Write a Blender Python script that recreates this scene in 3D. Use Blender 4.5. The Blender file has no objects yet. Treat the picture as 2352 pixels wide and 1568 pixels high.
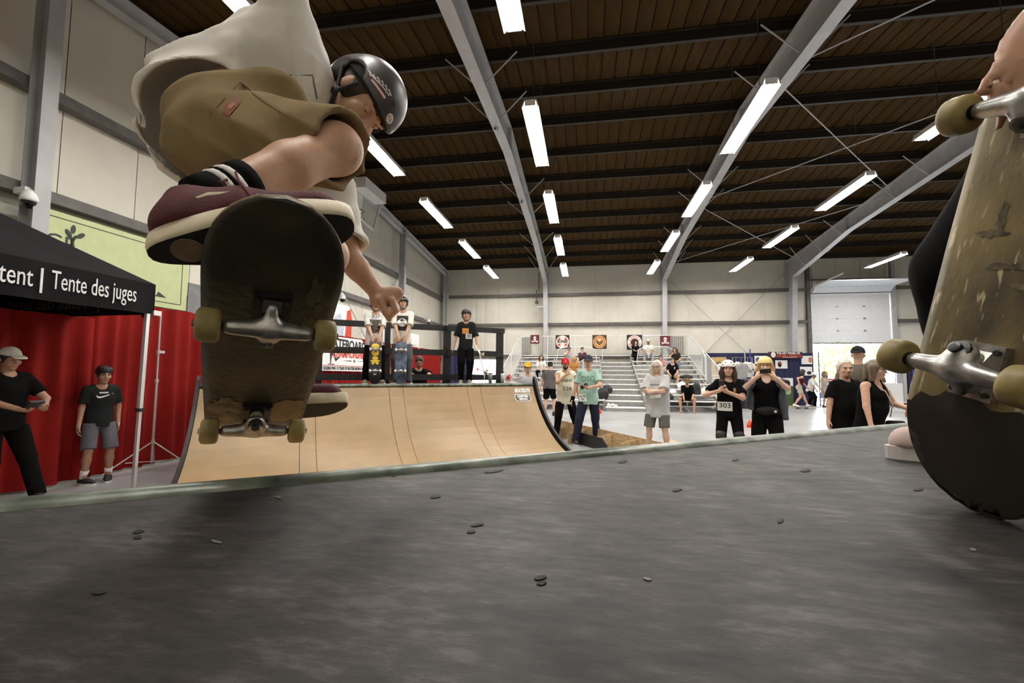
import bpy, math, random
import numpy as np
from mathutils import Matrix, Vector
from mathutils.bvhtree import BVHTree

# ------------------------------------------------------------------ camera, world, exposure
scene = bpy.context.scene
COL = scene.collection
rnd = random.Random(7)
IW, IH, FPX = 2352, 1568, 1035.0
CAM_H = 1.43
YAW, PITCH, ROLL = math.radians(9.3), math.radians(4.0), math.radians(0.38)
_f = np.array([-math.sin(YAW)*math.cos(PITCH), math.cos(YAW)*math.cos(PITCH), math.sin(PITCH)])
_r0 = np.array([math.cos(YAW), math.sin(YAW), 0.0])
_u0 = np.cross(_r0, _f)
CR = math.cos(ROLL)*_r0 + math.sin(ROLL)*_u0
CU = np.cross(CR, _f)
CF = _f
CP = np.array([0.0, 0.0, CAM_H])
cam = bpy.data.cameras.new('camera')
cam.sensor_fit = 'HORIZONTAL'
cam.sensor_width = 36.0
cam.lens = 36.0*FPX/IW
cam.clip_start = 0.02
cam.clip_end = 300
camo = bpy.data.objects.new('camera', cam)
COL.objects.link(camo)
camo.matrix_world = Matrix(((CR[0], CU[0], -CF[0], 0), (CR[1], CU[1], -CF[1], 0), (CR[2], CU[2], -CF[2], CAM_H), (0, 0, 0, 1)))
scene.camera = camo

world = bpy.data.worlds.new('daylight')
scene.world = world
world.use_nodes = True
_bg = world.node_tree.nodes['Background']
_bg.inputs[0].default_value = (0.86, 0.93, 1.0, 1)
_bg.inputs[1].default_value = 26.0
LAMP = 120.0            # strength of the fluorescent tubes
scene.view_settings.view_transform = 'Standard'
scene.view_settings.look = 'None'
scene.view_settings.gamma = 1.0
scene.view_settings.use_curve_mapping = False
scene.view_settings.exposure = -0.15
scene.cycles.max_bounces = 6
scene.cycles.diffuse_bounces = 4
scene.cycles.glossy_bounces = 3
scene.cycles.use_denoising = True
scene.cycles.sample_clamp_indirect = 6.0
scene.cycles.use_adaptive_sampling = True


def ray(x, y):
    return CF + (x-IW/2)/FPX*CR - (y-IH/2)/FPX*CU


def hit(x, y, axis, val):
    d = ray(x, y)
    return CP + (val-CP[axis])/d[axis]*d


def zd(x, y, z):
    """point seen at pixel (x, y), z metres in front of the camera"""
    return CP + z*ray(x, y)


def hitp(x, y, p, n):
    d = ray(x, y)
    n = np.array(n, float)
    return CP + ((np.array(p, float)-CP) @ n)/(d @ n)*d


V = lambda *a: np.array(a, float)


def nrm(v):
    v = np.array(v, float)
    return v/max(np.linalg.norm(v), 1e-9)


# ------------------------------------------------------------------ materials
MATS = {}


def M(name, col=(0.5, 0.5, 0.5), rough=0.6, metal=0.0, var=0.12, scale=6.0, bump=0.0, bscale=40.0, spec=0.4, emit=0.0,
      trans=0.0, col2=None, stretch=(1, 1, 1), alpha=1.0, sss=0.0):
    if name in MATS:
        return MATS[name]
    m = bpy.data.materials.new(name)
    m.use_nodes = True
    nt = m.node_tree
    b = nt.nodes['Principled BSDF']
    b.inputs['Roughness'].default_value = rough
    b.inputs['Metallic'].default_value = metal
    b.inputs['Specular IOR Level'].default_value = spec
    m.diffuse_color = (*col, 1)
    if trans:
        b.inputs['Transmission Weight'].default_value = trans
    if alpha < 1:
        b.inputs['Alpha'].default_value = alpha
    if sss:
        b.inputs['Subsurface Weight'].default_value = sss
        b.inputs['Subsurface Radius'].default_value = (0.012, 0.005, 0.003)
        b.inputs['Subsurface Scale'].default_value = 1.0
    tc = nt.nodes.new('ShaderNodeTexCoord')
    mp = nt.nodes.new('ShaderNodeMapping')
    mp.inputs['Scale'].default_value = stretch
    nt.links.new(tc.outputs['Object'], mp.inputs['Vector'])
    if var > 0 or col2:
        n = nt.nodes.new('ShaderNodeTexNoise')
        n.inputs['Scale'].default_value = scale
        n.inputs['Detail'].default_value = 5
        nt.links.new(mp.outputs[0], n.inputs['Vector'])
        r = nt.nodes.new('ShaderNodeValToRGB')
        c2 = col2 or tuple(min(1, c*(1+var)) for c in col)
        c1 = col if col2 else tuple(c*(1-var) for c in col)
        r.color_ramp.elements[0].position = 0.35
        r.color_ramp.elements[1].position = 0.68
        r.color_ramp.elements[0].color = (*c1, 1)
        r.color_ramp.elements[1].color = (*c2, 1)
        nt.links.new(n.outputs['Fac'], r.inputs['Fac'])
        nt.links.new(r.outputs['Color'], b.inputs['Base Color'])
    else:
        b.inputs['Base Color'].default_value = (*col, 1)
    if bump > 0:
        n2 = nt.nodes.new('ShaderNodeTexNoise')
        n2.inputs['Scale'].default_value = bscale
        n2.inputs['Detail'].default_value = 4
        nt.links.new(mp.outputs[0], n2.inputs['Vector'])
        bp = nt.nodes.new('ShaderNodeBump')
        bp.inputs['Strength'].default_value = bump
        bp.inputs['Distance'].default_value = 0.02
        nt.links.new(n2.outputs['Fac'], bp.inputs['Height'])
        nt.links.new(bp.outputs['Normal'], b.inputs['Normal'])
    if emit > 0:
        b.inputs['Emission Color'].default_value = (*col, 1)
        b.inputs['Emission Strength'].default_value = emit
    MATS[name] = m
    return m


# ------------------------------------------------------------------ objects
PM = {}


def tag(o, label=None, cat=None, group=None, kind=None):
    if label:
        o['label'] = label
    if cat:
        o['category'] = cat
    if group:
        o['group'] = group
    if kind:
        o['kind'] = kind
    return o


def thing(name, label, cat, loc=(0, 0, 0), rz=0.0, group=None, mat=None):
    o = bpy.data.objects.new(name, None)
    COL.objects.link(o)
    o.empty_display_size = 0.1
    mw = mat if mat is not None else Matrix.Translation(Vector(loc)) @ Matrix.Rotation(rz, 4, 'Z')
    o.matrix_world = mw
    PM[o] = mw.copy()
    return tag(o, label, cat, group)


def make_obj(name, me, parent=None, mat=None, smooth=False):
    o = bpy.data.objects.new(name, me)
    COL.objects.link(o)
    if mat is not None and not me.materials:
        for mm in (mat if isinstance(mat, (list, tuple)) else [mat]):
            me.materials.append(mm)
    if smooth:
        me.polygons.foreach_set('use_smooth', [True]*len(me.polygons))
    if parent is not None:
        o.parent = parent
    return o


class MB:
    """collects geometry in world (or parent-local, if local=True) coordinates"""

    def __init__(s):
        s.v, s.f, s.mi = [], [], []

    def add(s, vs, fs, mi=0):
        n = len(s.v)
        s.v += [tuple(map(float, p)) for p in vs]
        for f in fs:
            s.f.append(tuple(i+n for i in f))
            s.mi.append(mi)
        return s

    def box(s, a, b, mi=0):
        x0, y0, z0 = [min(p, q) for p, q in zip(a, b)]
        x1, y1, z1 = [max(p, q) for p, q in zip(a, b)]
        return s.add([(x0, y0, z0), (x1, y0, z0), (x1, y1, z0), (x0, y1, z0), (x0, y0, z1), (x1, y0, z1), (x1, y1, z1), (x0, y1, z1)],
                     [(0, 3, 2, 1), (4, 5, 6, 7), (0, 1, 5, 4), (1, 2, 6, 5), (2, 3, 7, 6), (3, 0, 4, 7)], mi)

    def obox(s, c, ex, ey, ez, mi=0):
        """box from centre and three half-extent vectors"""
        c, ex, ey, ez = map(lambda q: np.array(q, float), (c, ex, ey, ez))
        vs = [c+i*ex+j*ey+k*ez for k in (-1, 1) for j in (-1, 1) for i in (-1, 1)]
        fs = [(0, 2, 3, 1), (4, 5, 7, 6), (0, 1, 5, 4), (1, 3, 7, 5), (3, 2, 6, 7), (2, 0, 4, 6)]
        if np.dot(np.cross(ex, ey), ez) < 0:
            fs = [f[::-1] for f in fs]
        return s.add(vs, fs, mi)

    def bar(s, a, b, w, h, up=(0, 0, 1), mi=0):
        a, b = np.array(a, float), np.array(b, float)
        d = nrm(b-a)
        sd = nrm(np.cross(d, up))
        u = np.cross(sd, d)
        return s.obox((a+b)/2, d*np.linalg.norm(b-a)/2, sd*w/2, u*h/2, mi)

    def tube(s, pts, r, n=10, caps=True, mi=0):
        pts = [np.array(p, float) for p in pts]
        rs = r if isinstance(r, (list, tuple)) else [r]*len(pts)
        ref = None
        base = len(s.v)
        vs, fs = [], []
        for i, p in enumerate(pts):
            d = nrm(pts[min(i+1, len(pts)-1)]-pts[max(i-1, 0)])
            if ref is None:
                ref = np.cross(d, (0, 0, 1) if abs(d[2]) < 0.9 else (1, 0, 0))
            a = nrm(ref-d*np.dot(ref, d))
            ref = a
            b = np.cross(d, a)
            for k in range(n):
                t = 2*math.pi*k/n
                vs.append(p+rs[i]*(math.cos(t)*a+math.sin(t)*b))
        for i in range(len(pts)-1):
            for k in range(n):
                fs.append((i*n+k, i*n+(k+1) % n, (i+1)*n+(k+1) % n, (i+1)*n+k))
        if caps:
            fs.append(tuple(range(n))[::-1])
            fs.append(tuple(range((len(pts)-1)*n, len(pts)*n)))
        return s.add(vs, fs, mi)

    def prism(s, poly, d, mi=0):
        """poly: 3D points in a plane, extruded by vector d"""
        poly = [np.array(p, float) for p in poly]
        d = np.array(d, float)
        n = len(poly)
        nn = sum((np.cross(poly[i], poly[(i+1) % n]) for i in range(n)), np.zeros(3))
        if np.dot(nn, d) < 0:
            poly = poly[::-1]
        vs = poly+[p+d for p in poly]
        return s.add(vs, [tuple(range(n))[::-1], tuple(range(n, 2*n))]+[(i, (i+1) % n, n+(i+1) % n, n+i) for i in range(n)], mi)

    def lathe(s, prof, n=16, c=(0, 0, 0), ax=(0, 0, 1), mi=0):
        """prof: (radius, height) pairs"""
        c, ax = np.array(c, float), nrm(ax)
        a = nrm(np.cross(ax, (1, 0, 0) if abs(ax[0]) < 0.9 else (0, 1, 0)))
        b = np.cross(ax, a)
        vs, fs = [], []
        for (r, h) in prof:
            for k in range(n):
                t = 2*math.pi*k/n
                vs.append(c+ax*h+max(r, 1e-4)*(math.cos(t)*a+math.sin(t)*b))
        for i in range(len(prof)-1):
            for k in range(n):
                fs.append((i*n+k, i*n+(k+1) % n, (i+1)*n+(k+1) % n, (i+1)*n+k))
        fs.append(tuple(range(n))[::-1])
        fs.append(tuple(range((len(prof)-1)*n, len(prof)*n)))
        return s.add(vs, fs, mi)

    def sphere(s, c, r, nu=12, nv=8, ax=None, mi=0):
        c = np.array(c, float)
        R = np.eye(3) if ax is None else np.array(ax, float)
        r = np.array(r if isinstance(r, (list, tuple, np.ndarray)) else (r, r, r), float)
        vs, fs = [], []
        for j in range(nv+1):
            p = math.pi*j/nv
            for i in range(nu):
                t = 2*math.pi*i/nu
                vs.append(c+(r*np.array((math.sin(p)*math.cos(t), math.sin(p)*math.sin(t), math.cos(p)))) @ R)
        for j in range(nv):
            for i in range(nu):
                fs.append((j*nu+i, (j+1)*nu+i, (j+1)*nu+(i+1) % nu, j*nu+(i+1) % nu))
        return s.add(vs, fs, mi)

    def mesh(s, name, mat=None, parent=None, local=False):
        vs = s.v
        if parent is not None and not local and parent in PM:
            inv = np.array(PM[parent].inverted())
            a = np.array(vs)
            vs = (a @ inv[:3, :3].T+inv[:3, 3]).tolist()
        me = bpy.data.meshes.new(name)
        me.from_pydata(vs, [], s.f)
        for mm in (mat if isinstance(mat, (list, tuple)) else [mat]):
            if mm is not None:
                me.materials.append(mm)
        if any(s.mi):
            me.polygons.foreach_set('material_index', s.mi)
        return me

    def build(s, name, mat, parent=None, local=False, smooth=False, label=None, kind=None):
        me = s.mesh(name, mat, parent, local)
        o = make_obj(name, me, parent, None, smooth)
        if parent is not None:
            PM[o] = PM.get(parent, Matrix.Identity(4))
        return tag(o, label=label, kind=kind)


def struct(o):
    o['kind'] = 'structure'
    return o


def copy_tree(o, parent=None):
    c = o.copy()
    COL.objects.link(c)
    if parent is not None:
        c.parent = parent
    for ch in list(o.children):
        copy_tree(ch, c)
    return c


def text_mesh(body, size=1.0, extrude=0.0, align='CENTER', shear=0.0, spacing=1.0, bold=0.0):
    cu = bpy.data.curves.new('lettering', 'FONT')
    cu.body = body
    cu.size = size
    cu.extrude = extrude
    cu.align_x = align
    cu.align_y = 'CENTER'
    cu.shear = shear
    cu.space_character = spacing
    cu.offset = bold
    cu.resolution_u = 3
    ob = bpy.data.objects.new('lettering_tmp', cu)
    me = bpy.data.meshes.new_from_object(ob)
    bpy.data.objects.remove(ob)
    return me


def text(body, size, mat, parent, pos, right, up, extrude=0.002, align='CENTER', shear=0.0, spacing=1.0, bold=0.0, width=None, name='lettering', flip=False):
    """flat lettering as a mesh part: pos is the middle, right/up the reading directions (world)"""
    me = text_mesh(body, size, extrude, align, shear, spacing, bold)
    n = len(me.vertices)
    co = np.empty(n*3)
    me.vertices.foreach_get('co', co)
    co = co.reshape(-1, 3)
    if width:
        w = co[:, 0].max()-co[:, 0].min()
        co[:, 0] *= width/max(w, 1e-6)
    if flip:
        co[:, 0] *= -1
    r, u = nrm(right), nrm(up)
    nn = np.cross(r, u)
    w = np.array(pos, float)+co[:, :1]*r+co[:, 1:2]*u+co[:, 2:3]*nn
    if parent is not None and parent in PM:
        inv = np.array(PM[parent].inverted())
        w = w @ inv[:3, :3].T+inv[:3, 3]
    me.vertices.foreach_set('co', w.ravel())
    me.name = name
    me.update()
    return make_obj(name, me, parent, mat)
# ------------------------------------------------------------------ smooth bodies: a distance field turned into one continuous mesh
class Field:
    def __init__(s, lo, hi, vox):
        s.vox = vox
        s.lo = np.array(lo, float)-3*vox
        s.n = np.maximum(((np.array(hi, float)+3*vox-s.lo)/vox).astype(int)+2, 4)
        s.ax = [(s.lo[i]+vox*np.arange(s.n[i])).astype(np.float32) for i in range(3)]
        s.f = np.full(tuple(s.n), 0.12, np.float32)

    def blk(s, lo, hi):
        sl = []
        for i in range(3):
            a = int(max(0, math.floor((lo[i]-s.lo[i])/s.vox)))
            b = int(min(s.n[i], math.ceil((hi[i]-s.lo[i])/s.vox)+1))
            if b <= a:
                return None, None
            sl.append(slice(a, b))
        P = (s.ax[0][sl[0]][:, None, None], s.ax[1][sl[1]][None, :, None], s.ax[2][sl[2]][None, None, :])
        return tuple(sl), P

    def mix(s, sl, d, k, op):
        a = s.f[sl]
        if op == 'add':
            if k > 0:
                h = np.maximum(k-np.abs(a-d), 0)/k
                a = np.minimum(a, d)-h*h*k*0.25
            else:
                a = np.minimum(a, d)
        elif op == 'sub':
            d = -d
            if k > 0:
                h = np.maximum(k-np.abs(a-d), 0)/k
                a = np.maximum(a, d)+h*h*k*0.25
            else:
                a = np.maximum(a, d)
        s.f[sl] = a

    def cone(s, a, b, ra, rb, k=0.02, op='add', sq=None, clip=()):
        a, b = np.array(a, float), np.array(b, float)
        m = max(ra, rb)*(1 if sq is None else max(1, sq[1]))+k+4*s.vox
        sl, P = s.blk(np.minimum(a, b)-m, np.maximum(a, b)+m)
        if sl is None:
            return s
        q = [P[i]-np.float32(a[i]) for i in range(3)]
        sc = 1.0
        ab = b-a
        if sq is not None:
            v, fct = nrm(sq[0]), sq[1]
            dv = q[0]*v[0]+q[1]*v[1]+q[2]*v[2]
            g = (1/fct-1)
            q = [q[i]+np.float32(g*v[i])*dv for i in range(3)]
            ab = ab+g*v*np.dot(ab, v)
            sc = min(1.0, fct)
        L2 = max(float(ab @ ab), 1e-9)
        t = np.clip((q[0]*ab[0]+q[1]*ab[1]+q[2]*ab[2])/L2, 0, 1)
        d = np.sqrt((q[0]-t*ab[0])**2+(q[1]-t*ab[1])**2+(q[2]-t*ab[2])**2)-(ra+(rb-ra)*t)
        d = (d*sc).astype(np.float32)
        for (pt, n) in clip:
            n = nrm(n)
            d = np.maximum(d, ((P[0]-pt[0])*n[0]+(P[1]-pt[1])*n[1]+(P[2]-pt[2])*n[2]).astype(np.float32))
        s.mix(sl, d, k, op)
        return s

    def ell(s, c, r, R=None, k=0.02, op='add', clip=()):
        c, r = np.array(c, float), np.array(r, float)
        R = np.eye(3) if R is None else np.array(R, float)   # rows = axes
        m = max(r)+k+4*s.vox
        sl, P = s.blk(c-m, c+m)
        if sl is None:
            return s
        q = [P[i]-np.float32(c[i]) for i in range(3)]
        w = [q[0]*R[i][0]+q[1]*R[i][1]+q[2]*R[i][2] for i in range(3)]
        k0 = np.sqrt(sum((w[i]/r[i])**2 for i in range(3)))
        k1 = np.sqrt(sum((w[i]/r[i]**2)**2 for i in range(3)))+1e-6
        d = (k0*(k0-1)/k1).astype(np.float32)
        d = np.where(k0 < 0.3, np.float32(-min(r)*0.7), d)
        for (pt, n) in clip:
            n = nrm(n)
            d = np.maximum(d, ((P[0]-pt[0])*n[0]+(P[1]-pt[1])*n[1]+(P[2]-pt[2])*n[2]).astype(np.float32))
        s.mix(sl, d, k, op)
        return s

    def box(s, c, h, R=None, rd=0.01, k=0.01, op='add'):
        c, h = np.array(c, float), np.array(h, float)
        R = np.eye(3) if R is None else np.array(R, float)
        m = np.linalg.norm(h)+k+4*s.vox
        sl, P = s.blk(c-m, c+m)
        if sl is None:
            return s
        q = [P[i]-np.float32(c[i]) for i in range(3)]
        w = [np.abs(q[0]*R[i][0]+q[1]*R[i][1]+q[2]*R[i][2])-(h[i]-rd) for i in range(3)]
        d = np.sqrt(sum(np.maximum(x, 0)**2 for x in w))+np.minimum(np.maximum(np.maximum(w[0], w[1]), w[2]), 0)-rd
        s.mix(sl, d.astype(np.float32), k, op)
        return s

    def cut(s, pt, n, c=None, r=None):
        """remove everything on the side n points to (optionally only within radius r of c)"""
        n = nrm(n)
        if c is None:
            sl, P = s.blk(s.lo, s.lo+s.n*s.vox)
        else:
            c = np.array(c, float)
            sl, P = s.blk(c-r, c+r)
        if sl is None:
            return s
        d = ((P[0]-pt[0])*n[0]+(P[1]-pt[1])*n[1]+(P[2]-pt[2])*n[2]).astype(np.float32)
        s.f[sl] = np.maximum(s.f[sl], d)
        return s

    def folds(s, amp, freq, seed=0, st=(1, 1, 1)):
        r = np.random.RandomState(seed)
        acc = 0
        X, Y, Z = s.ax[0][:, None, None]*st[0], s.ax[1][None, :, None]*st[1], s.ax[2][None, None, :]*st[2]
        for i in range(5):
            k = r.normal(size=3)
            k = k/np.linalg.norm(k)*freq*(0.6+0.9*r.rand())
            w = np.sin(X*k[1]*0.7+Z*k[0]*0.9+r.rand()*6)*0.9
            acc = acc+np.sin(X*k[0]+Y*k[1]+Z*k[2]+w+r.rand()*6)
        s.f += np.float32(amp*0.4)*acc.astype(np.float32)
        return s

    def ripple(s, d, freq, amp, seed=0, wob=1.0):
        """soft cloth creases: waves along direction d, fading in and out over the cloth"""
        r = np.random.RandomState(seed)
        d = nrm(d)*freq
        X, Y, Z = s.ax[0][:, None, None], s.ax[1][None, :, None], s.ax[2][None, None, :]
        q = [r.normal(size=3)*6*wob for _ in range(3)]
        w = np.sin(X*q[0][0]+Y*q[0][1]+Z*q[0][2]+1)*1.4
        m = 0.5+0.5*np.sin(X*q[1][0]+Y*q[1][1]+Z*q[1][2]+2)
        ph = X*d[0]+Y*d[1]+Z*d[2]+w
        s.f += (amp*m*(np.abs(np.sin(ph*0.5))*2-1)).astype(np.float32)
        return s

    def mesh(s, name='body'):
        f = s.f
        f[0], f[-1] = 0.1, 0.1
        f[:, 0], f[:, -1] = 0.1, 0.1
        f[:, :, 0], f[:, :, -1] = 0.1, 0.1
        ins = f < 0
        n = s.n
        c = [n[0]-1, n[1]-1, n[2]-1]
        cnt = np.zeros(c, np.int8)
        for i in (0, 1):
            for j in (0, 1):
                for k in (0, 1):
                    cnt += ins[i:i+c[0], j:j+c[1], k:k+c[2]]
        act = (cnt > 0) & (cnt < 8)
        idx = np.argwhere(act)
        vid = np.full(c, -1, np.int32)
        vid[act] = np.arange(len(idx))
        acc = np.zeros((len(idx), 3))
        num = np.zeros(len(idx))
        cor = [(i, j, k) for i in (0, 1) for j in (0, 1) for k in (0, 1)]
        val = {q: f[idx[:, 0]+q[0], idx[:, 1]+q[1], idx[:, 2]+q[2]].astype(float) for q in cor}
        for q in cor:
            for a in range(3):
                if q[a] == 0:
                    q2 = tuple(1 if b == a else q[b] for b in range(3))
                    v0, v1 = val[q], val[q2]
                    cr = (v0 < 0) != (v1 < 0)
                    t = np.where(cr, v0/np.where(cr, v0-v1, 1), 0)
                    p = np.zeros((len(idx), 3))+np.array(q)
                    p[:, a] += t
                    acc += p*cr[:, None]
                    num += cr
        pos = s.lo+s.vox*(idx+acc/np.maximum(num, 1)[:, None])
        faces = []
        for a in range(3):
            b, d = (a+1) % 3, (a+2) % 3
            sl0 = [slice(None)]*3
            sl1 = [slice(None)]*3
            sl0[a], sl1[a] = slice(0, -1), slice(1, None)
            e0, e1 = ins[tuple(sl0)], ins[tuple(sl1)]
            w = np.argwhere(e0 != e1)
            w = w[(w[:, b] > 0) & (w[:, d] > 0) & (w[:, b] < n[b]-1) & (w[:, d] < n[d]-1)]
            fl = e0[w[:, 0], w[:, 1], w[:, 2]]
            q = []
            for (ob, od) in ((1, 1), (0, 1), (0, 0), (1, 0)):
                g = w.copy()
                g[:, b] -= ob
                g[:, d] -= od
                q.append(vid[g[:, 0], g[:, 1], g[:, 2]])
            q = np.stack(q, 1)
            q[~fl] = q[~fl][:, ::-1]
            faces.append(q)
        F = np.concatenate(faces)
        me = bpy.data.meshes.new(name)
        me.vertices.add(len(pos))
        me.vertices.foreach_set('co', pos.ravel())
        me.loops.add(len(F)*4)
        me.loops.foreach_set('vertex_index', F.ravel())
        me.polygons.add(len(F))
        me.polygons.foreach_set('loop_start', np.arange(0, len(F)*4, 4))
        me.polygons.foreach_set('loop_total', np.full(len(F), 4))
        me.polygons.foreach_set('use_smooth', np.ones(len(F), bool))
        me.update(calc_edges=True)
        me.validate()
        return me


def solid(fld, name, mat, parent, local=True, label=None):
    me = fld.mesh(name)
    if not local and parent in PM:
        me.transform(PM[parent].inverted())
    o = make_obj(name, me, parent, mat)
    PM[o] = PM.get(parent, Matrix.Identity(4))
    return tag(o, label=label)
# ------------------------------------------------------------------ hall shell
XL, XR, YN, YF = -8.05, 22.2, -1.7, 24.5
RIDGE_Y, RIDGE_Z, SLOPE = 11.8, 8.38, 0.0833


def roof(y):
    return RIDGE_Z-SLOPE*abs(y-RIDGE_Y)


m_wall = M('white_wall_sheeting', (0.70, 0.665, 0.575), 0.55, var=0.05, scale=1.3, bump=0.25, bscale=3.0)
m_girt = M('girt_steel', (0.11, 0.10, 0.092), 0.5, var=0.2)
m_purlin = M('purlin_steel', (0.014, 0.010, 0.006), 0.6, var=0.2)
m_plank = M('brown_roof_deck', (0.046, 0.0255, 0.008), 0.9, spec=0.08, var=0.25, scale=2.5, stretch=(4, 0.5, 1))
m_roofback = M('roof_backing', (0.03, 0.022, 0.014), 0.9, var=0)
m_steel = M('grey_painted_steel', (0.45, 0.45, 0.46), 0.45, var=0.08, scale=3)
m_black = M('black_paint', (0.012, 0.011, 0.011), 0.5, var=0.3, scale=12)
m_white = M('white_enamel', (0.8, 0.8, 0.79), 0.4, var=0.03)
m_chrome = M('bare_metal', (0.62, 0.62, 0.62), 0.3, metal=1.0, var=0.1, scale=30)
m_alu = M('pale_aluminium', (0.78, 0.78, 0.76), 0.38, metal=0.35, var=0.06)

# floor: sealed concrete
mf = M('sealed_concrete', (0.36, 0.365, 0.37), 0.26, var=0.14, scale=0.6, bump=0.05, bscale=60, spec=0.5)
floor = struct(MB().box((XL-0.3, YN-0.3, -0.2), (XR+0.3, YF+0.15, 0)).build('floor', mf))
# outside ground
yard_m = M('pale_asphalt', (0.55, 0.55, 0.54), 0.8, var=0.1, scale=2)
struct(MB().box((-12, YF+0.15, -0.25), (45, 75, -0.03)).build('ground', yard_m))

# door openings in the far wall (x0, x1, top)
DX0, DX1, DTOP = 11.15, 14.66, 5.45
D2 = hit(1090, 826, 1, YF)
E2 = hit(1142, 826, 1, YF)
D2X0, D2X1, D2T = D2[0], E2[0], 2.15
wall_far = struct(MB().box((XL-0.3, YF+0.1, 0), (D2X0, YF+0.16, 7.4)).box((D2X0, YF+0.1, D2T), (D2X1, YF+0.16, 7.4))
                  .box((D2X1, YF+0.1, 0), (DX0, YF+0.16, 7.4)).box((DX0, YF+0.1, DTOP-0.05), (DX1, YF+0.16, 7.4))
                  .box((DX1, YF+0.1, 0), (XR+0.3, YF+0.16, 7.4)).build('wall_far', m_wall))


def sheet_panel(parent, a, b, z0, za, zb, nrm_dir, wide=0.012):
    """one wall sheet from a to b (xy), z0 up to za/zb, bulging a little between its seams"""
    a, b = V(*a, 0), V(*b, 0)
    n = V(*nrm_dir, 0)
    d = nrm(b-a)
    a, b = a+d*wide/2, b-d*wide/2
    mb = MB()
    vs, fs = [], []
    cols, rows = 6, 8
    for j in range(rows+1):
        for i in range(cols+1):
            t, q = i/cols, j/rows
            e = min(t, 1-t)
            bul = 0.028*(1-(1-min(1, e*5))**2)*(0.75+0.25*math.sin(q*9+a[0]*3+a[1]*5+t*3))
            p = a+(b-a)*t+n*bul
            zt = za+(zb-za)*t
            vs.append((p[0], p[1], z0+(zt-z0)*q))
    for j in range(rows):
        for i in range(cols):
            k = j*(cols+1)+i
            fs.append((k, k+1, k+cols+2, k+cols+1))
    mb.add(vs, fs)
    o = mb.build('wall_sheet', m_wall, parent, smooth=True)
    return o


x = XL
edges = []
while x < XR-0.05:
    x2 = min(x+1.22, XR)
    edges.append((x, x2))
    x = x2
for (x0, x1) in edges:
    segs = [(x0, x1)]
    cuts = sorted(c for c in (D2X0, D2X1, DX0, DX1) if x0 < c < x1)
    pts = [x0]+cuts+[x1]
    for a, b in zip(pts, pts[1:]):
        if b-a < 0.03:
            continue
        mid = (a+b)/2
        z0 = D2T if D2X0 < mid < D2X1 else (DTOP if DX0 < mid < DX1 else 0)
        sheet_panel(wall_far, (b, YF+0.09), (a, YF+0.09), z0, roof(YF), roof(YF), (0, -1))
wall_left = struct(MB().prism([(XL-0.2, YN-0.2, 0), (XL-0.2, YF+0.1, 0), (XL-0.2, YF+0.1, roof(YF)+0.1), (XL-0.2, RIDGE_Y, RIDGE_Z+0.1),
                               (XL-0.2, YN-0.2, roof(YN)+0.1)], (0.08, 0, 0)).build('wall_left', m_wall))
y = YN
while y < YF-0.05:
    y2 = min(y+1.22, YF+0.08)
    sheet_panel(wall_left, (XL-0.09, y2), (XL-0.09, y), 0, roof(y2), roof(y), (1, 0))
    y = y2
wall_right = struct(MB().prism([(XR+0.15, YN-0.2, 0), (XR+0.15, YF+0.1, 0), (XR+0.15, YF+0.1, roof(YF)+0.1), (XR+0.15, RIDGE_Y, RIDGE_Z+0.1),
                                (XR+0.15, YN-0.2, roof(YN)+0.1)], (0.1, 0, 0)).build('wall_right', m_wall))
wall_near = struct(MB().box((XL-0.2, YN-0.3, 0), (XR+0.2, YN-0.2, roof(YN)+0.1)).build('wall_near', m_wall))


def c_girt(mb, a, b, n, z, h=0.2, d=0.2):
    """C-section rail: web away from the wall, lips to it"""
    n = V(*n, 0)
    a, b = V(*a, z), V(*b, z)
    mb.bar(a+n*d-V(0, 0, 0), b+n*d, 0.012, h)
    mb.bar(a+n*d/2+V(0, 0, h/2), b+n*d/2+V(0, 0, h/2), d, 0.012)
    mb.bar(a+n*d/2-V(0, 0, h/2), b+n*d/2-V(0, 0, h/2), d, 0.012)


for z in (2.35, 4.08, 5.70):
    spans = [(XL, XR)]
    if z == 5.70:
        spans = [(XL, DX0-0.25), (DX1+0.25, XR)]
    if z == 4.08 or z == 2.35:
        spans = [(XL, DX0-0.25), (DX1+0.25, XR)]
    for a, b in spans:
        mb = MB()
        c_girt(mb, (a, YF+0.02), (b, YF+0.02), (0, -1), z, 0.14, 0.16)
        mb.build('girt', m_girt, wall_far)
for z in (2.35, 4.02, 5.58):
    mb = MB()
    c_girt(mb, (XL-0.04, YN), (XL-0.04, YF), (1, 0), z, 0.16, 0.18)
    mb.build('girt', m_girt, wall_left)

# ceiling: backing sheets, deck planks along the slope, purlins across
ceiling = struct(MB().prism([(XL-0.2, YN-0.3, roof(YN)+0.06), (XL-0.2, RIDGE_Y, RIDGE_Z+0.06), (XL-0.2, YF+0.2, roof(YF)+0.06), (XL-0.2, YF+0.2, roof(YF)+0.12),
                             (XL-0.2, RIDGE_Y, RIDGE_Z+0.14), (XL-0.2, YN-0.3, roof(YN)+0.12)], (XR-XL+0.5, 0, 0)).build('ceiling', m_roofback))
pw = 0.305
for (ya, yb) in ((RIDGE_Y, YF), (YN, RIDGE_Y)):
    mb = MB()
    mb.prism([(0, ya, roof(ya)+0.02), (0, yb, roof(yb)+0.02), (0, yb, roof(yb)+0.045), (0, ya, roof(ya)+0.045)], (pw-0.028, 0, 0))
    me = mb.mesh('deck_plank', m_plank)
    k = 0
    x = XL-0.1
    while x < XR:
        o = bpy.data.objects.new('deck_plank', me)
        COL.objects.link(o)
        o.location = (x, 0, rnd.uniform(-0.006, 0.006))
        o.parent = ceiling
        x += pw
ys = [YF-0.5-1.52*i for i in range(19)]
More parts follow.
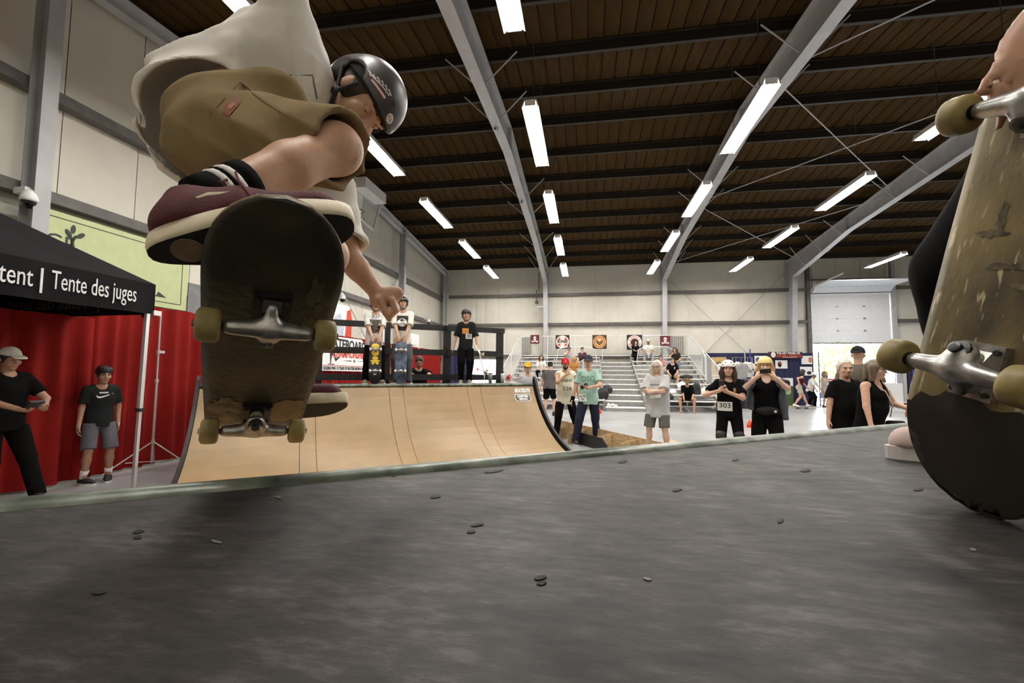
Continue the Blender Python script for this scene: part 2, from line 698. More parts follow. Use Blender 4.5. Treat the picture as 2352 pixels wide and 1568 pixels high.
for y in ys:
    if y < YN:
        continue
    mb = MB()
    z = roof(y)
    mb.box((XL, y-0.006, z-0.2), (XR, y+0.006, z+0.01)).box((XL, y-0.07, z-0.012), (XR, y, z+0.005)).box((XL, y, z-0.205), (XR, y+0.075, z-0.19))
    mb.build('purlin', m_purlin, ceiling)

# ------------------------------------------------------------------ steel frames
FX = [-2.1, 4.0, 10.1, 16.2]
FL = ['leftmost steel portal frame with white column behind the left end of the bleachers',
      'second steel portal frame from the left with column behind the bleachers',
      'third steel portal frame from the left with column beside the overhead door',
      'rightmost steel portal frame with column right of the overhead door']
for i, X in enumerate(FX):
    t = thing('steel_portal', FL[i], 'steel frame', (X, YF, 0), group='portal frames')
    top = lambda y: roof(y)-0.21
    kn_y, kn_z = YF-0.85, 6.25        # inside of the knee
    base_y = YF-0.33
    prof_out = [(YF-0.02, 0), (YF-0.02, top(YF)), (RIDGE_Y, top(RIDGE_Y)), (YN+0.1, top(YN+0.1)), (YN+0.1, 0)]
    prof_in = [(base_y, 0), (kn_y, kn_z), (19.0, 7.02), (RIDGE_Y, 7.5), (4.6, 6.95), (YN+0.95, 6.25), (YN+0.42, 0)]
    w = 0.008
    MB().prism([(X-w, y, z) for y, z in prof_out[:2]+[(19.0, top(19.0))]]+[(X-w, y, z) for y, z in prof_in[:3][::-1]], (2*w, 0, 0)) \
        .prism([(X-w, y, z) for y, z in [(19.0, top(19.0)), (RIDGE_Y, top(RIDGE_Y)), (4.6, top(4.6))]+prof_in[2:5][::-1]], (2*w, 0, 0)) \
        .prism([(X-w, y, z) for y, z in [(4.6, top(4.6))]+prof_out[3:]+prof_in[4:][::-1]], (2*w, 0, 0)).build('web', m_steel, t)
    fw = 0.12
    for prof, nm in ((prof_in, 'inner_flange'), (prof_out, 'outer_flange')):
        for j in range(len(prof)-1):
            (y0, z0), (y1, z1) = prof[j], prof[j+1]
            MB().bar((X, y0, z0), (X, y1, z1), 2*fw, 0.022, up=(0, -(z1-z0), (y1-y0))).build(nm, m_steel, t)
    for y in (8.6, 10.1, 14.7, 16.2, 19.3, 20.8, 22.3):
        zz = 7.5-abs(y-RIDGE_Y)*0.066
        if y > 19:
            zz = 7.02-(y-19)*0.21
        mb = MB()
        for sx in (-1, 1):
            mb.tube([(X+sx*0.1, y, zz+0.02), (X+sx*0.75, y, roof(y)-0.18)], 0.016, 6)
        mb.build('flange_brace', m_steel, t)
    for y, zz in ((19.0, 7.02), (RIDGE_Y, 7.5)):
        MB().box((X-0.115, y-0.012, zz), (X+0.115, y+0.012, top(y))).build('splice_plate', m_steel, t)

# gable posts and rake beam on the left wall
for (y, lab) in ((5.1, 'pale steel post on the left wall behind the judges tent'), (11.7, 'steel post of the left wall hidden behind the jumping skater'),
                 (18.1, 'grey steel post on the left wall above the skaters on the far deck'), (YF-0.3, 'grey steel post in the far left corner of the hall')):
    t = thing('steel_post', lab, 'post', (XL, y, 0), group='gable posts')
    X = XL+0.17
    MB().box((X, y-0.1, 0), (X+0.015, y+0.1, roof(y)-0.3)).build('flange', m_steel, t)
    MB().box((X, y-0.006, 0), (X+0.24, y+0.006, roof(y)-0.3)).build('web', m_steel, t)
    MB().box((X+0.24, y-0.1, 0), (X+0.255, y+0.1, roof(y)-0.3)).build('flange', m_steel, t)
t = thing('rake_beam', 'sloping grey steel rafter along the top of the left wall', 'beam', (XL, RIDGE_Y, RIDGE_Z))
for (ya, yb) in ((YN, RIDGE_Y), (RIDGE_Y, YF)):
    a, b = V(XL+0.3, ya, roof(ya)-0.33), V(XL+0.3, yb, roof(yb)-0.33)
    MB().bar(a, b, 0.012, 0.26).build('web', m_steel, t)
    MB().bar(a-V(0, 0, 0.13), b-V(0, 0, 0.13), 0.2, 0.016).build('flange', m_steel, t)
    MB().bar(a+V(0, 0, 0.13), b+V(0, 0, 0.13), 0.2, 0.016).build('flange', m_steel, t)

# bracing rods under the roof and on the far wall
rods = [((4.0, 10.0, 7.75), (10.1, 16.4, 7.5), 'thin steel roof brace rod running right and away between two rafters'),
        ((4.0, 16.4, 7.5), (10.1, 10.0, 7.75), 'long thin roof brace rod rising right toward the held skateboard'),
        ((4.0, 16.6, 7.45), (10.1, 23.2, 6.9), 'thin roof brace rod ending at the knee beside the overhead door'),
        ((4.0, 23.2, 6.9), (10.1, 16.6, 7.45), 'far thin roof brace rod crossing another near the far wall'),
        ((4.0, 9.8, 7.75), (10.1, 4.0, 7.5), 'near thin roof brace rod leaving the picture at upper right'),
        ((4.1, YF-0.1, 6.6), (10.0, YF-0.1, 0.5), 'wall brace rod falling right behind the bleachers and booths'),
        ((4.1, YF-0.08, 0.5), (10.0, YF-0.08, 6.6), 'wall brace rod rising right behind the bleachers and booths'),
        ((XL+0.14, 12.0, 5.4), (XL+0.14, 17.9, 0.5), 'left wall brace rod falling toward the far corner behind the deck rail'),
        ((XL+0.16, 12.0, 0.5), (XL+0.16, 17.9, 5.4), 'left wall brace rod rising toward the far corner behind the deck rail')]
for a, b, lab in rods:
    tag(MB().tube([a, b], 0.016, 6).build('brace_rod', m_steel), lab, 'brace rod', 'steel brace rods')

# ------------------------------------------------------------------ light fixtures
m_tube = M('lit_fluorescent_tube', (1.0, 0.96, 0.9), 0.4, var=0, emit=LAMP)
m_slot = M('dark_reflector_slot', (0.03, 0.03, 0.03), 0.5, var=0)
m_refl = M('white_reflector', (0.85, 0.85, 0.84), 0.35, var=0)
FW, FLn = 0.25, 2.44


def make_fixture():
    t = thing('fluorescent_fixture', 'x', 'light fixture')
    mb = MB()
    prof = [(-FW/2-0.03, -0.02), (-FW/2, 0.0), (-0.1, 0.09), (0.1, 0.09), (FW/2, 0.0), (FW/2+0.03, -0.02), (FW/2+0.03, 0.0), (0.11, 0.115), (-0.11, 0.115), (-FW/2-0.03, 0.0)]
    mb.prism([(x, 0, z) for x, z in prof], (0, FLn, 0))
    mb.build('housing', m_white, t, local=True)
    for s in (0, 1):
        MB().box((-0.1, s*FLn-0.006, 0.0), (0.1, s*FLn+0.006, 0.1)).build('end_cap', m_white, t, local=True)
    for x in (-0.115, -0.07, -0.022, 0.022, 0.07, 0.115):
        for y0 in (0.03, 1.24):
            z = 0.035 if abs(x) < 0.1 else 0.012
            MB().tube([(x, y0, z), (x, y0+1.17, z)], 0.0165, 8).build('tube', m_tube, t, local=True)
    for x in (-0.046, 0.046):
        mb = MB()
        for k in range(14):
            y0 = 0.06+k*0.17
            mb.box((x-0.005, y0, 0.004), (x+0.005, y0+0.095, 0.03))
        mb.build('slot_strip', m_slot, t, local=True, kind='stuff')
        MB().box((x-0.012, 0.02, 0.03), (x+0.012, FLn-0.02, 0.05)).build('reflector_ridge', m_refl, t, local=True)
    mb = MB()
    return t


ROWS = [(-4.53, 'left of the leftmost rafter', [3.6, 7.85, 11.95, 16.0, 20.1]),
        (-0.98, 'just right of the leftmost rafter', [-0.5, 3.6, 7.85, 11.95, 16.0, 20.1]),  # nearest fixture is unseen, added to light the skater from the front
        (3.1, 'just left of the second rafter', [3.6, 7.85, 11.95, 16.0, 20.1]),
        (6.88, 'between the second and third rafters', [3.6, 7.85, 11.95, 16.0, 20.1]),
        (12.63, 'above the overhead door', [3.6, 7.85, 11.95, 16.0, 20.1])]
ORD = ['nearest the far wall', 'second from far wall', 'third from far wall', 'fourth from far wall', 'fifth from far wall', 'added fill light behind the camera']
FIX0 = None
for (X, where, yy) in ROWS:
    for k, y in enumerate(sorted(yy, reverse=True)):
        lab = 'lit fluorescent fixture %s, %s' % (where, ORD[k])
        if FIX0 is None:
            FIX0 = make_fixture()
            t = FIX0
        else:
            t = copy_tree(FIX0)
        t.location = (X, y, 6.3)
        t['label'] = lab
        t['group'] = 'fluorescent ceiling fixtures'
        for yw in (0.5, 1.94):
            MB().tube([(0, yw, 0.11), (0, yw, roof(y+yw)-6.3)], 0.006, 5).build('hanger_wire', m_girt, t, local=True)

# ------------------------------------------------------------------ overhead door, far right
m_door = M('white_door_section', (0.74, 0.75, 0.77), 0.45, var=0.03)
m_seal = M('dark_seal', (0.05, 0.05, 0.05), 0.7, var=0)
door = thing('door_1', 'white sectional overhead door half raised over a bright opening', 'door', (DX0, YF, 3.0))
door['kind'] = 'structure'
nsec, z0 = 4, 3.02
sh = 0.6
for k in range(nsec):
    MB().box((DX0+0.02, YF-0.02, z0+k*sh+0.0015), (DX1-0.02, YF+0.04, z0+(k+1)*sh-0.0015)).build('door_section', m_door, door)
    for x in (DX0+1.15, DX1-1.15):
        MB().box((x-0.05, YF-0.035, z0+k*sh-0.035), (x+0.05, YF-0.02, z0+k*sh+0.035)).build('hinge', m_chrome, door)
zt = z0+nsec*sh
# bent and overhead sections
for (ya, za, yb, zb) in ((YF, zt+0.01, YF-0.42, zt+0.33), (YF-0.44, zt+0.34, YF-1.05, zt+0.36), (YF-1.07, zt+0.36, YF-1.66, zt+0.38)):
    MB().prism([(DX0+0.02, ya, za), (DX0+0.02, yb, zb), (DX0+0.02, yb, zb+0.045), (DX0+0.02, ya, za+0.045)], (DX1-DX0-0.04, 0, 0)).build('door_section', m_door, door)
for x in (DX0-0.03, DX1+0.03):
    MB().tube([(x, YF-0.03, 0.1), (x, YF-0.03, zt), (x, YF-0.15, zt+0.24), (x, YF-0.45, zt+0.37), (x, YF-3.0, zt+0.46)], 0.03, 6).build('track', m_alu, door)
MB().tube([(DX0-0.15, YF-0.12, zt+0.75), (DX1+0.15, YF-0.12, zt+0.75)], 0.03, 8).build('spring_shaft', m_girt, door)
MB().box((DX0, YF-0.03, z0-0.04), (DX1, YF+0.05, z0)).build('bottom_seal', m_seal, door)
for i, (x0, x1) in enumerate(((DX0-0.22, DX0-0.06), (DX1+0.06, DX1+0.22))):
    struct(MB().box((x0, YF-0.12, 0), (x1, YF+0.12, 7.1)).build('trim_%d' % (i+1), m_girt if i == 0 else m_steel))
struct(MB().box((DX0-0.2, YF-0.1, DTOP+0.02), (DX1+0.2, YF+0.12, DTOP+0.2)).build('trim_3', m_girt))
# timber framing above the overhead door
for k in range(4):
    x = DX0+0.1+k*1.1
    struct(MB().box((x, YF-0.02, DTOP+0.2), (x+0.12, YF+0.1, 7.15)).build('trim_%d' % (4+k), m_wall))

# man door in the far left corner, standing open
struct(MB().box((D2X0-0.08, YF-0.03, 0), (D2X0, YF+0.17, D2T+0.08)).box((D2X1, YF-0.03, 0), (D2X1+0.08, YF+0.17, D2T+0.08))
       .box((D2X0, YF-0.03, D2T), (D2X1, YF+0.17, D2T+0.08)).build('trim_8', m_steel))
dd = thing('door_2', 'pale steel exit door standing open in the far left corner', 'door', (D2X0, YF, 0))
dd['kind'] = 'structure'
MB().obox((D2X0-0.02, YF-0.5, 1.05), (0.022, 0, 0), (0, 0.48, 0), (0, 0, 1.04)).build('door_leaf', m_white, dd)
MB().tube([(D2X0+0.03, YF-0.9, 1.0), (D2X0+0.07, YF-0.9, 1.0), (D2X0+0.07, YF-0.35, 1.0), (D2X0+0.03, YF-0.35, 1.0)], 0.015, 6).build('push_bar', m_girt, dd)

# ------------------------------------------------------------------ outside: hedge trees, a white truss and a white van-sized tent
m_leaf = M('sunlit_leaves', (0.22, 0.33, 0.08), 0.7, var=0.5, scale=3)
m_bark = M('tree_bark', (0.12, 0.08, 0.05), 0.9)


def tree(label, x, y, h, r, seed):
    rr = random.Random(seed)
    t = thing('tree', label, 'tree', (x, y, 0), group='trees outside the overhead door')
    MB().tube([(x, y, 0), (x+0.1, y, h*0.35), (x-0.1, y+0.1, h*0.7)], [0.16, 0.12, 0.05], 8).build('trunk', m_bark, t)
    mb = MB()
    for i in range(1500):
        while True:
            q = V(rr.uniform(-1, 1), rr.uniform(-1, 1), rr.uniform(-1, 1))
            if 0.3 < np.linalg.norm(q) < 1:
                break
        c = V(x, y, h*0.55)+q*V(r, r, h*0.47)
        a = nrm(V(rr.gauss(0, 1), rr.gauss(0, 1), rr.gauss(0, 1)))*rr.uniform(0.12, 0.24)
        b = nrm(np.cross(a, V(rr.gauss(0, 1), rr.gauss(0, 1), rr.gauss(0, 1))))*rr.uniform(0.06, 0.12)
        mb.add([c-a, c-b, c+a, c+b], [(0, 1, 2, 3)])
    o = mb.build('foliage', m_leaf, t)
    o['kind'] = 'stuff'


for i, (x, y, h, r, lab) in enumerate(((19.0, 40, 4.6, 2.6, 'sunlit green tree outside at the left of the door opening'),
                                       (23.4, 41, 5.2, 2.8, 'sunlit green tree outside behind the large man in a cap'),
                                       (27.3, 40, 5.0, 2.6, 'sunlit green tree outside at the right of the door opening'))):
    tree(lab, x, y, h, r, i)
gt = thing('truss_stand', 'white metal truss frame standing outside the overhead door', 'truss', (17.5, 31, 0))
for a, b in (((16.9, 31, 0), (16.9, 31, 4.4)), ((18.6, 31, 0), (16.95, 31, 3.4)), ((16.9, 31, 3.5), (19.2, 31, 3.5)), ((19.2, 31, 0), (19.2, 31, 4.4)), ((17.6, 31, 3.5), (19.2, 31, 1.6))):
    MB().bar(a, b, 0.08, 0.08, up=(0, 1, 0)).build('truss_member', m_white, gt)
vt = thing('white_trailer', 'white trailer parked outside behind the metal truss', 'trailer', (20.5, 34, 0))
MB().box((20.0, 33.0, 0.45), (23.2, 35.2, 2.5)).build('body', m_white, vt)
for x in (20.7, 22.4):
    MB().lathe([(0.3, -0.1), (0.34, -0.08), (0.34, 0.08), (0.3, 0.1)], 14, (x, 33.0, 0.32), (0, 1, 0)).build('wheel', m_black, vt)
MB().box((20.15, 32.98, 0.9), (21.2, 33.01, 2.2)).build('side_door', m_alu, vt)
# ------------------------------------------------------------------ mini ramp, turned about 35 degrees to the hall
RA = math.radians(54.5)
RU = V(math.sin(RA), math.cos(RA), 0)      # along the coping
RN = V(-math.cos(RA), math.sin(RA), 0)     # from the near deck to the far deck
DH, RAD = 1.22, 2.0
NC, FC = 0.97, 7.62                        # the two copings, distance along RN
S0, S1 = -1.15, 4.22
TH = math.acos(1-DH/RAD)
TL = RAD*math.sin(TH)
FF0 = FC-TL
NF0 = NC+TL


def rp(dn, s, z):
    return RN*dn+RU*s+V(0, 0, z)


m_skin = M('tan_ramp_sheet', (0.305, 0.205, 0.105), 0.42, var=0.10, scale=2.2, bump=0.02, bscale=80, spec=0.35)
m_ply = M('raw_plywood', (0.50, 0.35, 0.19), 0.6, var=0.22, scale=3, stretch=(1, 6, 6))
m_plyside = M('plywood_frame', (0.36, 0.26, 0.15), 0.7, var=0.2)

# painted, scuffed deck top
m_deck = M('scuffed_dark_deck', (0.075, 0.068, 0.062), 0.42, var=0, spec=0.28)
nt = m_deck.node_tree
pb = nt.nodes['Principled BSDF']
tc = nt.nodes.new('ShaderNodeTexCoord')
mpn = nt.nodes.new('ShaderNodeMapping')
mpn.inputs['Rotation'].default_value = (0, 0, 0.9)
mpn.inputs['Scale'].default_value = (5, 16, 1)
nt.links.new(tc.outputs['Object'], mpn.inputs['Vector'])
n1 = nt.nodes.new('ShaderNodeTexNoise')
n1.inputs['Scale'].default_value = 3.6
n1.inputs['Detail'].default_value = 8
n1.inputs['Roughness'].default_value = 0.7
nt.links.new(mpn.outputs[0], n1.inputs['Vector'])
n2 = nt.nodes.new('ShaderNodeTexNoise')
n2.inputs['Scale'].default_value = 7.0
n2.inputs['Detail'].default_value = 9
n2.inputs['Roughness'].default_value = 0.62
nt.links.new(tc.outputs['Object'], n2.inputs['Vector'])
mxa = nt.nodes.new('ShaderNodeMath')
mxa.operation = 'MULTIPLY_ADD'
mxa.inputs[1].default_value = 0.55
nt.links.new(n1.outputs['Fac'], mxa.inputs[0])
mx2 = nt.nodes.new('ShaderNodeMath')
mx2.operation = 'MULTIPLY'
mx2.inputs[1].default_value = 0.45
nt.links.new(n2.outputs['Fac'], mx2.inputs[0])
nt.links.new(mx2.outputs[0], mxa.inputs[2])
cr = nt.nodes.new('ShaderNodeValToRGB')
cr.color_ramp.elements.new(0.47)
cr.color_ramp.elements.new(0.57)
for i_, (p, c) in enumerate(((0.39, (0.0035, 0.0028, 0.0022)), (0.46, (0.011, 0.009, 0.0076)), (0.53, (0.019, 0.016, 0.0138)), (0.64, (0.062, 0.055, 0.05)))):
    cr.color_ramp.elements[i_].position = p
    cr.color_ramp.elements[i_].color = (*c, 1)
nt.links.new(mxa.outputs[0], cr.inputs['Fac'])
nt.links.new(cr.outputs['Color'], pb.inputs['Base Color'])
rr_ = nt.nodes.new('ShaderNodeMapRange')
rr_.inputs['From Min'].default_value = 0.35
rr_.inputs['From Max'].default_value = 0.65
rr_.inputs['To Min'].default_value = 0.65
rr_.inputs['To Max'].default_value = 0.54
nt.links.new(mxa.outputs[0], rr_.inputs['Value'])
nt.links.new(rr_.outputs[0], pb.inputs['Roughness'])
bpn = nt.nodes.new('ShaderNodeBump')
bpn.inputs['Strength'].default_value = 0.35
bpn.inputs['Distance'].default_value = 0.004
nt.links.new(mxa.outputs[0], bpn.inputs['Height'])
nt.links.new(bpn.outputs['Normal'], pb.inputs['Normal'])

m_cop = M('worn_green_grey_coping', (0.04, 0.052, 0.036), 0.36, metal=0.3, var=0.5, scale=13, col2=(0.19, 0.21, 0.17), stretch=(1, 1, 1))

ramp = thing('mini_ramp', 'wooden mini ramp with tan riding surface, steel coping and black edges', 'ramp', rp(4.3, 1.5, 0))


def arc(side, k, n=14):
    """point k of n on a transition: (dn, z)"""
    th = TH*k/n*0.975
    if side == 'far':
        return FF0+RAD*math.sin(th), RAD*(1-math.cos(th))
    return NF0-RAD*math.sin(th), RAD*(1-math.cos(th))


def skin_sheet(sa, sb, side, k0, k1, n=14):
    g = 0.003
    vs, fs = [], []
    m = 0
    for k in range(k0, k1+1):
        dn, z = arc(side, k, n)
        th = TH*k/n*0.975
        nx = (-math.sin(th), math.cos(th)) if side == 'far' else (math.sin(th), math.cos(th))
        for t in (0, 0.012):
            for s in (sa+g, sb-g):
                vs.append(rp(dn-nx[0]*t, s, z-nx[1]*t+0.012))
        m += 1
    for i in range(m-1):
        a, b = i*4, (i+1)*4
        q = [(a, a+1, b+1, b), (a+2, b+2, b+3, a+3), (a, b, b+2, a+2), (a+1, a+3, b+3, b+1)]
        fs += q if side == 'far' else [f[::-1] for f in q]
    e = [(0, 2, 3, 1), ((m-1)*4, (m-1)*4+1, (m-1)*4+3, (m-1)*4+2)]
    fs += e if side == 'far' else [f[::-1] for f in e]
    return MB().add(vs, fs).build('ramp_sheet', m_skin, ramp)


seams = [S0+0.03, 0.16, 0.37, 1.48, 1.71, 2.85, 3.10, S1-0.03]
for sa, sb in zip(seams, seams[1:]):
    skin_sheet(sa, sb, 'far', 0, 14)
    skin_sheet(sa, sb, 'near', 0, 14)
    w = (FF0-NF0)
    for q in range(2):
        a, b = NF0+w*q/2+0.003, NF0+w*(q+1)/2-0.003
        MB().obox(rp((a+b)/2, (sa+sb)/2, 0.006), RN*(b-a)/2, RU*(sb-sa-0.006)/2, V(0, 0, 0.006)).build('flat_sheet', m_skin, ramp)
# screw heads along the seams of the far transition
m_screw = M('screw_heads', (0.25, 0.14, 0.06), 0.5, metal=0.3, var=0)
mb = MB()
for s in seams[1:-1]:
    for k in range(1, 28):
        th = TH*k/28
        dn, z = FF0+RAD*math.sin(th), RAD*(1-math.cos(th))
        nx = RN*-math.sin(th)+V(0, 0, math.cos(th))
        for o in (-0.022, 0.022):
            c = rp(dn, s+o, z+0.012)+nx*0.0008
            mb.obox(c, RU*0.004, nx*0.0008, np.cross(RU, nx)*0.004)
mb.build('screw_row', m_screw, ramp, kind='stuff')
# coping pipes
for dn, sa, sb, nm in ((NC, S0, S1, 'coping'), (FC, S0+0.02, S1-0.03, 'coping')):
    o = MB().tube([rp(dn, sa+(sb-sa)*k/12, DH-0.014) for k in range(13)], 0.029, 20).build(nm, m_cop, ramp, smooth=True)
# side cheeks following the curve, standing proud of the surface
for s, w in ((S0-0.012, 0.04), (S1+0.012, 0.045)):
    for side in ('far', 'near'):
        poly_t, poly_b = [], []
        for k in range(0, 17):
            th = TH*min(k, 14)/14
            ext = max(0, k-14)*0.075
            c0 = FF0 if side == 'far' else NF0
            sg = 1 if side == 'far' else -1
            tang = V(math.cos(th), math.sin(th))
            nx = V(-math.sin(th), math.cos(th))
            p = V(RAD*math.sin(th), RAD*(1-math.cos(th)))+tang*ext
            up = 0.055 if k < 16 else 0.02
            a = p+nx*up
            b = p-nx*(0.075 if k < 15 else (0.05 if k == 15 else 0.0))
            poly_t.append(rp(c0+sg*a[0], s, max(a[1], 0.01)))
            poly_b.append(rp(c0+sg*b[0], s, max(b[1], 0.0)))
        mbx = MB()
        for k in range(16):
            mbx.prism([poly_t[k], poly_t[k+1], poly_b[k+1], poly_b[k]], RU*w)
        mbx.build('edge_cheek', m_black, ramp)
        # plywood side wall under the curve
        pts = []
        for k in range(15):
            dn, z = arc(side, k)
            pts.append(rp(dn, s+0.01, max(z-0.03, 0.0)))
        endn = FC if side == 'far' else NC
        pts.append(rp(endn, s+0.01, 0))
        MB().prism(pts, RU*0.018).build('side_panel', m_plyside, ramp)
# decks
FDB = 9.0
MB().obox(rp((FC+FDB)/2+0.02, (S0+S1)/2, DH-0.02), RN*(FDB-FC)/2, RU*(S1-S0)/2, V(0, 0, 0.018)).build('far_deck', m_deck, ramp)
MB().obox(rp(FDB, (S0+S1)/2, DH/2-0.02), RN*0.02, RU*(S1-S0)/2, V(0, 0, DH/2-0.03)).build('back_panel', m_plyside, ramp)
for s in (S0+0.02, S1-0.02):
    MB().obox(rp((FC+FDB)/2, s, DH/2-0.02), RN*(FDB-FC)/2, RU*0.01, V(0, 0, DH/2-0.03)).build('side_panel', m_plyside, ramp)
    MB().obox(rp(NC/2-0.42, s, DH/2-0.02), RN*(NC+0.85)/2, RU*0.01, V(0, 0, DH/2-0.03)).build('side_panel', m_plyside, ramp)
ND0 = -0.85
seam_s = (hit(1960, 1024, 2, DH) @ RU)
for a, b in ((S0, seam_s-0.002), (seam_s+0.002, S1)):
    MB().obox(rp((NC-0.02+ND0)/2, (a+b)/2, DH-0.012), RN*(NC-0.02-ND0)/2, RU*(b-a)/2, V(0, 0, 0.012)).build('deck_sheet', m_deck, ramp)
MB().obox(rp(ND0, (S0+S1)/2, DH/2-0.02), RN*0.02, RU*(S1-S0)/2, V(0, 0, DH/2-0.03)).build('back_panel', m_plyside, ramp)
# gouges worn through the paint of the near deck
m_gouge = M('dark_gouge', (0.008, 0.007, 0.006), 0.8, var=0)
m_chip = M('bare_chip', (0.13, 0.12, 0.11), 0.6, var=0.2)
gouge_px = [(1240, 1328, 16, 5), (1243, 1341, 12, 4), (1083, 1222, 12, 3), (1098, 1206, 16, 3), (318, 1222, 14, 4), (316, 1235, 10, 4), (1793, 1197, 10, 4),
            (1555, 1126, 14, 3), (1135, 1083, 22, 3), (1852, 1081, 14, 3), (1000, 1142, 12, 3), (1430, 1060, 10, 3), (1690, 1057, 10, 2), (228, 1362, 16, 5), (905, 1092, 9, 3), (2110, 1125, 14, 3)]
for (px, py, w, h) in gouge_px:
    rr = random.Random(px)
    pts = []
    for k in range(9):
        t = 2*math.pi*k/9
        q = rr.uniform(0.7, 1.15)
        p = hit(px+w*q*math.cos(t), py+h*q*math.sin(t)*1.1+w*0.12*math.cos(t)*-1, 2, DH)
        pts.append((p[0], p[1], DH+0.0004))
    MB().prism(pts, (0, 0, 0.0008)).build('gouge', m_gouge, ramp)
for (px, py, w, h) in [(497, 1245, 14, 3), (1487, 1331, 10, 3), (640, 1143, 8, 2), (2235, 1263, 8, 3)]:
    pts = []
    for k in range(7):
        t = 2*math.pi*k/7
        p = hit(px+w*math.cos(t), py+h*math.sin(t)+w*0.2*math.cos(t), 2, DH)
        pts.append((p[0], p[1], DH+0.0004))
    MB().prism(pts, (0, 0, 0.0008)).build('chip', m_chip, ramp)
# stickers at the top right of the far transition
th = TH*13.0/14
for (px, py, kind) in ((1199, 897, 'a'), (1201, 913, 'b')):
    best = None
    for k in range(60, 141):
        th = TH*k/140
        dn, z = FF0+RAD*math.sin(th), RAD*(1-math.cos(th))+0.014
        p = hitp(px, py, RN*dn, RN)
        if best is None or abs(p[2]-z) < best[0]:
            best = (abs(p[2]-z), th, p)
    th, p = best[1], best[2]
    nx = RN*-math.sin(th)+V(0, 0, math.cos(th))
    up = RN*math.cos(th)+V(0, 0, math.sin(th))
    if kind == 'a':
        MB().obox(p+nx*0.002, RU*0.175, up*0.055, nx*0.001).build('sticker', M('grey_sticker', (0.30, 0.24, 0.17), 0.5, var=0), ramp)
        text('SKATELITE', 0.1, m_white, ramp, p+nx*0.004, RU, up, 0.0006, width=0.33, bold=0.004, shear=0.2)
    else:
        for (w, h, mt, o) in ((0.165, 0.075, m_white, 0.002), (0.155, 0.064, M('dark_sticker', (0.09, 0.08, 0.07), 0.5, var=0), 0.004)):
            pts = []
            for (sx, sy) in ((-1, -0.3), (-0.85, -1), (0.85, -1), (1, -0.3), (1, 0.5), (0.9, 1), (-0.9, 1), (-1, 0.5)):
                pts.append(p+nx*o+RU*w*sx+up*h*sy)
            MB().prism(pts, nx*0.0012).build('sticker', mt, ramp)
        text('RAMPTIME', 0.06, m_white, ramp, p+nx*0.007+up*0.026, RU, up, 0.0006, width=0.22, bold=0.003)
        text('RENTALS', 0.055, m_white, ramp, p+nx*0.007-up*0.03, RU, up, 0.0006, width=0.17, bold=0.003)

# rail at the back of the far deck
rail = thing('guard_rail', 'black wooden guard rail along the back of the far ramp deck', 'railing', rp(FDB-0.08, 2, DH))
rs = [-0.72, 0.48, 1.69, 2.9, 4.1]
dnr = FDB-0.06
for s in rs:
    MB().obox(rp(dnr, s, DH+0.54), RN*0.035, RU*(0.075 if s > 2 else 0.05), V(0, 0, 0.545)).build('post', m_black, rail)
for z, h in ((DH+1.125, 0.055), (DH+0.615, 0.06), (DH+0.115, 0.06)):
    for a, b in zip(rs, rs[1:]):
        lo, hi = (a if a == rs[0] else a), b
        if z > DH+1:
            MB().obox(rp(dnr, (lo+hi)/2, z), RN*0.045, RU*((hi-lo)/2+(0.1 if b == rs[-1] else 0.0)), V(0, 0, h)).build('rail', m_black, rail)
        else:
            MB().obox(rp(dnr-0.05, (lo+hi)/2, z), RN*0.019, RU*((hi-lo)/2+0.05*(b == rs[-1])), V(0, 0, h)).build('rail', m_black, rail)

# ------------------------------------------------------------------ unfinished wooden ramp pieces on the floor
box_t = thing('wooden_ramp_frame', 'unfinished plywood ramp frame with ribs lying on the floor', 'ramp frame', hit(1420, 1030, 2, 0))
pa, pb_ = hit(1286, 1003, 2, 0), hit(1530, 1052, 2, 0)
dv = nrm(pb_-pa)
nv = np.cross(V(0, 0, 1), dv)
ha, hb = 0.37, 0.25
for (t0, t1) in ((0.0, 0.33), (0.335, 0.7), (0.705, 1.0)):
    qa, qb = pa+(pb_-pa)*t0, pa+(pb_-pa)*t1
    za, zb = ha+(hb-ha)*t0, ha+(hb-ha)*t1
    MB().prism([qa, qb, qb+V(0, 0, zb), qa+V(0, 0, za)], nv*0.02).build('plywood_panel', m_ply, box_t)
for (t, L, h) in ((0.06, 0.32, 0.24), (0.30, 0.5, 0.25), (0.56, 0.42, 0.27), (0.78, 0.42, 0.24)):
    q = pa+(pb_-pa)*t
    MB().prism([q, q-nv*L, q-nv*L+V(0, 0, h*0.8), q+V(0, 0, h)], dv*0.02).build('rib', m_ply, box_t)
fp = []
q0, q1 = hit(1322, 1016, 2, 0), hit(1396, 1040, 2, 0)
for k in range(9):
    t = k/8
    q = q0+(q1-q0)*t
    hgt = 0.24*min(1, (t+0.1)*4)*min(1, (1.05-t)*6)**0.5
    fp.append((q, hgt))
mb = MB()
for (q, h1), (q2, h2) in zip(fp, fp[1:]):
    mb.prism([q, q2, q2+V(0, 0, h2), q+V(0, 0, h1)], nv*-0.02)
mb.build('black_template', m_black, box_t)
o = thing('plywood_wedge', 'plywood wedge on the floor at the feet of the grey haired person', 'wedge', hit(1550, 1040, 2, 0))
qa, qb = hit(1536, 1040, 2, 0), hit(1600, 1040, 2, 0)
MB().prism([qa, qb, qb+V(0, 0, 0.05), qa+V(0, 0, 0.2)], V(0.1, 0.35, 0)).build('plywood_panel', m_ply, o)
MB().prism([qa+V(0.1, 0.35, 0), qa+V(0.12, 0.35, 0), qa+V(0.12, 0.7, 0.0), qa+V(0.1, 0.7, 0.0), ], V(0, 0, 0.2)).build('rib', m_ply, o)
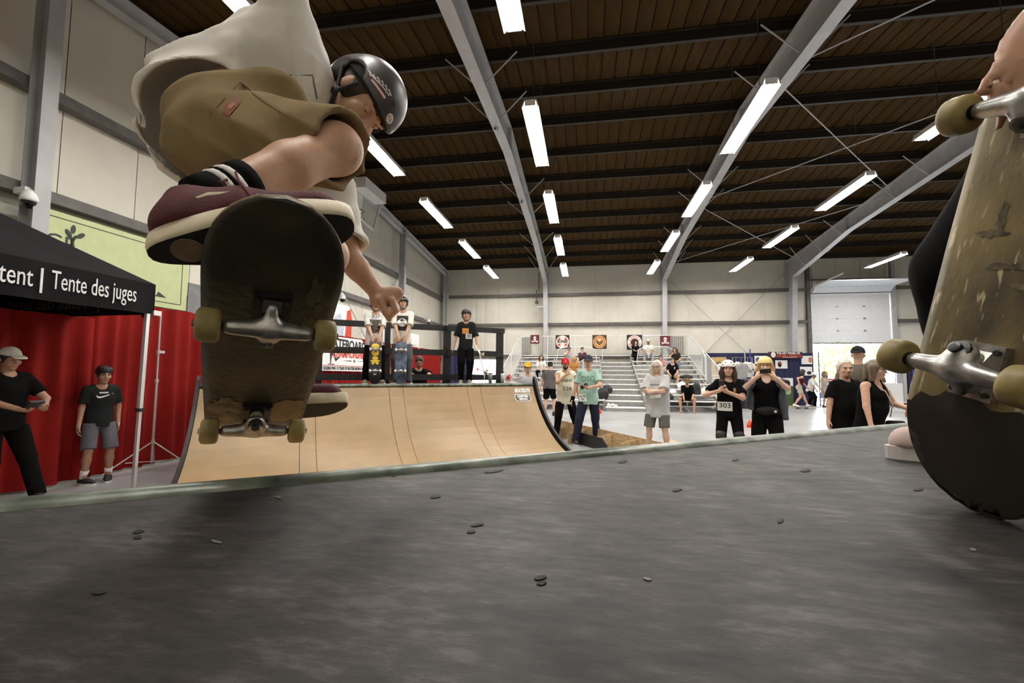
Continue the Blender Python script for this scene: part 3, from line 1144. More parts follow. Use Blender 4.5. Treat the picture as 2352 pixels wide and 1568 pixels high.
# ------------------------------------------------------------------ drapes
m_red = M('red_drape_cloth', (0.205, 0.010, 0.008), 0.85, spec=0.1, var=0.12, scale=1.5, bump=0.05, bscale=150)
m_navy = M('navy_drape_cloth', (0.012, 0.013, 0.05), 0.8, var=0.15, scale=2)
m_pipe = M('silver_pipe', (0.6, 0.6, 0.6), 0.35, metal=0.6, var=0.05)
m_bluepipe = M('blue_pipe', (0.05, 0.06, 0.38), 0.4, var=0.05)


def drape(label, a, b, ztop, mat, seed, amp=0.05, pleat=0.16, group=None, z0=0.03, name='drape_panel', fold=None):
    a, b = V(*a, 0), V(*b, 0)
    L = np.linalg.norm(b-a)
    d = (b-a)/L
    n = V(-d[1], d[0], 0)
    t = thing(name, label, 'curtain', (a+b)/2, group=group)
    rr = random.Random(seed)
    nx = max(20, int(L/0.016))
    nz = 14
    ph = [rr.uniform(0, 6) for _ in range(4)]
    vs, fs = [], []
    for j in range(nz+1):
        z = z0+(ztop-z0)*j/nz
        q = 1-j/nz
        for i in range(nx+1):
            s = L*i/nx
            w = s/pleat*2*math.pi
            k = amp*(0.6+0.5*q)*(0.75*math.sin(w+ph[0]+1.3*math.sin(s*1.9+ph[1])+0.3*q*math.sin(s*3+ph[2]))+0.55*math.sin(w*0.43+ph[3]))
            p = a+d*s+n*k
            vs.append((p[0], p[1], z))
    for j in range(nz):
        for i in range(nx):
            c = j*(nx+1)+i
            fs.append((c, c+1, c+nx+2, c+nx+1))
    MB().add(vs, fs).build('cloth', mat, t, smooth=True)
    pa2, pb3 = a+n*(amp*1.2+0.03), b+n*(amp*1.2+0.03)
    MB().tube([(pa2[0], pa2[1], ztop-0.04), (pb3[0], pb3[1], ztop-0.04)], 0.02, 8).build('top_pipe', m_pipe, t)
    return t


GD = 'red pipe and drape panels along the left wall'
drape('red drape panel behind the boy and the judges tent', (-6.54, 2.4), (-6.46, 5.0), 2.12, m_red, 1, 0.06, 0.26, GD)
drape('red drape panel beside the tripod stand left of the ramp', (-6.5, 4.86), (-6.5, 8.5), 2.4, m_red, 2, 0.06, 0.24, GD)
drape('red drape panel hidden behind the jumping skater', (-6.5, 8.55), (-6.5, 11.4), 2.4, m_red, 3, 0.055, 0.24, GD)
drape('red drape panel behind the skateboard banner', (-6.5, 11.45), (-6.5, 14.4), 2.4, m_red, 4, 0.05, 0.24, GD)
drape('red drape panel behind the two boys on the far deck', (-6.5, 14.45), (-6.5, 17.0), 2.4, m_red, 5, 0.05, 0.24, GD)
drape('red drape panel nearest the far wall behind the rail', (-6.5, 17.05), (-6.5, 19.65), 2.4, m_red, 6, 0.05, 0.24, GD)
drape('dark navy drape beside the bright doorway behind the deck rail', (-6.45, 19.8), (-5.25, 20.3), 2.35, m_navy, 7, 0.06, 0.3)

# tripod light stand by the drape
st = hit(352, 1000, 0, -6.12)
st[2] = 0
tp = thing('tripod_stand', 'thin silver tripod stand in front of the red drape', 'tripod stand', st)
b0 = V(st[0], st[1], 0)
MB().tube([b0+V(0, 0, 0.12), b0+V(0, 0, 1.3)], 0.016, 10).build('lower_tube', m_pipe, tp)
MB().tube([b0+V(0, 0, 1.25), b0+V(0, 0, 2.25)], 0.012, 10).build('upper_tube', m_pipe, tp)
for a in (0.25, 2.35, 4.4):
    e = b0+V(math.cos(a)*0.62, math.sin(a)*0.62, 0.01)
    MB().tube([b0+V(0, 0, 0.42), e], 0.009, 8).build('leg', m_pipe, tp)
    MB().tube([b0+V(0, 0, 0.14), (b0+V(0, 0, 0.42)+e)/2+V(0, 0, -0.05)], 0.006, 6).build('strut', m_pipe, tp)
for z in (1.28, 0.42, 1.7):
    MB().lathe([(0.022, -0.03), (0.024, 0), (0.022, 0.03)], 10, b0+V(0, 0, z)).build('collar', m_pipe, tp)
MB().obox(b0+V(0.02, 0.03, 1.7), V(0.03, 0.02, 0), V(-0.01, 0.015, 0), V(0, 0, 0.018)).build('knob', m_white, tp)

# ------------------------------------------------------------------ judges tent
m_tent = M('black_tent_cloth', (0.006, 0.0055, 0.007), 0.8, spec=0.12, var=0.25, scale=3, bump=0.08, bscale=20)
tx1, tx0, ty1, ty0 = -5.3, -7.75, 4.78, 2.3
tz0, tz1, pk = 2.13, 2.5, (-6.5, 3.5, 3.3)
tent = thing('judges_tent', 'black pop-up tent with white lettering on its valance', 'tent', (tx1, ty1, 0))


def valance(a, b, inset=0.0):
    a, b = V(*a), V(*b)
    n = 24
    vs, fs = [], []
    d = nrm(b-a)
    nn = V(d[1], -d[0], 0)
    for j in range(4):
        for i in range(n+1):
            t = i/n
            z = tz1+(tz0-tz1)*j/3-0.012*math.sin(t*math.pi)*(j > 2)
            p = a+(b-a)*t+nn*0.012*math.sin(t*17)*j/3
            vs.append((p[0], p[1], z))
    for j in range(3):
        for i in range(n):
            c = j*(n+1)+i
            fs.append((c, c+n+1, c+n+2, c+1))
    MB().add(vs, fs).build('valance', m_tent, tent, smooth=True)


for a, b in (((tx1, ty0, 0), (tx1, ty1, 0)), ((tx1, ty1, 0), (tx0, ty1, 0)), ((tx0, ty1, 0), (tx0, ty0, 0)), ((tx0, ty0, 0), (tx1, ty0, 0))):
    valance(a, b)
    MB().add([(a[0], a[1], tz1), (b[0], b[1], tz1), pk], [(0, 1, 2)]).build('canopy_panel', m_tent, tent)
m_print = M('white_print', (0.72, 0.72, 0.74), 0.6, var=0)
m_ghost = M('print_seen_through_cloth', (0.05, 0.046, 0.042), 0.7, var=0)
for (word, pa_, pb2, pym) in (('tent', 0, 80, 592), ('|', 94, 104, 600), ('Tente des juges', 119, 316, 642)):
    ha_, hb2 = hit(pa_, pym, 0, tx1+0.03), hit(pb2, pym, 0, tx1+0.03)
    text(word, 0.27, m_print, tent, (tx1+0.03, (ha_[1]+hb2[1])/2, 2.325 if word != 'tent' else 2.315), (0, 1, 0), (0, 0, 1), 0.002, width=(hb2[1]-ha_[1]) if word != '|' else None)
text('tent  |  Tente des juges', 0.23, m_ghost, tent, ((tx0+tx1)/2-0.05, ty1-0.03, 2.28), (-1, 0, 0), (0, 0, 1), 0.002, width=1.9, flip=False)
pole_b = hit(305, 1137, 2, 0)
for (tb, bb) in (((tx1-0.05, ty1-0.04, 2.35), (pole_b[0], pole_b[1], 0)), ((tx0+0.05, ty0+0.05, 2.35), (tx0+0.05, ty0+0.05, 0)),
                 ((tx1-0.05, ty0+0.05, 2.35), (tx1-0.05, ty0+0.05, 0)), ((tx0+0.05, ty1-0.05, 2.35), (tx0+0.05, ty1-0.05, 0))):
    tb, bb = V(*tb), V(*bb)
    MB().bar(bb, bb+(tb-bb)*0.45, 0.034, 0.034, up=(0, 1, 0)).build('lower_leg', m_pipe, tent)
    MB().bar(bb+(tb-bb)*0.4, tb, 0.042, 0.042, up=(0, 1, 0)).build('upper_leg', m_pipe, tent)
    MB().obox(bb+(tb-bb)*0.41, (0.032, 0, 0), (0, 0.032, 0), (0, 0, 0.02)).build('slider', m_black, tent)
    MB().obox(tb+V(0, 0, -0.22), (0.04, 0, 0), (0, 0.04, 0), (0, 0, 0.05)).build('bracket', m_black, tent)
MB().obox(bb*0+V(tx1-0.02, ty1+0.05, 2.15), (0.02, 0, 0), (0, 0.05, 0), (0, 0, 0.03)).build('bracket', m_white, tent)

# ------------------------------------------------------------------ things on the left wall
m_green = M('pale_green_banner', (0.56, 0.62, 0.33), 0.6, var=0.04)
m_dark = M('dark_print', (0.03, 0.04, 0.03), 0.6, var=0)
gb = thing('wall_banner', 'pale green banner with a leafy logo on the left wall', 'banner', (-7.99, 6.4, 3.2))
gx = -7.86
MB().box((gx-0.02, 5.15, 2.62), (gx, 7.75, 3.82)).build('panel', m_green, gb)
for (a, b) in (((5.28, 2.72), (7.62, 2.72)), ((5.28, 3.73), (7.62, 3.73)), ((5.28, 2.72), (5.28, 3.73)), ((7.62, 2.72), (7.62, 3.73))):
    MB().bar((gx+0.003, a[0], a[1]), (gx+0.003, b[0], b[1]), 0.004, 0.012, up=(0, 0.01, 1) if a[1] == b[1] else (0, 1, 0)).build('border_line', m_dark, gb)
p = hit(138, 556, 0, gx)
text('GE', 0.34, m_dark, gb, (gx+0.004, p[1], p[2]-0.02), (0, 1, 0), (0, 0, 1), 0.002)
q = hit(166, 550, 0, gx)
MB().tube([(gx+0.008, q[1], q[2]-0.24), (gx+0.008, q[1], q[2]), (gx+0.008, q[1]+0.05, q[2]+0.06)], 0.022, 6).build('logo_stem', m_dark, gb)
for (dy, dz, ang) in ((-0.06, 0.08, 2.2), (0.0, 0.16, 1.5), (0.11, 0.09, 0.7)):
    MB().sphere((gx+0.006, q[1]+dy, q[2]+dz), (0.004, 0.075, 0.035), 10, 6, ax=((1, 0, 0), (0, math.cos(ang), math.sin(ang)), (0, -math.sin(ang), math.cos(ang)))).build('logo_leaf', m_dark, gb)
q = hit(370, 682, 0, gx)
MB().prism([(gx+0.004, q[1]-0.12, q[2]), (gx+0.004, q[1]+0.1, q[2]), (gx+0.004, q[1]-0.06, q[2]+0.09)], (0.003, 0, 0)).build('logo_mark', m_dark, gb)
yb = thing('wall_banner', 'grey and yellow banner edge on the left wall behind the board', 'banner', (-7.9, 8.6, 2.5))
ya = hit(432, 680, 0, gx)
MB().box((gx-0.02, ya[1], 2.3), (gx, ya[1]+0.42, 3.2)).build('panel', M('grey_banner', (0.2, 0.2, 0.21), 0.6), yb)
MB().box((gx-0.02, ya[1]+0.42, 2.3), (gx+0.001, ya[1]+0.75, 3.2)).build('panel', M('yellow_banner', (0.75, 0.5, 0.05), 0.6), yb)


def dome_camera(label, c, n):
    c, n = V(*c), V(*n)
    t = thing('dome_camera', label, 'security camera', c, group='dome security cameras')
    MB().obox(c+n*0.09+V(0, 0, 0.06), n*0.1, np.cross(n, V(0, 0, 1))*0.05, V(0, 0, 0.045)).build('bracket', m_white, t)
    e = c+n*0.2
    MB().lathe([(0.05, 0.06), (0.085, 0.0), (0.1, -0.06), (0.1, -0.1)], 16, e).build('housing', m_white, t, smooth=True)
    MB().sphere(e+V(0, 0, -0.1), (0.088, 0.088, 0.1), 16, 8).build('dome', M('black_dome', (0.01, 0.01, 0.01), 0.1, var=0), t, smooth=True)


h1 = hit(66, 447, 0, XL+0.35)
dome_camera('white dome camera on the left wall above the green banner', (XL+0.16, h1[1], h1[2]), (1, 0, 0))
h1 = hit(786, 680, 0, XL+0.35)
dome_camera('white dome camera on the left wall near the skateboard nose', (XL+0.16, h1[1], h1[2]), (1, 0, 0))
h1 = hit(984, 735, 0, XL+0.35)
dome_camera('white dome camera on the left wall near the far corner', (XL+0.16, h1[1], h1[2]), (1, 0, 0))
for (px, py, X, lab) in ((1138, 238, -2.1, 'small grey camera under the leftmost rafter, nearer one'), (1197, 422, -2.1, 'small grey camera under the leftmost rafter, farther one')):
    y = hit(px, py, 0, X-0.05)[1]
    z = 7.5-abs(y-RIDGE_Y)*0.066
    t = thing('bullet_camera', lab, 'security camera', (X, y, z), group='small cameras under the rafter')
    MB().lathe([(0.05, 0), (0.05, -0.07), (0.03, -0.1)], 12, (X-0.02, y, z-0.012)).build('base', m_steel, t)
    MB().tube([(X-0.02, y, z-0.1), (X-0.02, y-0.16, z-0.13)], 0.035, 12).build('barrel', m_steel, t)
    MB().sphere((X-0.02, y-0.165, z-0.13), 0.022, 10, 6).build('lens', m_black, t)

# basketball backboard folded up on the left wall
m_glass = M('clear_backboard', (0.75, 0.78, 0.76), 0.08, var=0, alpha=0.22)
m_rim = M('dark_rim', (0.06, 0.035, 0.02), 0.5)
bb_ = thing('basketball_backboard', 'wall mounted basketball backboard with white frame under the roof', 'backboard', (-6.9, 12.8, 6.6))
c00, c10, c11, c01 = (V(-6.95, 11.3, 6.35), V(-6.95, 13.75, 6.15), V(-6.95, 14.2, 7.2), V(-6.95, 12.0, 7.35))
for a, b in ((c00, c10), (c10, c11), (c11, c01), (c01, c00)):
    MB().bar(a, b, 0.05, 0.07, up=(1, 0, 0)).build('frame_bar', m_white, bb_)
MB().prism([c00, c10, c11, c01], (0.012, 0, 0)).build('glass_panel', m_glass, bb_)
MB().prism([V(-6.93, 11.35, 6.4), V(-6.93, 12.85, 6.27), V(-6.93, 12.9, 6.95), V(-6.93, 11.7, 7.1)], (0.02, 0, 0)).build('white_panel', m_white, bb_)
text('SPALDING', 0.1, m_girt, bb_, (-6.905, 12.35, 6.62), (0, 1, -0.09), (0, 0.05, 1), 0.001, width=0.4)
MB().box((-6.9, 12.3, 6.98), (-6.5, 13.7, 7.3)).build('control_box', m_white, bb_)
MB().box((-7.6, 10.6, 6.45), (-6.95, 11.7, 7.1)).build('padding_box', M('pale_box', (0.6, 0.6, 0.58), 0.5), bb_)
rim = [V(-6.6+0.24*math.cos(k/14*6.283), 11.9+0.24*math.sin(k/14*6.283), 6.1) for k in range(15)]
MB().tube(rim, 0.014, 8, caps=False).build('rim', m_rim, bb_)
MB().tube([V(-7.0, 11.9, 6.3), V(-6.85, 11.9, 6.1)], 0.025, 8).build('rim_bracket', m_rim, bb_)
for (a, b) in ((V(-6.98, 11.8, 6.3), V(-7.95, 12.8, 5.75)), (V(-6.98, 13.2, 6.3), V(-7.95, 12.9, 5.75)), (V(-6.98, 12.6, 7.0), V(-7.95, 12.8, 7.0))):
    MB().tube([a, b], 0.045, 8).build('support_arm', m_girt, bb_)

# ------------------------------------------------------------------ banners hung along the drape
m_banner = M('white_vinyl', (0.78, 0.78, 0.78), 0.5, var=0.03)
m_redprint = M('red_print', (0.60, 0.06, 0.03), 0.5, var=0.05)
m_blackprint = M('black_print', (0.015, 0.015, 0.015), 0.5, var=0)
X = -6.42
sb = thing('skateboard_banner', 'white event banner with black and red skateboard lettering on drape', 'banner', (X, 12, 1.9))
y0, y1 = hit(735, 800, 0, X)[1], hit(846, 800, 0, X)[1]
pts = [(X, y0, 1.46), (X, y1, 1.44), (X, y1, 2.12), (X, y1-0.45, 2.36), (X, y0, 2.34)]
MB().prism(pts, (0.012, 0, 0)).build('sheet', m_banner, sb)
text('SKATEBOARD', 0.36, m_blackprint, sb, (X+0.016, (y0+y1)/2, 2.15), (0, 1, -0.015), (0, 0, 1), 0.001, width=(y1-y0)*0.86, bold=0.012)
text('CHAMPIONSHIPS', 0.28, m_redprint, sb, (X+0.016, (y0+y1)/2+0.2, 1.9), (0, 1, 0), (0, 0, 1), 0.001, width=(y1-y0)*0.72, bold=0.01)
text('CELEBRATING 15 YEARS OF SKATEBOARDING IN B.C.', 0.11, m_blackprint, sb, (X+0.016, (y0+y1)/2, 1.52), (0, 1, 0), (0, 0, 1), 0.001, width=(y1-y0)*0.9, bold=0.004)
MB().box((X+0.013, y0+0.1, 1.585), (X+0.016, y1-0.1, 1.6)).build('rule_line', m_redprint, sb)
for (a, b) in ((0.42, 0.6), (0.74, 0.95)):
    MB().prism([(X+0.013, y0+(y1-y0)*a, 1.735), (X+0.013, y0+(y1-y0)*b, 1.715), (X+0.013, y0+(y1-y0)*b, 1.745)], (0.003, 0, 0)).build('rule_line', m_blackprint, sb)
yc = y0+(y1-y0)*0.665
MB().prism([(X+0.013, yc-0.06, 1.73), (X+0.013, yc, 1.68), (X+0.013, yc+0.06, 1.73), (X+0.013, yc, 1.78)], (0.003, 0, 0)).build('diamond_mark', m_girt, sb)
yc = y0+(y1-y0)*0.22
mb = MB()
for poly in ([(-0.16, 1.95), (0.1, 1.97), (0.12, 1.86), (-0.1, 1.85)], [(-0.12, 1.87), (-0.02, 1.86), (-0.06, 1.72), (-0.06, 1.64), (-0.1, 1.64), (-0.11, 1.74)],
             [(0.0, 1.88), (0.1, 1.88), (0.16, 1.78), (0.34, 1.86), (0.36, 1.82), (0.15, 1.7)], [(-0.2, 1.635), (0.1, 1.635), (0.1, 1.615), (-0.2, 1.615)]):
    mb.prism([(X+0.013, yc+a, b) for a, b in poly], (0.003, 0, 0))
mb.build('skater_figure', m_blackprint, sb)
rb = thing('figure_banner', 'white banner with red and grey figures left of the first boy', 'banner', (-7.2, 13.5, 2.6))
X2 = -6.9
ya, yb2 = hit(757, 715, 0, X2)[1], hit(803, 715, 0, X2)[1]
MB().box((X2, ya, 0.06), (X2+0.015, yb2, 3.35)).build('sheet', m_banner, rb)
MB().box((X2-0.12, ya, 0), (X2+0.12, yb2, 0.08)).build('base', m_alu, rb)
yc = (ya+yb2)/2
MB().prism([(X2+0.016, yc+a, z) for a, z in ((0.2, 1.9), (0.62, 1.9), (0.64, 3.0), (0.55, 3.28), (0.35, 3.2), (0.3, 2.6))], (0.004, 0, 0)).build('figure_print', m_redprint, rb)
MB().prism([(X2+0.016, yc+a, z) for a, z in ((-0.5, 2.2), (0.1, 2.2), (0.22, 2.7), (0.0, 3.1), (-0.3, 2.95))], (0.004, 0, 0)).build('figure_print', M('pale_blue_print', (0.5, 0.55, 0.65), 0.5), rb)
wb = thing('sponsor_banner', 'white sponsor banner standing behind the second boy on the deck', 'banner', (-6.9, 18, 2.4))
ya, yb2 = hit(928, 770, 0, X2)[1], hit(962, 770, 0, X2)[1]
MB().box((X2, ya, 0.06), (X2+0.015, yb2, 3.0)).build('sheet', m_banner, wb)
MB().box((X2-0.12, ya, 0), (X2+0.12, yb2, 0.08)).build('base', m_alu, wb)
for z, w in ((2.7, 0.5), (2.5, 0.9), (2.15, 0.6)):
    MB().box((X2+0.016, ya+0.25, z), (X2+0.02, ya+0.25+w, z+0.05)).build('print_line', m_steel, wb)
wb = thing('sponsor_banner', 'white sponsor banner with dark block between the two boys', 'banner', (-6.9, 15.5, 2.3))
ya, yb2 = hit(868, 770, 0, X2)[1], hit(896, 770, 0, X2)[1]
MB().box((X2, ya, 0.06), (X2+0.015, yb2, 2.95)).build('sheet', m_banner, wb)
MB().box((X2-0.12, ya, 0), (X2+0.12, yb2, 0.08)).build('base', m_alu, wb)
MB().box((X2+0.016, ya+0.2, 1.9), (X2+0.02, ya+0.9, 2.25)).build('print_block', m_dark, wb)

# ------------------------------------------------------------------ bleachers
bl = thing('bleachers', 'white aluminium bleachers with ten rows against the far wall', 'bleachers', (0.9, 18, 0))
BX0, BX1, BY0, NR, RUN, RISE = -3.4, 5.1, 17.72, 10, 0.61, 0.205
AX0, AX1 = 0.72, 2.25
m_plk = M('white_bleacher_plank', (0.80, 0.79, 0.76), 0.42, var=0.04)
m_under = M('grey_bleacher_frame', (0.30, 0.295, 0.28), 0.5)
for k in range(NR):
    y = BY0+RUN*k
    zs = 0.42+RISE*k
    for (a, b) in ((BX0, AX0), (AX1, BX1)):
        MB().box((a, y+0.25, zs-0.045), (b, y+0.5, zs)).build('seat_plank', m_plk, bl)
        if k > 0:
            MB().box((a, y-0.12, zs-RISE*2-0.03), (b, y+0.2, zs-RISE*2+0.01)).build('foot_plank', m_plk, bl)
            MB().box((a, y+0.2, zs-RISE*2-0.03), (b, y+0.22, zs-RISE*1.15)).build('riser', m_under, bl)  # grey colour stands in for the shade between the white planks
    MB().box((AX0+0.03, y-0.05, zs-0.30), (AX1-0.03, y+0.42, zs-0.26)).build('aisle_step', m_plk, bl)
    MB().box((AX0+0.03, y-0.02, zs-0.30-RISE+0.05), (AX1-0.03, y, zs-0.30)).build('aisle_riser', m_under, bl)
for x in (BX0+0.2, -1.6, AX0-0.03, AX1+0.03, 3.8, BX1-0.15):
    mb = MB()
    mb.bar((x, BY0+0.1, 0.05), (x, BY0+RUN*NR, 0.05), 0.06, 0.06)
    mb.bar((x, BY0+0.3, 0.35), (x, BY0+RUN*NR-0.25, 0.35+RISE*(NR-1)-0.02), 0.05, 0.08)
    for k in range(0, NR, 1):
        y = BY0+RUN*k+0.36
        mb.bar((x, y, 0.05), (x, y, 0.38+RISE*k), 0.05, 0.05, up=(0, 1, 0))
    mb.build('support_frame', m_under, bl)
zt_ = 0.42+RISE*(NR-1)
yb_ = BY0+RUN*NR-0.02
mb = MB()
for z in (zt_+1.12, zt_+0.1):
    mb.tube([(BX0, yb_, z), (BX1, yb_, z)], 0.022, 8)
for i in range(7):
    x = BX0+(BX1-BX0)*i/6
    mb.tube([(x, yb_, 0.5), (x, yb_, zt_+1.12)], 0.022, 8)
mb.build('back_rail', m_alu, bl)
mb = MB()
x = BX0+0.08
while x < BX1:
    mb.box((x, yb_-0.004, zt_+0.1), (x+0.008, yb_+0.004, zt_+1.12))
    x += 0.1
mb.build('back_mesh', m_alu, bl, kind='stuff')
for x in (BX0, BX1):
    mb = MB()
    mb.tube([(x, yb_, zt_+1.12), (x, BY0+3.2, 0.42+RISE*5+1.05), (x, BY0+2.9, 0.42+RISE*5+0.75), (x, BY0+2.9, 0.7)], 0.024, 8)
    mb.tube([(x, BY0+2.75, 0.6), (x, BY0+2.75, 0.42+RISE*4+1.1), (x, BY0+0.7, 0.42+RISE*1+1.0), (x, BY0+0.5, 0.42+RISE+0.7), (x, BY0+0.5, 0.2)], 0.024, 8)
    mb.tube([(x, yb_, zt_+0.1), (x, BY0+2.9, 1.3)], 0.02, 8)
    mb.build('side_rail', m_alu, bl)
    mb = MB()
    y = BY0+0.6
    while y < yb_:
        zz = 0.42+RISE*((y-BY0)/RUN)
        if not 2.72 < y-BY0 < 2.95:
            mb.box((x-0.004, y, zz-0.2), (x+0.004, y+0.008, zz+0.98+(0.05 if y > BY0+3 else 0)))
        y += 0.085
    mb.build('side_mesh', m_alu, bl, kind='stuff')
for (xa, xb) in ((-1.45, 0.55), (2.45, 4.2)):
    MB().tube([(xa, BY0+RUN*8, 0.42+RISE*7+0.1), (xa+0.08, BY0+RUN*8, 0.42+RISE*7+0.75), (xa+0.35, BY0+RUN*8, 0.42+RISE*7+0.88), (xb-0.35, BY0+RUN*8, 0.42+RISE*7+0.88), (xb-0.08, BY0+RUN*8, 0.42+RISE*7+0.75), (xb, BY0+RUN*8, 0.42+RISE*7+0.1)], 0.02, 8).build('hand_rail', m_alu, bl)

# grey wall doors behind the top row
for (pa_, pb__, lab) in ((1193, 1217, 'grey steel panel behind the left end of the top bleacher row'), (1543, 1571, 'grey steel panel behind the right end of the top bleacher row')):
    a, b = hit(pa_, 800, 1, YF-0.1)[0], hit(pb__, 800, 1, YF-0.1)[0]
    t = thing('grey_panel', lab, 'panel', ((a+b)/2, YF-0.3, 1.5), group='grey panels behind the bleachers')
    MB().box((a, YF-0.10, 1.9), (b, YF+0.07, 3.42)).build('sheet', M('grey_panel_paint', (0.30, 0.285, 0.26), 0.6), t)
    MB().box((a, YF-0.13, 3.36), (b, YF+0.05, 3.44)).build('top_lip', m_steel, t)

# ------------------------------------------------------------------ flags on the bleacher back rail
FYy = yb_-0.05


def flag(label, px, py, half, mat):
    c = hit(px, py, 1, FYy)
    s = half*np.linalg.norm(c-CP)/FPX*0.985
    t = thing('flag', label, 'flag', c, group='flags along the bleacher back rail')
    n = 10
    vs, fs = [], []
    for j in range(n+1):
        for i in range(n+1):
            a, b = i/n*2-1, j/n*2-1
            vs.append((c[0]+a*s, FYy+0.006*math.sin(a*5+b*2), c[2]+b*s))
    for j in range(n):
        for i in range(n):
            k = j*(n+1)+i
            fs.append((k, k+1, k+n+2, k+n+1))
    MB().add(vs, fs).build('cloth', mat, t, smooth=True)
    return t, c, s


def disc(c, r, y, n=32, r2=None, a0=0.0, a1=2*math.pi):
    mb = MB()
    if r2 is None:
        mb.prism([(c[0]+r*math.cos(2*math.pi*k/n), y, c[2]+r*math.sin(2*math.pi*k/n)) for k in range(n)], (0, -0.003, 0))
    else:
        for k in range(n):
            t0, t1 = a0+(a1-a0)*k/n, a0+(a1-a0)*(k+1)/n
            mb.prism([(c[0]+q*math.cos(t), y, c[2]+q*math.sin(t)) for q, t in ((r2, t0), (r, t0), (r, t1), (r2, t1))], (0, -0.003, 0))
    return mb


m_maroon = M('maroon_flag', (0.11, 0.012, 0.02), 0.7)
m_blackflag = M('black_flag', (0.012, 0.012, 0.018), 0.7)
m_brownflag = M('brown_flag', (0.045, 0.025, 0.012), 0.7)
m_orange = M('orange_print', (0.62, 0.30, 0.12), 0.6, var=0)
m_cream = M('cream_print', (0.75, 0.72, 0.66), 0.6, var=0)
for (px, py, h, lab) in ((1228.5, 779, 10.3, 'small maroon flag with a white skull, left end of the bleachers'),
                         (1528, 782, 11, 'small maroon flag with a white skull, right end of the bleachers')):
    t, c, s = flag(lab, px, py, h, m_maroon)
    y = FYy-0.012
    MB().sphere(c+V(0, -0.012, s*0.25), (s*0.33, 0.006, s*0.42), 16, 10).build('skull_print', m_cream, t)
    MB().box((c[0]-s*0.2, y-0.004, c[2]-s*0.35), (c[0]+s*0.2, y, c[2]-s*0.05)).build('jaw_print', m_cream, t)
    for sg in (-1, 1):
        MB().sphere(c+V(sg*s*0.14, -0.02, s*0.2), (s*0.1, 0.004, s*0.1), 10, 6).build('eye_socket', m_maroon, t)
        MB().bar(c+V(-sg*s*0.75, -0.012, -s*0.35), c+V(sg*s*0.7, -0.012, -s*0.62), 0.004, s*0.16, up=(0, 0, 1)).build('bone_print', m_cream, t)
t, c, s = flag('black flag with white disc, red bars and BONES lettering', 1292, 785, 16, m_blackflag)
disc(c, s*0.93, FYy-0.012).build('disc_print', m_cream, t)
m_flagred = M('flag_red', (0.62, 0.07, 0.05), 0.6, var=0)
for sx in (-1, 1):
    for sz in (-1, 1):
        a0 = {(1, 1): 0.33, (-1, 1): math.pi-1.15, (-1, -1): math.pi+0.33, (1, -1): -1.15}[(sx, sz)]
        a1 = a0+0.82
        pts = [(c[0]+s*0.78*math.cos(a0+(a1-a0)*k/8), FYy-0.016, c[2]+s*0.78*math.sin(a0+(a1-a0)*k/8)) for k in range(9)]
        inner = (c[0]+sx*s*0.3, FYy-0.016, c[2]+sz*s*0.26)
        MB().prism(pts+[inner], (0, -0.003, 0)).build('red_quarter', m_flagred, t)
text('BONES', s*0.55, m_blackprint, t, c+V(0, -0.024, 0.02), (1, 0, 0), (0, 0, 1), 0.001, width=s*1.5, bold=0.008)
t, c, s = flag('brown flag with an orange ring and chevron emblem', 1377, 785, 16, m_brownflag)
disc(c, s*0.9, FYy-0.012, r2=s*0.74).build('ring_print', m_orange, t)
disc(c, s*0.68, FYy-0.012).build('disc_print', m_orange, t)
mb = MB()
for dz in (0.0, -0.24):
    for sg in (-1, 1):
        mb.prism([(c[0], FYy-0.016, c[2]+s*(dz-0.05)), (c[0]+sg*s*0.46, FYy-0.016, c[2]+s*(dz+0.32)), (c[0]+sg*s*0.46, FYy-0.016, c[2]+s*(dz+0.14)), (c[0], FYy-0.016, c[2]+s*(dz-0.24))], (0, -0.003, 0))
mb.build('chevron_print', m_brownflag, t)
MB().box((c[0]-s*0.14, FYy-0.02, c[2]+s*0.22), (c[0]+s*0.14, FYy-0.016, c[2]+s*0.32)).box((c[0]-s*0.05, FYy-0.021, c[2]+s*0.13), (c[0]+s*0.05, FYy-0.017, c[2]+s*0.41)).build('cross_print', m_cream, t)
t, c, s = flag('black flag with a white lettered ring behind the seated pair', 1457.5, 786, 17, m_blackflag)
disc(c, s*0.93, FYy-0.012, r2=s*0.52).build('ring_print', m_cream, t)
disc(c, s*0.46, FYy-0.012, r2=s*0.3).build('ring_print', M('dark_red_print', (0.1, 0.02, 0.02), 0.6), t)
for word, top in (('POWELL', True), ('PERALTA', False)):
    for k, ch in enumerate(word):
        ang = math.radians((90+(len(word)/2-0.5-k)*26) if top else (270-(len(word)/2-0.5-k)*23))
        rr = V(math.cos(ang), 0, math.sin(ang))
        up = rr if top else -rr
        text(ch, s*0.34, m_flagred, t, c+rr*s*0.72+V(0, -0.02, 0), np.cross(up, V(0, -1, 0))*-1 if False else V(up[2], 0, -up[0]), up, 0.001, bold=0.004, name='letter')

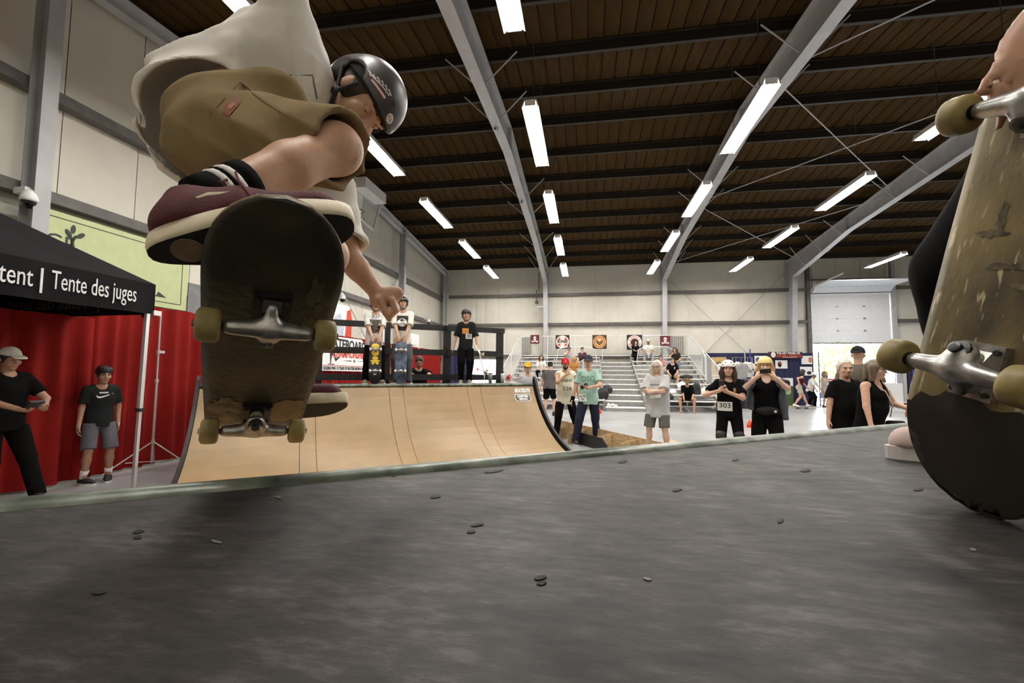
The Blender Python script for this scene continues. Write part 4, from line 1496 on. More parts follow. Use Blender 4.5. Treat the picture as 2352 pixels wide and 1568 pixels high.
# ------------------------------------------------------------------ vendor booths right of the bleachers
BYb = 22.6
drape('navy booth drape behind the helmeted women', (hit(1612, 830, 1, BYb)[0], BYb), (hit(1722, 830, 1, BYb)[0], BYb), 2.44, m_navy, 21, 0.02, 0.2, 'navy booth drapes')
drape('navy booth drape with pinned pictures beside the overhead door', (hit(1724, 830, 1, BYb)[0], BYb), (hit(1868, 830, 1, BYb)[0], BYb), 2.44, m_navy, 22, 0.02, 0.2, 'navy booth drapes')
drape('navy booth drape right of the overhead door', (hit(2080, 830, 1, BYb)[0], BYb), (hit(2160, 830, 1, BYb)[0], BYb), 2.44, m_navy, 23, 0.02, 0.2, 'navy booth drapes')
for (px, lab, mt, h) in ((1613, 'silver booth upright beside the bleacher rail', m_pipe, 2.5), (1723, 'blue booth upright between the two booth drapes', m_bluepipe, 2.62), (1711, 'silver booth upright behind the shirts', m_pipe, 2.5), (1880, 'thin booth upright in front of the door opening', m_bluepipe, 2.48), (2095, 'blue booth upright right of the overhead door', m_bluepipe, 2.6)):
    xx = hit(px, 830, 1, BYb-0.1)[0]
    t = thing('booth_upright', lab, 'pole', (xx, BYb-0.12, 0), group='booth uprights')
    MB().tube([(xx, BYb-0.12, 0), (xx, BYb-0.12, h)], 0.025, 8).build('pole', mt, t)
    MB().box((xx-0.2, BYb-0.32, 0), (xx+0.2, BYb+0.08, 0.012)).build('base_plate', m_steel, t)


def on_booth(px, py, y=BYb-0.08):
    return hit(px, py, 1, y)


def poster(label, x0, y0, x1, y1, mark, mcol):
    a, b = on_booth(x0, y1), on_booth(x1, y0)
    y = BYb-0.035
    t = thing('poster', label, 'poster', ((a[0]+b[0])/2, y, a[2]), group='posters pinned to the booth drape')
    MB().box((a[0], y-0.01, a[2]), (b[0], y, b[2])).build('card', m_banner, t)
    w, h = b[0]-a[0], b[2]-a[2]
    c = V(a[0]+w*mark[0], y-0.012, a[2]+h*mark[1])
    mb = MB()
    mb.sphere(c, (w*mark[2], 0.003, h*mark[3]), 12, 8)
    mb.build('picture_print', mcol, t)
    if mark[4]:
        MB().box((c[0]-w*0.1, y-0.018, c[2]+h*0.12), (c[0]+w*0.12, y-0.014, c[2]+h*0.25)).build('picture_detail', m_redprint, t)
    return t


poster('white poster with a dark blue sketch left of the yellow helmet', 1734, 817, 1760, 836, (0.3, 0.55, 0.2, 0.28, 0), M('blue_ink', (0.05, 0.07, 0.2), 0.6))
poster('white poster with a dark face drawing on the booth drape', 1782, 827, 1809, 846, (0.36, 0.5, 0.17, 0.36, 1), m_blackprint)
poster('white poster with a tan square drawing beside the door', 1842, 817, 1866, 836, (0.82, 0.5, 0.2, 0.36, 1), M('tan_print', (0.45, 0.22, 0.1), 0.6))
poster('white poster behind the white helmeted skater by the door', 1839, 842, 1866, 862, (0.75, 0.3, 0.2, 0.2, 0), m_blackprint)
poster('plain white poster low on the drape beside the skating woman', 1798, 868, 1822, 886, (0.6, 0.4, 0.1, 0.1, 0), m_steel)
hb_ = thing('header_sign', 'dark maroon header sign with white and red lettering over the booth', 'sign', on_booth(1802, 815))
a, b = on_booth(1764, 823), on_booth(1841, 808)
MB().box((a[0], BYb-0.16, a[2]), (b[0], BYb-0.13, b[2])).build('board', M('maroon_board', (0.05, 0.012, 0.016), 0.5), hb_)
text('THE ART WORK OF', 0.13, m_cream, hb_, V((a[0]+b[0])/2+0.12, BYb-0.163, b[2]-0.07), (1, 0, 0), (0, 0, 1), 0.001, width=1.0, bold=0.004)
text('POWELL PERALTA', 0.13, m_redprint, hb_, V((a[0]+b[0])/2+0.16, BYb-0.163, b[2]-0.2), (1, 0, 0), (0, 0, 1), 0.001, width=1.05, bold=0.004)
MB().box((a[0]+0.6, BYb-0.165, a[2]+0.05), (b[0]-0.25, BYb-0.16, a[2]+0.065)).build('sign_rule', m_cream, hb_)
MB().sphere((a[0]+0.2, BYb-0.165, (a[2]+b[2])/2+0.02), (0.1, 0.003, 0.13), 12, 8).build('skull_print', m_cream, hb_)
# tan roll-up banner
a, b = hit(1636, 928, 1, 21.2), hit(1668, 820, 1, 21.2)
tb_ = thing('rollup_banner', 'tan roll-up banner with a round white face emblem', 'banner', (a[0], 21.2, 0))
MB().box((a[0], 21.19, 0.06), (b[0], 21.2, b[2])).build('sheet', M('tan_sheet', (0.50, 0.34, 0.14), 0.6, var=0.05), tb_)
MB().box((a[0]-0.03, 21.12, 0), (b[0]+0.03, 21.28, 0.07)).build('base', m_alu, tb_)
cc = hit(1652, 843, 1, 21.19)
MB().sphere(cc+V(-0.02, -0.002, 0.02), (0.15, 0.005, 0.23), 16, 10).build('emblem_print', M('brown_print', (0.14, 0.05, 0.03), 0.6), tb_)
MB().sphere(cc+V(0.02, -0.008, 0), (0.115, 0.005, 0.18), 16, 10).build('emblem_print', m_cream, tb_)
for sx in (-1, 1):
    MB().sphere(cc+V(0.02+sx*0.04, -0.014, 0.02), (0.025, 0.004, 0.03), 8, 6).build('emblem_eye', m_blackprint, tb_)
for (px, py, w) in ((1651, 862, 0.5), (1648, 868, 0.4)):
    c = hit(px, py, 1, 21.185)
    MB().box((c[0]-w/2, 21.18, c[2]-0.025), (c[0]+w/2, 21.186, c[2]+0.025)).build('print_line', m_cream, tb_)


def hung_shirt(label, px, py, w, mat, y):
    c = hit(px, py, 1, y)
    t = thing('hung_shirt', label, 'shirt', c, group='shirts hung at the booth')
    f = Field(c-V(0.5, 0.12, 0.5), c+V(0.5, 0.12, 0.45), 0.02)
    f.cone(c+V(0, 0, 0.12), c+V(0, 0, -0.36), w*0.62, w*0.6, 0.03, sq=((0, 1, 0), 0.25), clip=((c-V(0, 0, 0.4), (0, 0, -1)),))
    for sg in (-1, 1):
        f.cone(c+V(sg*w*0.45, 0, 0.2), c+V(sg*w*0.98, 0, 0.0), 0.09, 0.09, 0.03, sq=((0, 1, 0), 0.4))
    f.folds(0.008, 22, px)
    solid(f, 'cloth', mat, t, local=False)
    MB().tube([c+V(0, 0, 0.28), V(c[0], c[1], 2.20)], 0.008, 6).build('hanger_hook', m_chrome, t)


hung_shirt('plain white shirt hung behind the white helmet', 1691, 848, 0.32, m_banner, 21.8)
hung_shirt('grey shirt hung on the rack between the two helmeted women', 1703, 851, 0.36, M('grey_shirt_cloth', (0.30, 0.30, 0.30), 0.8), 21.6)
hung_shirt('white shirt hung behind the grey shirt', 1718, 846, 0.34, m_cream, 22.0)
xa, xb = hit(1683, 850, 1, 21.8)[0], hit(1728, 850, 1, 21.8)[0]
t = thing('garment_rail', 'silver garment rail holding the hung shirts at the booth', 'garment rail', (xa, 21.8, 0))
MB().tube([(xa, 21.8, 0.02), (xa, 21.8, 2.2), (xb, 21.8, 2.2), (xb, 21.8, 0.02)], 0.018, 8).build('rail_tube', m_pipe, t)
for x_ in (xa, xb):
    MB().box((x_-0.03, 21.5, 0), (x_+0.03, 22.1, 0.03)).build('foot', m_pipe, t)
# black-skirted table
tq = thing('booth_table', 'booth table with a black skirt behind the helmeted women', 'table', (hit(1712, 900, 1, 20.8)[0], 20.8, 0))
xa, xb = hit(1690, 900, 1, 20.8)[0], hit(1745, 900, 1, 20.8)[0]
MB().box((xa, 20.4, 0.72), (xb, 21.1, 0.75)).build('table_top', m_blackprint, tq)
MB().box((xa+0.01, 20.42, 0.0), (xb-0.01, 21.08, 0.72)).build('table_skirt', M('black_skirt', (0.01, 0.01, 0.012), 0.8), tq)
for k, (px, py, mt, lab, sz) in enumerate(((1704, 912, M('tan_bag', (0.4, 0.25, 0.12), 0.7), 'tan paper bag on the floor by the black-skirted table', (0.12, 0.1, 0.16)), (1703, 912, None, '', None))):
    if mt is None:
        continue
    c = hit(px, 932, 2, 0)
    t = thing('paper_bag', lab, 'bag', c)
    MB().box(c+V(-sz[0], -sz[1], 0), c+V(sz[0], sz[1], sz[2]*2)).build('bag_body', mt, t)
    MB().tube([c+V(-0.05, 0, sz[2]*2), c+V(-0.04, 0, sz[2]*2+0.08), c+V(0.04, 0, sz[2]*2+0.08), c+V(0.05, 0, sz[2]*2)], 0.006, 6).build('bag_handle', mt, t)
# green framed board by the skating woman
c = hit(1808, 935, 2, 0)
t = thing('sign_board', 'small dark board with green pattern on the floor behind the skating woman', 'sign', (c[0], c[1]+0.6, 0))
a, b = hit(1800, 922, 1, c[1]+0.6), hit(1816, 886, 1, c[1]+0.6)
MB().box((a[0], c[1]+0.6, 0.0), (b[0]+0.1, c[1]+0.63, b[2])).build('board', M('dark_green_board', (0.05, 0.08, 0.03), 0.6), t)
MB().sphere((a[0]+0.2, c[1]+0.6, b[2]-0.25), (0.13, 0.01, 0.16), 12, 8).build('emblem_print', M('pale_green_print', (0.3, 0.4, 0.2), 0.6), t)
MB().box((a[0]-0.05, c[1]+0.5, 0), (b[0]+0.25, c[1]+0.7, 0.03)).build('base', M('lime_base', (0.45, 0.5, 0.2), 0.6), t)
# steel crowd barrier near the door, red pennant and lettered white sign
c = hit(1885, 930, 2, 0)
t = thing('crowd_barrier', 'thin steel crowd barrier in the door opening', 'barrier', c)
for (dx) in (0.0, 1.6):
    MB().tube([c+V(dx, 0, 0), c+V(dx, 0, 1.1)], 0.02, 8).build('post', m_girt, t)
    MB().tube([c+V(dx, -0.25, 0.01), c+V(dx, 0.25, 0.01)], 0.02, 8).build('foot', m_girt, t)
for z in (0.2, 1.1):
    MB().tube([c+V(0, 0, z), c+V(1.6, 0, z)], 0.02, 8).build('cross_rail', m_girt, t)
for k in range(1, 9):
    MB().tube([c+V(1.6*k/9, 0, 0.2), c+V(1.6*k/9, 0, 1.1)], 0.009, 6).build('bar', m_girt, t)
c = hit(1907, 875, 1, c[1]-0.1)
t = thing('pennant', 'red pennant with white mark hung on the crowd barrier', 'pennant', c)
MB().prism([c+V(-0.22, 0, 0.12), c+V(0.3, 0, 0.12), c+V(0.36, 0, -0.12), c+V(-0.22, 0, -0.12)], (0, 0.01, 0)).build('cloth', M('pennant_red', (0.6, 0.03, 0.03), 0.6), t)
MB().prism([c+V(-0.05, -0.004, 0.05), c+V(0.12, -0.004, 0.06), c+V(0.06, -0.004, -0.06)], (0, 0.003, 0)).build('mark_print', m_banner, t)
c = hit(2052, 944, 2, 0)
t = thing('white_sign_box', 'white lettered sign box on the floor right of the couple', 'sign', c)
a, b = hit(2022, 942, 1, c[1]), hit(2073, 880, 1, c[1])
MB().box((a[0], c[1], 0), (b[0], c[1]+0.35, b[2])).build('box_body', m_banner, t)
q = hit(2050, 932, 1, c[1]-0.004)
text('surrey', 0.24, M('grey_letter', (0.1, 0.1, 0.1), 0.6), t, q, (1, 0, 0), (0, 0, 1), 0.001, width=0.62)
q = hit(2042, 900, 1, c[1]-0.002)
disc(q, 0.06, c[1]-0.001, r2=0.035).build('logo_print', m_girt, t)
c2 = hit(2080, 941, 2, 0)
t = thing('dark_cup', 'dark red paper cup on the floor beside the white sign box', 'cup', c2)
MB().lathe([(0.045, 0), (0.065, 0.3)], 14, c2).build('cup_body', M('cup_red', (0.16, 0.03, 0.02), 0.5), t)
MB().lathe([(0.07, 0.3), (0.068, 0.33)], 14, c2).build('lid', m_white, t)


# ------------------------------------------------------------------ cones
def cone_(label, px, py, h):
    c = hit(px, py, 2, 0)
    t = thing('traffic_cone', label, 'traffic cone', c, group='small orange cones')
    mo = M('cone_orange', (0.72, 0.06, 0.015), 0.5, var=0.05)
    MB().lathe([(0.085*h/0.23, 0.012), (0.012, h)], 18, c).build('cone_body', mo, t, smooth=True)
    MB().box(c+V(-0.1, -0.1, 0)*h/0.23, c+V(0.1, 0.1, 0)*h/0.23+V(0, 0, 0.014)).build('base', mo, t)


cone_('small orange cone between the two helmeted women', 1722, 981, 0.22)
cone_('small orange cone partly hidden behind the man in mint', 1376, 949, 0.24)

# ------------------------------------------------------------------ things on the far deck
def on_deck(px, dn):
    p = hitp(px, 870, RN*dn, RN)
    return V(p[0], p[1], DH)


c = on_deck(1126, 8.45)
t = thing('tumbler', 'grey tumbler standing on the far deck by the end post', 'tumbler', c)
MB().lathe([(0.034, 0), (0.045, 0.12), (0.048, 0.19)], 16, c).build('cup_body', M('grey_tumbler', (0.25, 0.25, 0.27), 0.4), t, smooth=True)
MB().lathe([(0.05, 0.19), (0.05, 0.205), (0.03, 0.21)], 16, c).build('lid', m_girt, t)
c = on_deck(1154, 8.4)
t = thing('water_bottle', 'pale mint water bottle with dark cap on the far deck', 'bottle', c)
MB().lathe([(0.036, 0), (0.038, 0.17), (0.03, 0.2)], 16, c).build('bottle_body', M('pale_mint', (0.55, 0.68, 0.66), 0.4), t, smooth=True)
MB().lathe([(0.024, 0.2), (0.024, 0.25), (0.015, 0.26)], 12, c).build('cap', m_black, t)
c = on_deck(1167, 8.7)
t = thing('pom_pom', 'red and white pom-pom on the far deck beside the bottle', 'pom-pom', c)
mb, mb2 = MB(), MB()
rr = random.Random(3)
for k in range(130):
    d = nrm(V(rr.gauss(0, 1), rr.gauss(0, 1), rr.gauss(0.15, 1)))
    e = c+V(0, 0, 0.1)+d*rr.uniform(0.07, 0.1)
    (mb if k % 3 else mb2).bar(c+V(0, 0, 0.1), e, 0.006, 0.002, up=nrm(V(rr.gauss(0, 1), rr.gauss(0, 1), 0.1)))
mb.build('red_strands', M('pom_red', (0.6, 0.02, 0.03), 0.5), t, kind='stuff')
mb2.build('white_strands', m_banner, t, kind='stuff')


# bags and clothes left on the bleachers
def bag(label, px, py, y, zb, w, h, mat, cat='bag', name='sports_bag'):
    c = hit(px, py, 1, y)
    c[2] = zb
    t = thing(name, label, cat, c, group='bags left on the bleachers')
    f = Field(c-V(w, w*0.8, 0.02), c+V(w, w*0.8, h*1.15), 0.025)
    f.ell(c+V(0, 0, h*0.42), (w*0.5, w*0.36, h*0.52), k=0.03)
    f.box(c+V(0, 0, h*0.3), (w*0.45, w*0.3, h*0.3), rd=0.05, k=0.05)
    f.folds(0.012, 20, px)
    f.cut(c+V(0, 0, 0.0), (0, 0, -1))
    solid(f, 'bag_body', mat, t, local=False)
    MB().tube([c+V(-w*0.2, -w*0.15, h*0.85), c+V(-w*0.1, -w*0.2, h*1.05), c+V(w*0.1, -w*0.2, h*1.05), c+V(w*0.2, -w*0.15, h*0.85)], 0.012, 6).build('bag_strap', mat, t)


m_bagblk = M('black_bag_cloth', (0.015, 0.014, 0.016), 0.7)
m_baggry = M('grey_bag_cloth', (0.2, 0.19, 0.19), 0.7)
bag('black backpack at the bottom of the left bleacher section beside the aisle', 1383, 900, 18.36, 0.42, 0.5, 0.5, m_bagblk)
bag('black and white bag on the second row beside the aisle', 1394, 872, 19.0, 0.63, 0.45, 0.34, m_bagblk)
bag('black helmet bag on the front row left of the seated man', 1536, 910, 18.36, 0.42, 0.36, 0.28, m_bagblk)
bag('dark bag on the upper rows near the right bleacher rail', 1576, 842, 20.8, 1.24, 0.55, 0.16, m_bagblk)
bag('dark coat bundle on the middle rows by the right rail', 1572, 853, 20.2, 1.04, 0.6, 0.2, m_bagblk)
bag('white cloth bundle on the row behind the seated man in a hat', 1568, 866, 19.4, 0.83, 0.45, 0.32, m_banner)
bag('small white cloth heap on the row beside the man in shorts', 1544, 872, 19.0, 0.63, 0.3, 0.2, m_banner)
bag('tall black bag on the second row near the right rail', 1599, 880, 18.9, 0.63, 0.34, 0.5, m_bagblk)
bag('grey tote bag at the right end of the second row', 1618, 893, 18.9, 0.63, 0.34, 0.3, m_plk)
# pair of white shoes at the end of the bottom row and a padded mat
for k, (px, lab) in enumerate(((1402, 'white shoe lying left on the bottom bleacher step'), (1411, 'white shoe lying right on the bottom bleacher step'))):
    c = hit(px, 925, 1, 18.05)
    c[2] = 0.165
    t = thing('loose_shoe', lab, 'shoe', c, group='loose white shoes on the bleachers')
    f = Field(c-V(0.2, 0.1, 0.02), c+V(0.2, 0.1, 0.14), 0.012)
    f.cone(c+V(-0.09, 0, 0.045), c+V(0.09, 0, 0.035), 0.045, 0.035, 0.02)
    f.cone(c+V(-0.08, 0, 0.06), c+V(-0.06, 0, 0.09), 0.04, 0.035, 0.02)
    f.cut(c, (0, 0, -1))
    solid(f, 'upper', m_banner, t, local=False)
    MB().box(c+V(-0.13, -0.04, 0), c+V(0.125, 0.04, 0.018)).build('sole', m_cream, t)
c = hit(1590, 935, 2, 0)
t = thing('padded_mat', 'dark padded seat cushion along the front bleacher row', 'mat', (c[0], 18.35, 0.42))
a, b = hit(1535, 915, 1, 18.2)[0], hit(1641, 915, 1, 18.2)[0]
f = Field((a, 18.15, 0.2), (b+0.1, 18.6, 0.5), 0.03)
f.box(((a+b)/2, 18.36, 0.35), ((b-a)/2, 0.2, 0.1), rd=0.05)
f.folds(0.01, 12, 4)
solid(f, 'cushion', M('charcoal_cushion', (0.05, 0.045, 0.05), 0.8), t, local=False)
MB().tube([(a, 18.15, 0.35), (b, 18.15, 0.35)], 0.008, 6).build('piping', m_blackprint, t)
# small fittings on the far wall
q = hit(1097, 846, 1, YF-0.02)
t = thing('fire_alarm', 'small red fire alarm beside the bright exit doorway', 'fire alarm', q)
MB().box(q+V(-0.06, 0, -0.12), q+V(0.06, 0.1, 0.0)).build('case', M('alarm_red', (0.4, 0.02, 0.02), 0.4), t)
MB().box(q+V(-0.06, 0, 0.0), q+V(0.06, 0.1, 0.1)).build('strobe', m_white, t)
a = hit(1238, 634, 1, YF+0.02)
t = thing('conduit', 'thin dark electrical conduit beside the first far wall column', 'conduit', a)
MB().tube([V(a[0], YF-0.0, 7.0), V(a[0], YF-0.0, 6.0), V(a[0]-0.14, YF-0.0, 6.0), V(a[0]-0.14, YF-0.0, 5.4)], 0.02, 6).build('pipe_run', m_girt, t)
MB().box((a[0]-0.2, YF-0.04, 5.25), (a[0]-0.08, YF+0.06, 5.4)).build('junction_box', m_girt, t)
t = thing('column_shelf', 'small pale metal shelf bracket on the first far wall column', 'bracket', (-2.1, YF-0.5, 4.95))
MB().box((-2.55, YF-0.75, 4.93), (-1.95, YF-0.35, 4.97)).build('shelf_plate', m_alu, t)
MB().bar((-2.1, YF-0.45, 4.6), (-2.1, YF-0.7, 4.93), 0.04, 0.04, up=(1, 0, 0)).build('strut', m_alu, t)
# ------------------------------------------------------------------ people
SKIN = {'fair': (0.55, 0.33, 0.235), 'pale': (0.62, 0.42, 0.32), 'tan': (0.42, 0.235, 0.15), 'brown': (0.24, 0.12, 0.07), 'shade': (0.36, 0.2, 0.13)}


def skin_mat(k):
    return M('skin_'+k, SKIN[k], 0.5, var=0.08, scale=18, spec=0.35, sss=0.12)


def cloth(name, col, rough=0.88, var=0.10, bump=0.06):
    return M('cloth_'+name, col, rough, var=var, scale=9, bump=bump, bscale=420, spec=0.08)


def hair_mat(name, col):
    return M('hair_'+name, col, 0.55, var=0.35, scale=30, bump=0.5, bscale=60, stretch=(1, 1, 0.15))


def ik(a, c, l1, l2, hint):
    d = c-a
    L = np.linalg.norm(d)
    if L > (l1+l2)*0.998:
        c = a+d/L*(l1+l2)*0.998
        d = c-a
        L = np.linalg.norm(d)
    x = (l1*l1-l2*l2+L*L)/(2*L)
    h = math.sqrt(max(l1*l1-x*x, 1e-6))
    u = d/L
    p = np.array(hint, float)-u*np.dot(hint, u)
    return a+u*x+nrm(p)*h, c


def hand(f, w, d, pn, side, curl=0.5, s=1.0, thumb=0.6, splay=0.12, pinch=False):
    """hand on field f: wrist w, pointing d, palm facing pn, side +1 = thumb on the (d x pn) side"""
    d = nrm(d)
    pn = nrm(pn-d*np.dot(pn, d))
    a = np.cross(d, pn)*side           # across the palm toward the thumb
    R = np.array([a, d, pn])
    f.ell(w+d*0.045*s, (0.038*s, 0.052*s, 0.017*s), R, k=0.012*s)
    f.cone(w-d*0.01*s, w+d*0.02*s, 0.026*s, 0.028*s, k=0.015*s, sq=(pn, 0.75))
    for i, (o, L) in enumerate(((0.028, 0.066), (0.010, 0.075), (-0.009, 0.069), (-0.027, 0.054))):
        b = w+d*(0.088-0.006*abs(i-1.3))*s+a*o*s
        dd = nrm(d+a*(o*splay*22))
        ang = curl*0.85
        p = b
        r = (0.0092-0.0005*i)*s
        for j, (q, c2) in enumerate(((0.45, 1.0), (0.32, 1.25), (0.23, 0.8))):
            dd = nrm(dd*math.cos(ang*c2)+pn*math.sin(ang*c2)) if abs(ang) > 1e-3 else dd
            # recompute a bending plane
            e = p+dd*L*q*s
            f.cone(p, e, r, r*0.92, k=0.004*s)
            p = e
            r *= 0.92
    b = w+d*0.022*s+a*0.03*s+pn*0.006*s
    t1 = b+nrm(d*0.6+a*(0.75-thumb*0.4)+pn*0.3*thumb)*0.042*s
    t2 = t1+nrm(d*0.85+a*(0.2-thumb*0.5)+pn*0.5*thumb)*0.034*s
    f.cone(w+d*0.02*s+a*0.018*s, b, 0.018*s, 0.015*s, k=0.012*s)
    f.cone(b, t1, 0.0125*s, 0.011*s, k=0.008*s)
    f.cone(t1, t2, 0.0105*s, 0.0088*s, k=0.004*s)


def head_prims(f, c, r, fw, u, s, beard=False):
    R = np.array([r, fw, u])
    P = lambda x, y, z: c+(r*x+fw*y+u*z)*s
    f.ell(P(0, -0.012, 0.025), np.array((0.076, 0.096, 0.09))*s, R, k=0.02*s)
    f.ell(P(0, 0.03, -0.045), np.array((0.055, 0.062, 0.068))*s, R, k=0.03*s)
    f.ell(P(0, 0.068, -0.088), np.array((0.026, 0.022, 0.02))*s, R, k=0.02*s)
    f.cone(P(0, 0.088, 0.018), P(0, 0.108, -0.022), 0.008*s, 0.0135*s, k=0.012*s)
    for sg in (-1, 1):
        f.ell(P(sg*0.012, 0.098, -0.026), np.array((0.009, 0.009, 0.008))*s, R, k=0.008*s)
        f.ell(P(sg*0.077, -0.008, -0.005), np.array((0.012, 0.02, 0.032))*s, R, k=0.008*s)
        f.ell(P(sg*0.032, 0.092, 0.012), np.array((0.017, 0.014, 0.011))*s, R, k=0.01*s, op='sub')
        f.cone(P(sg*0.014, 0.088, 0.03), P(sg*0.05, 0.078, 0.031), 0.009*s, 0.008*s, k=0.012*s)
        f.ell(P(sg*0.04, 0.066, -0.022), np.array((0.024, 0.02, 0.022))*s, R, k=0.02*s)
    f.ell(P(0, 0.091, -0.054), np.array((0.024, 0.010, 0.010))*s, R, k=0.008*s)


def face_bits(t, c, r, fw, u, s, hm, lipc=(0.36, 0.13, 0.1), brow=True, eyes=True):
    P = lambda x, y, z: c+(r*x+fw*y+u*z)*s
    R = np.array([r, fw, u])
    me_ = M('eye_white', (0.42, 0.38, 0.34), 0.3, var=0)
    mi_ = M('eye_iris', (0.03, 0.02, 0.015), 0.15, var=0)
    ml_ = M('lips', lipc, 0.45, var=0)
    if eyes:
        for sg in (-1, 1):
            mb = MB().sphere(P(sg*0.032, 0.0775, 0.010), 0.0115*s, 10, 8, ax=R)
            e = mb.build('eye', me_, t, local=True, smooth=True)
            MB().sphere(P(sg*0.032, 0.0872, 0.0095), (0.0068*s, 0.003*s, 0.0068*s), 8, 6, ax=R).build('iris', mi_, e, local=True)
    if brow:
        for sg in (-1, 1):
            MB().tube([P(sg*0.016, 0.098, 0.031), P(sg*0.034, 0.093, 0.036), P(sg*0.052, 0.078, 0.031)], [0.004*s, 0.0045*s, 0.003*s], 6).build('eyebrow', hm, t, local=True)
    MB().sphere(P(0, 0.0985, -0.0535), (0.021*s, 0.005*s, 0.0062*s), 10, 6, ax=R).build('lips', ml_, t, local=True)


def decal(t, kind, spec, mat, bvh, name, off=0.004):
    """flat print laid on the front of a garment: points (x, z) in local metres are pushed back onto the cloth"""
    if kind == 'text':
        body, cx, cz, size, width, bold = spec
        me = text_mesh(body, size, 0.0, bold=bold)
        co = np.array([v.co[:] for v in me.vertices])
        if width:
            co[:, 0] *= width/max(co[:, 0].max()-co[:, 0].min(), 1e-6)
        pts = [(cx-p[0], cz+p[1]) for p in co]
        faces = [tuple(p.vertices)[::-1] for p in me.polygons]
    elif kind == 'strip':
        a_, b_ = spec
        pts = [(-x, z) for x, z in a_]+[(-x, z) for x, z in b_]
        n = len(a_)
        faces = [(i, i+1, n+i+1, n+i) for i in range(n-1)]
    elif kind == 'rect':
        cx, cz, w, h = spec
        n, m = 8, 8
        pts = [(cx+w*(i/n-0.5), cz+h*(j/m-0.5)) for j in range(m+1) for i in range(n+1)]
        faces = [(j*(n+1)+i+1, j*(n+1)+i, (j+1)*(n+1)+i, (j+1)*(n+1)+i+1) for j in range(m) for i in range(n)]
    else:
        pts = [(-x, z) for x, z in spec]
        faces = [tuple(range(len(pts)))[::-1]]
        c = np.mean(pts, 0)
        pts = pts+[tuple(c)]
        k = len(pts)-1
        faces = [((i+1) % k, i, k) for i in range(k)]
    vs = []
    last = 0.1
    for (x, z) in pts:
        h = bvh.ray_cast(Vector((x, 1.5, z)), Vector((0, -1, 0)))
        y = h[0].y if h[0] is not None else last
        last = y
        vs.append((x, y+off, z))
    return MB().add(vs, faces).build(name, mat, t, local=True)


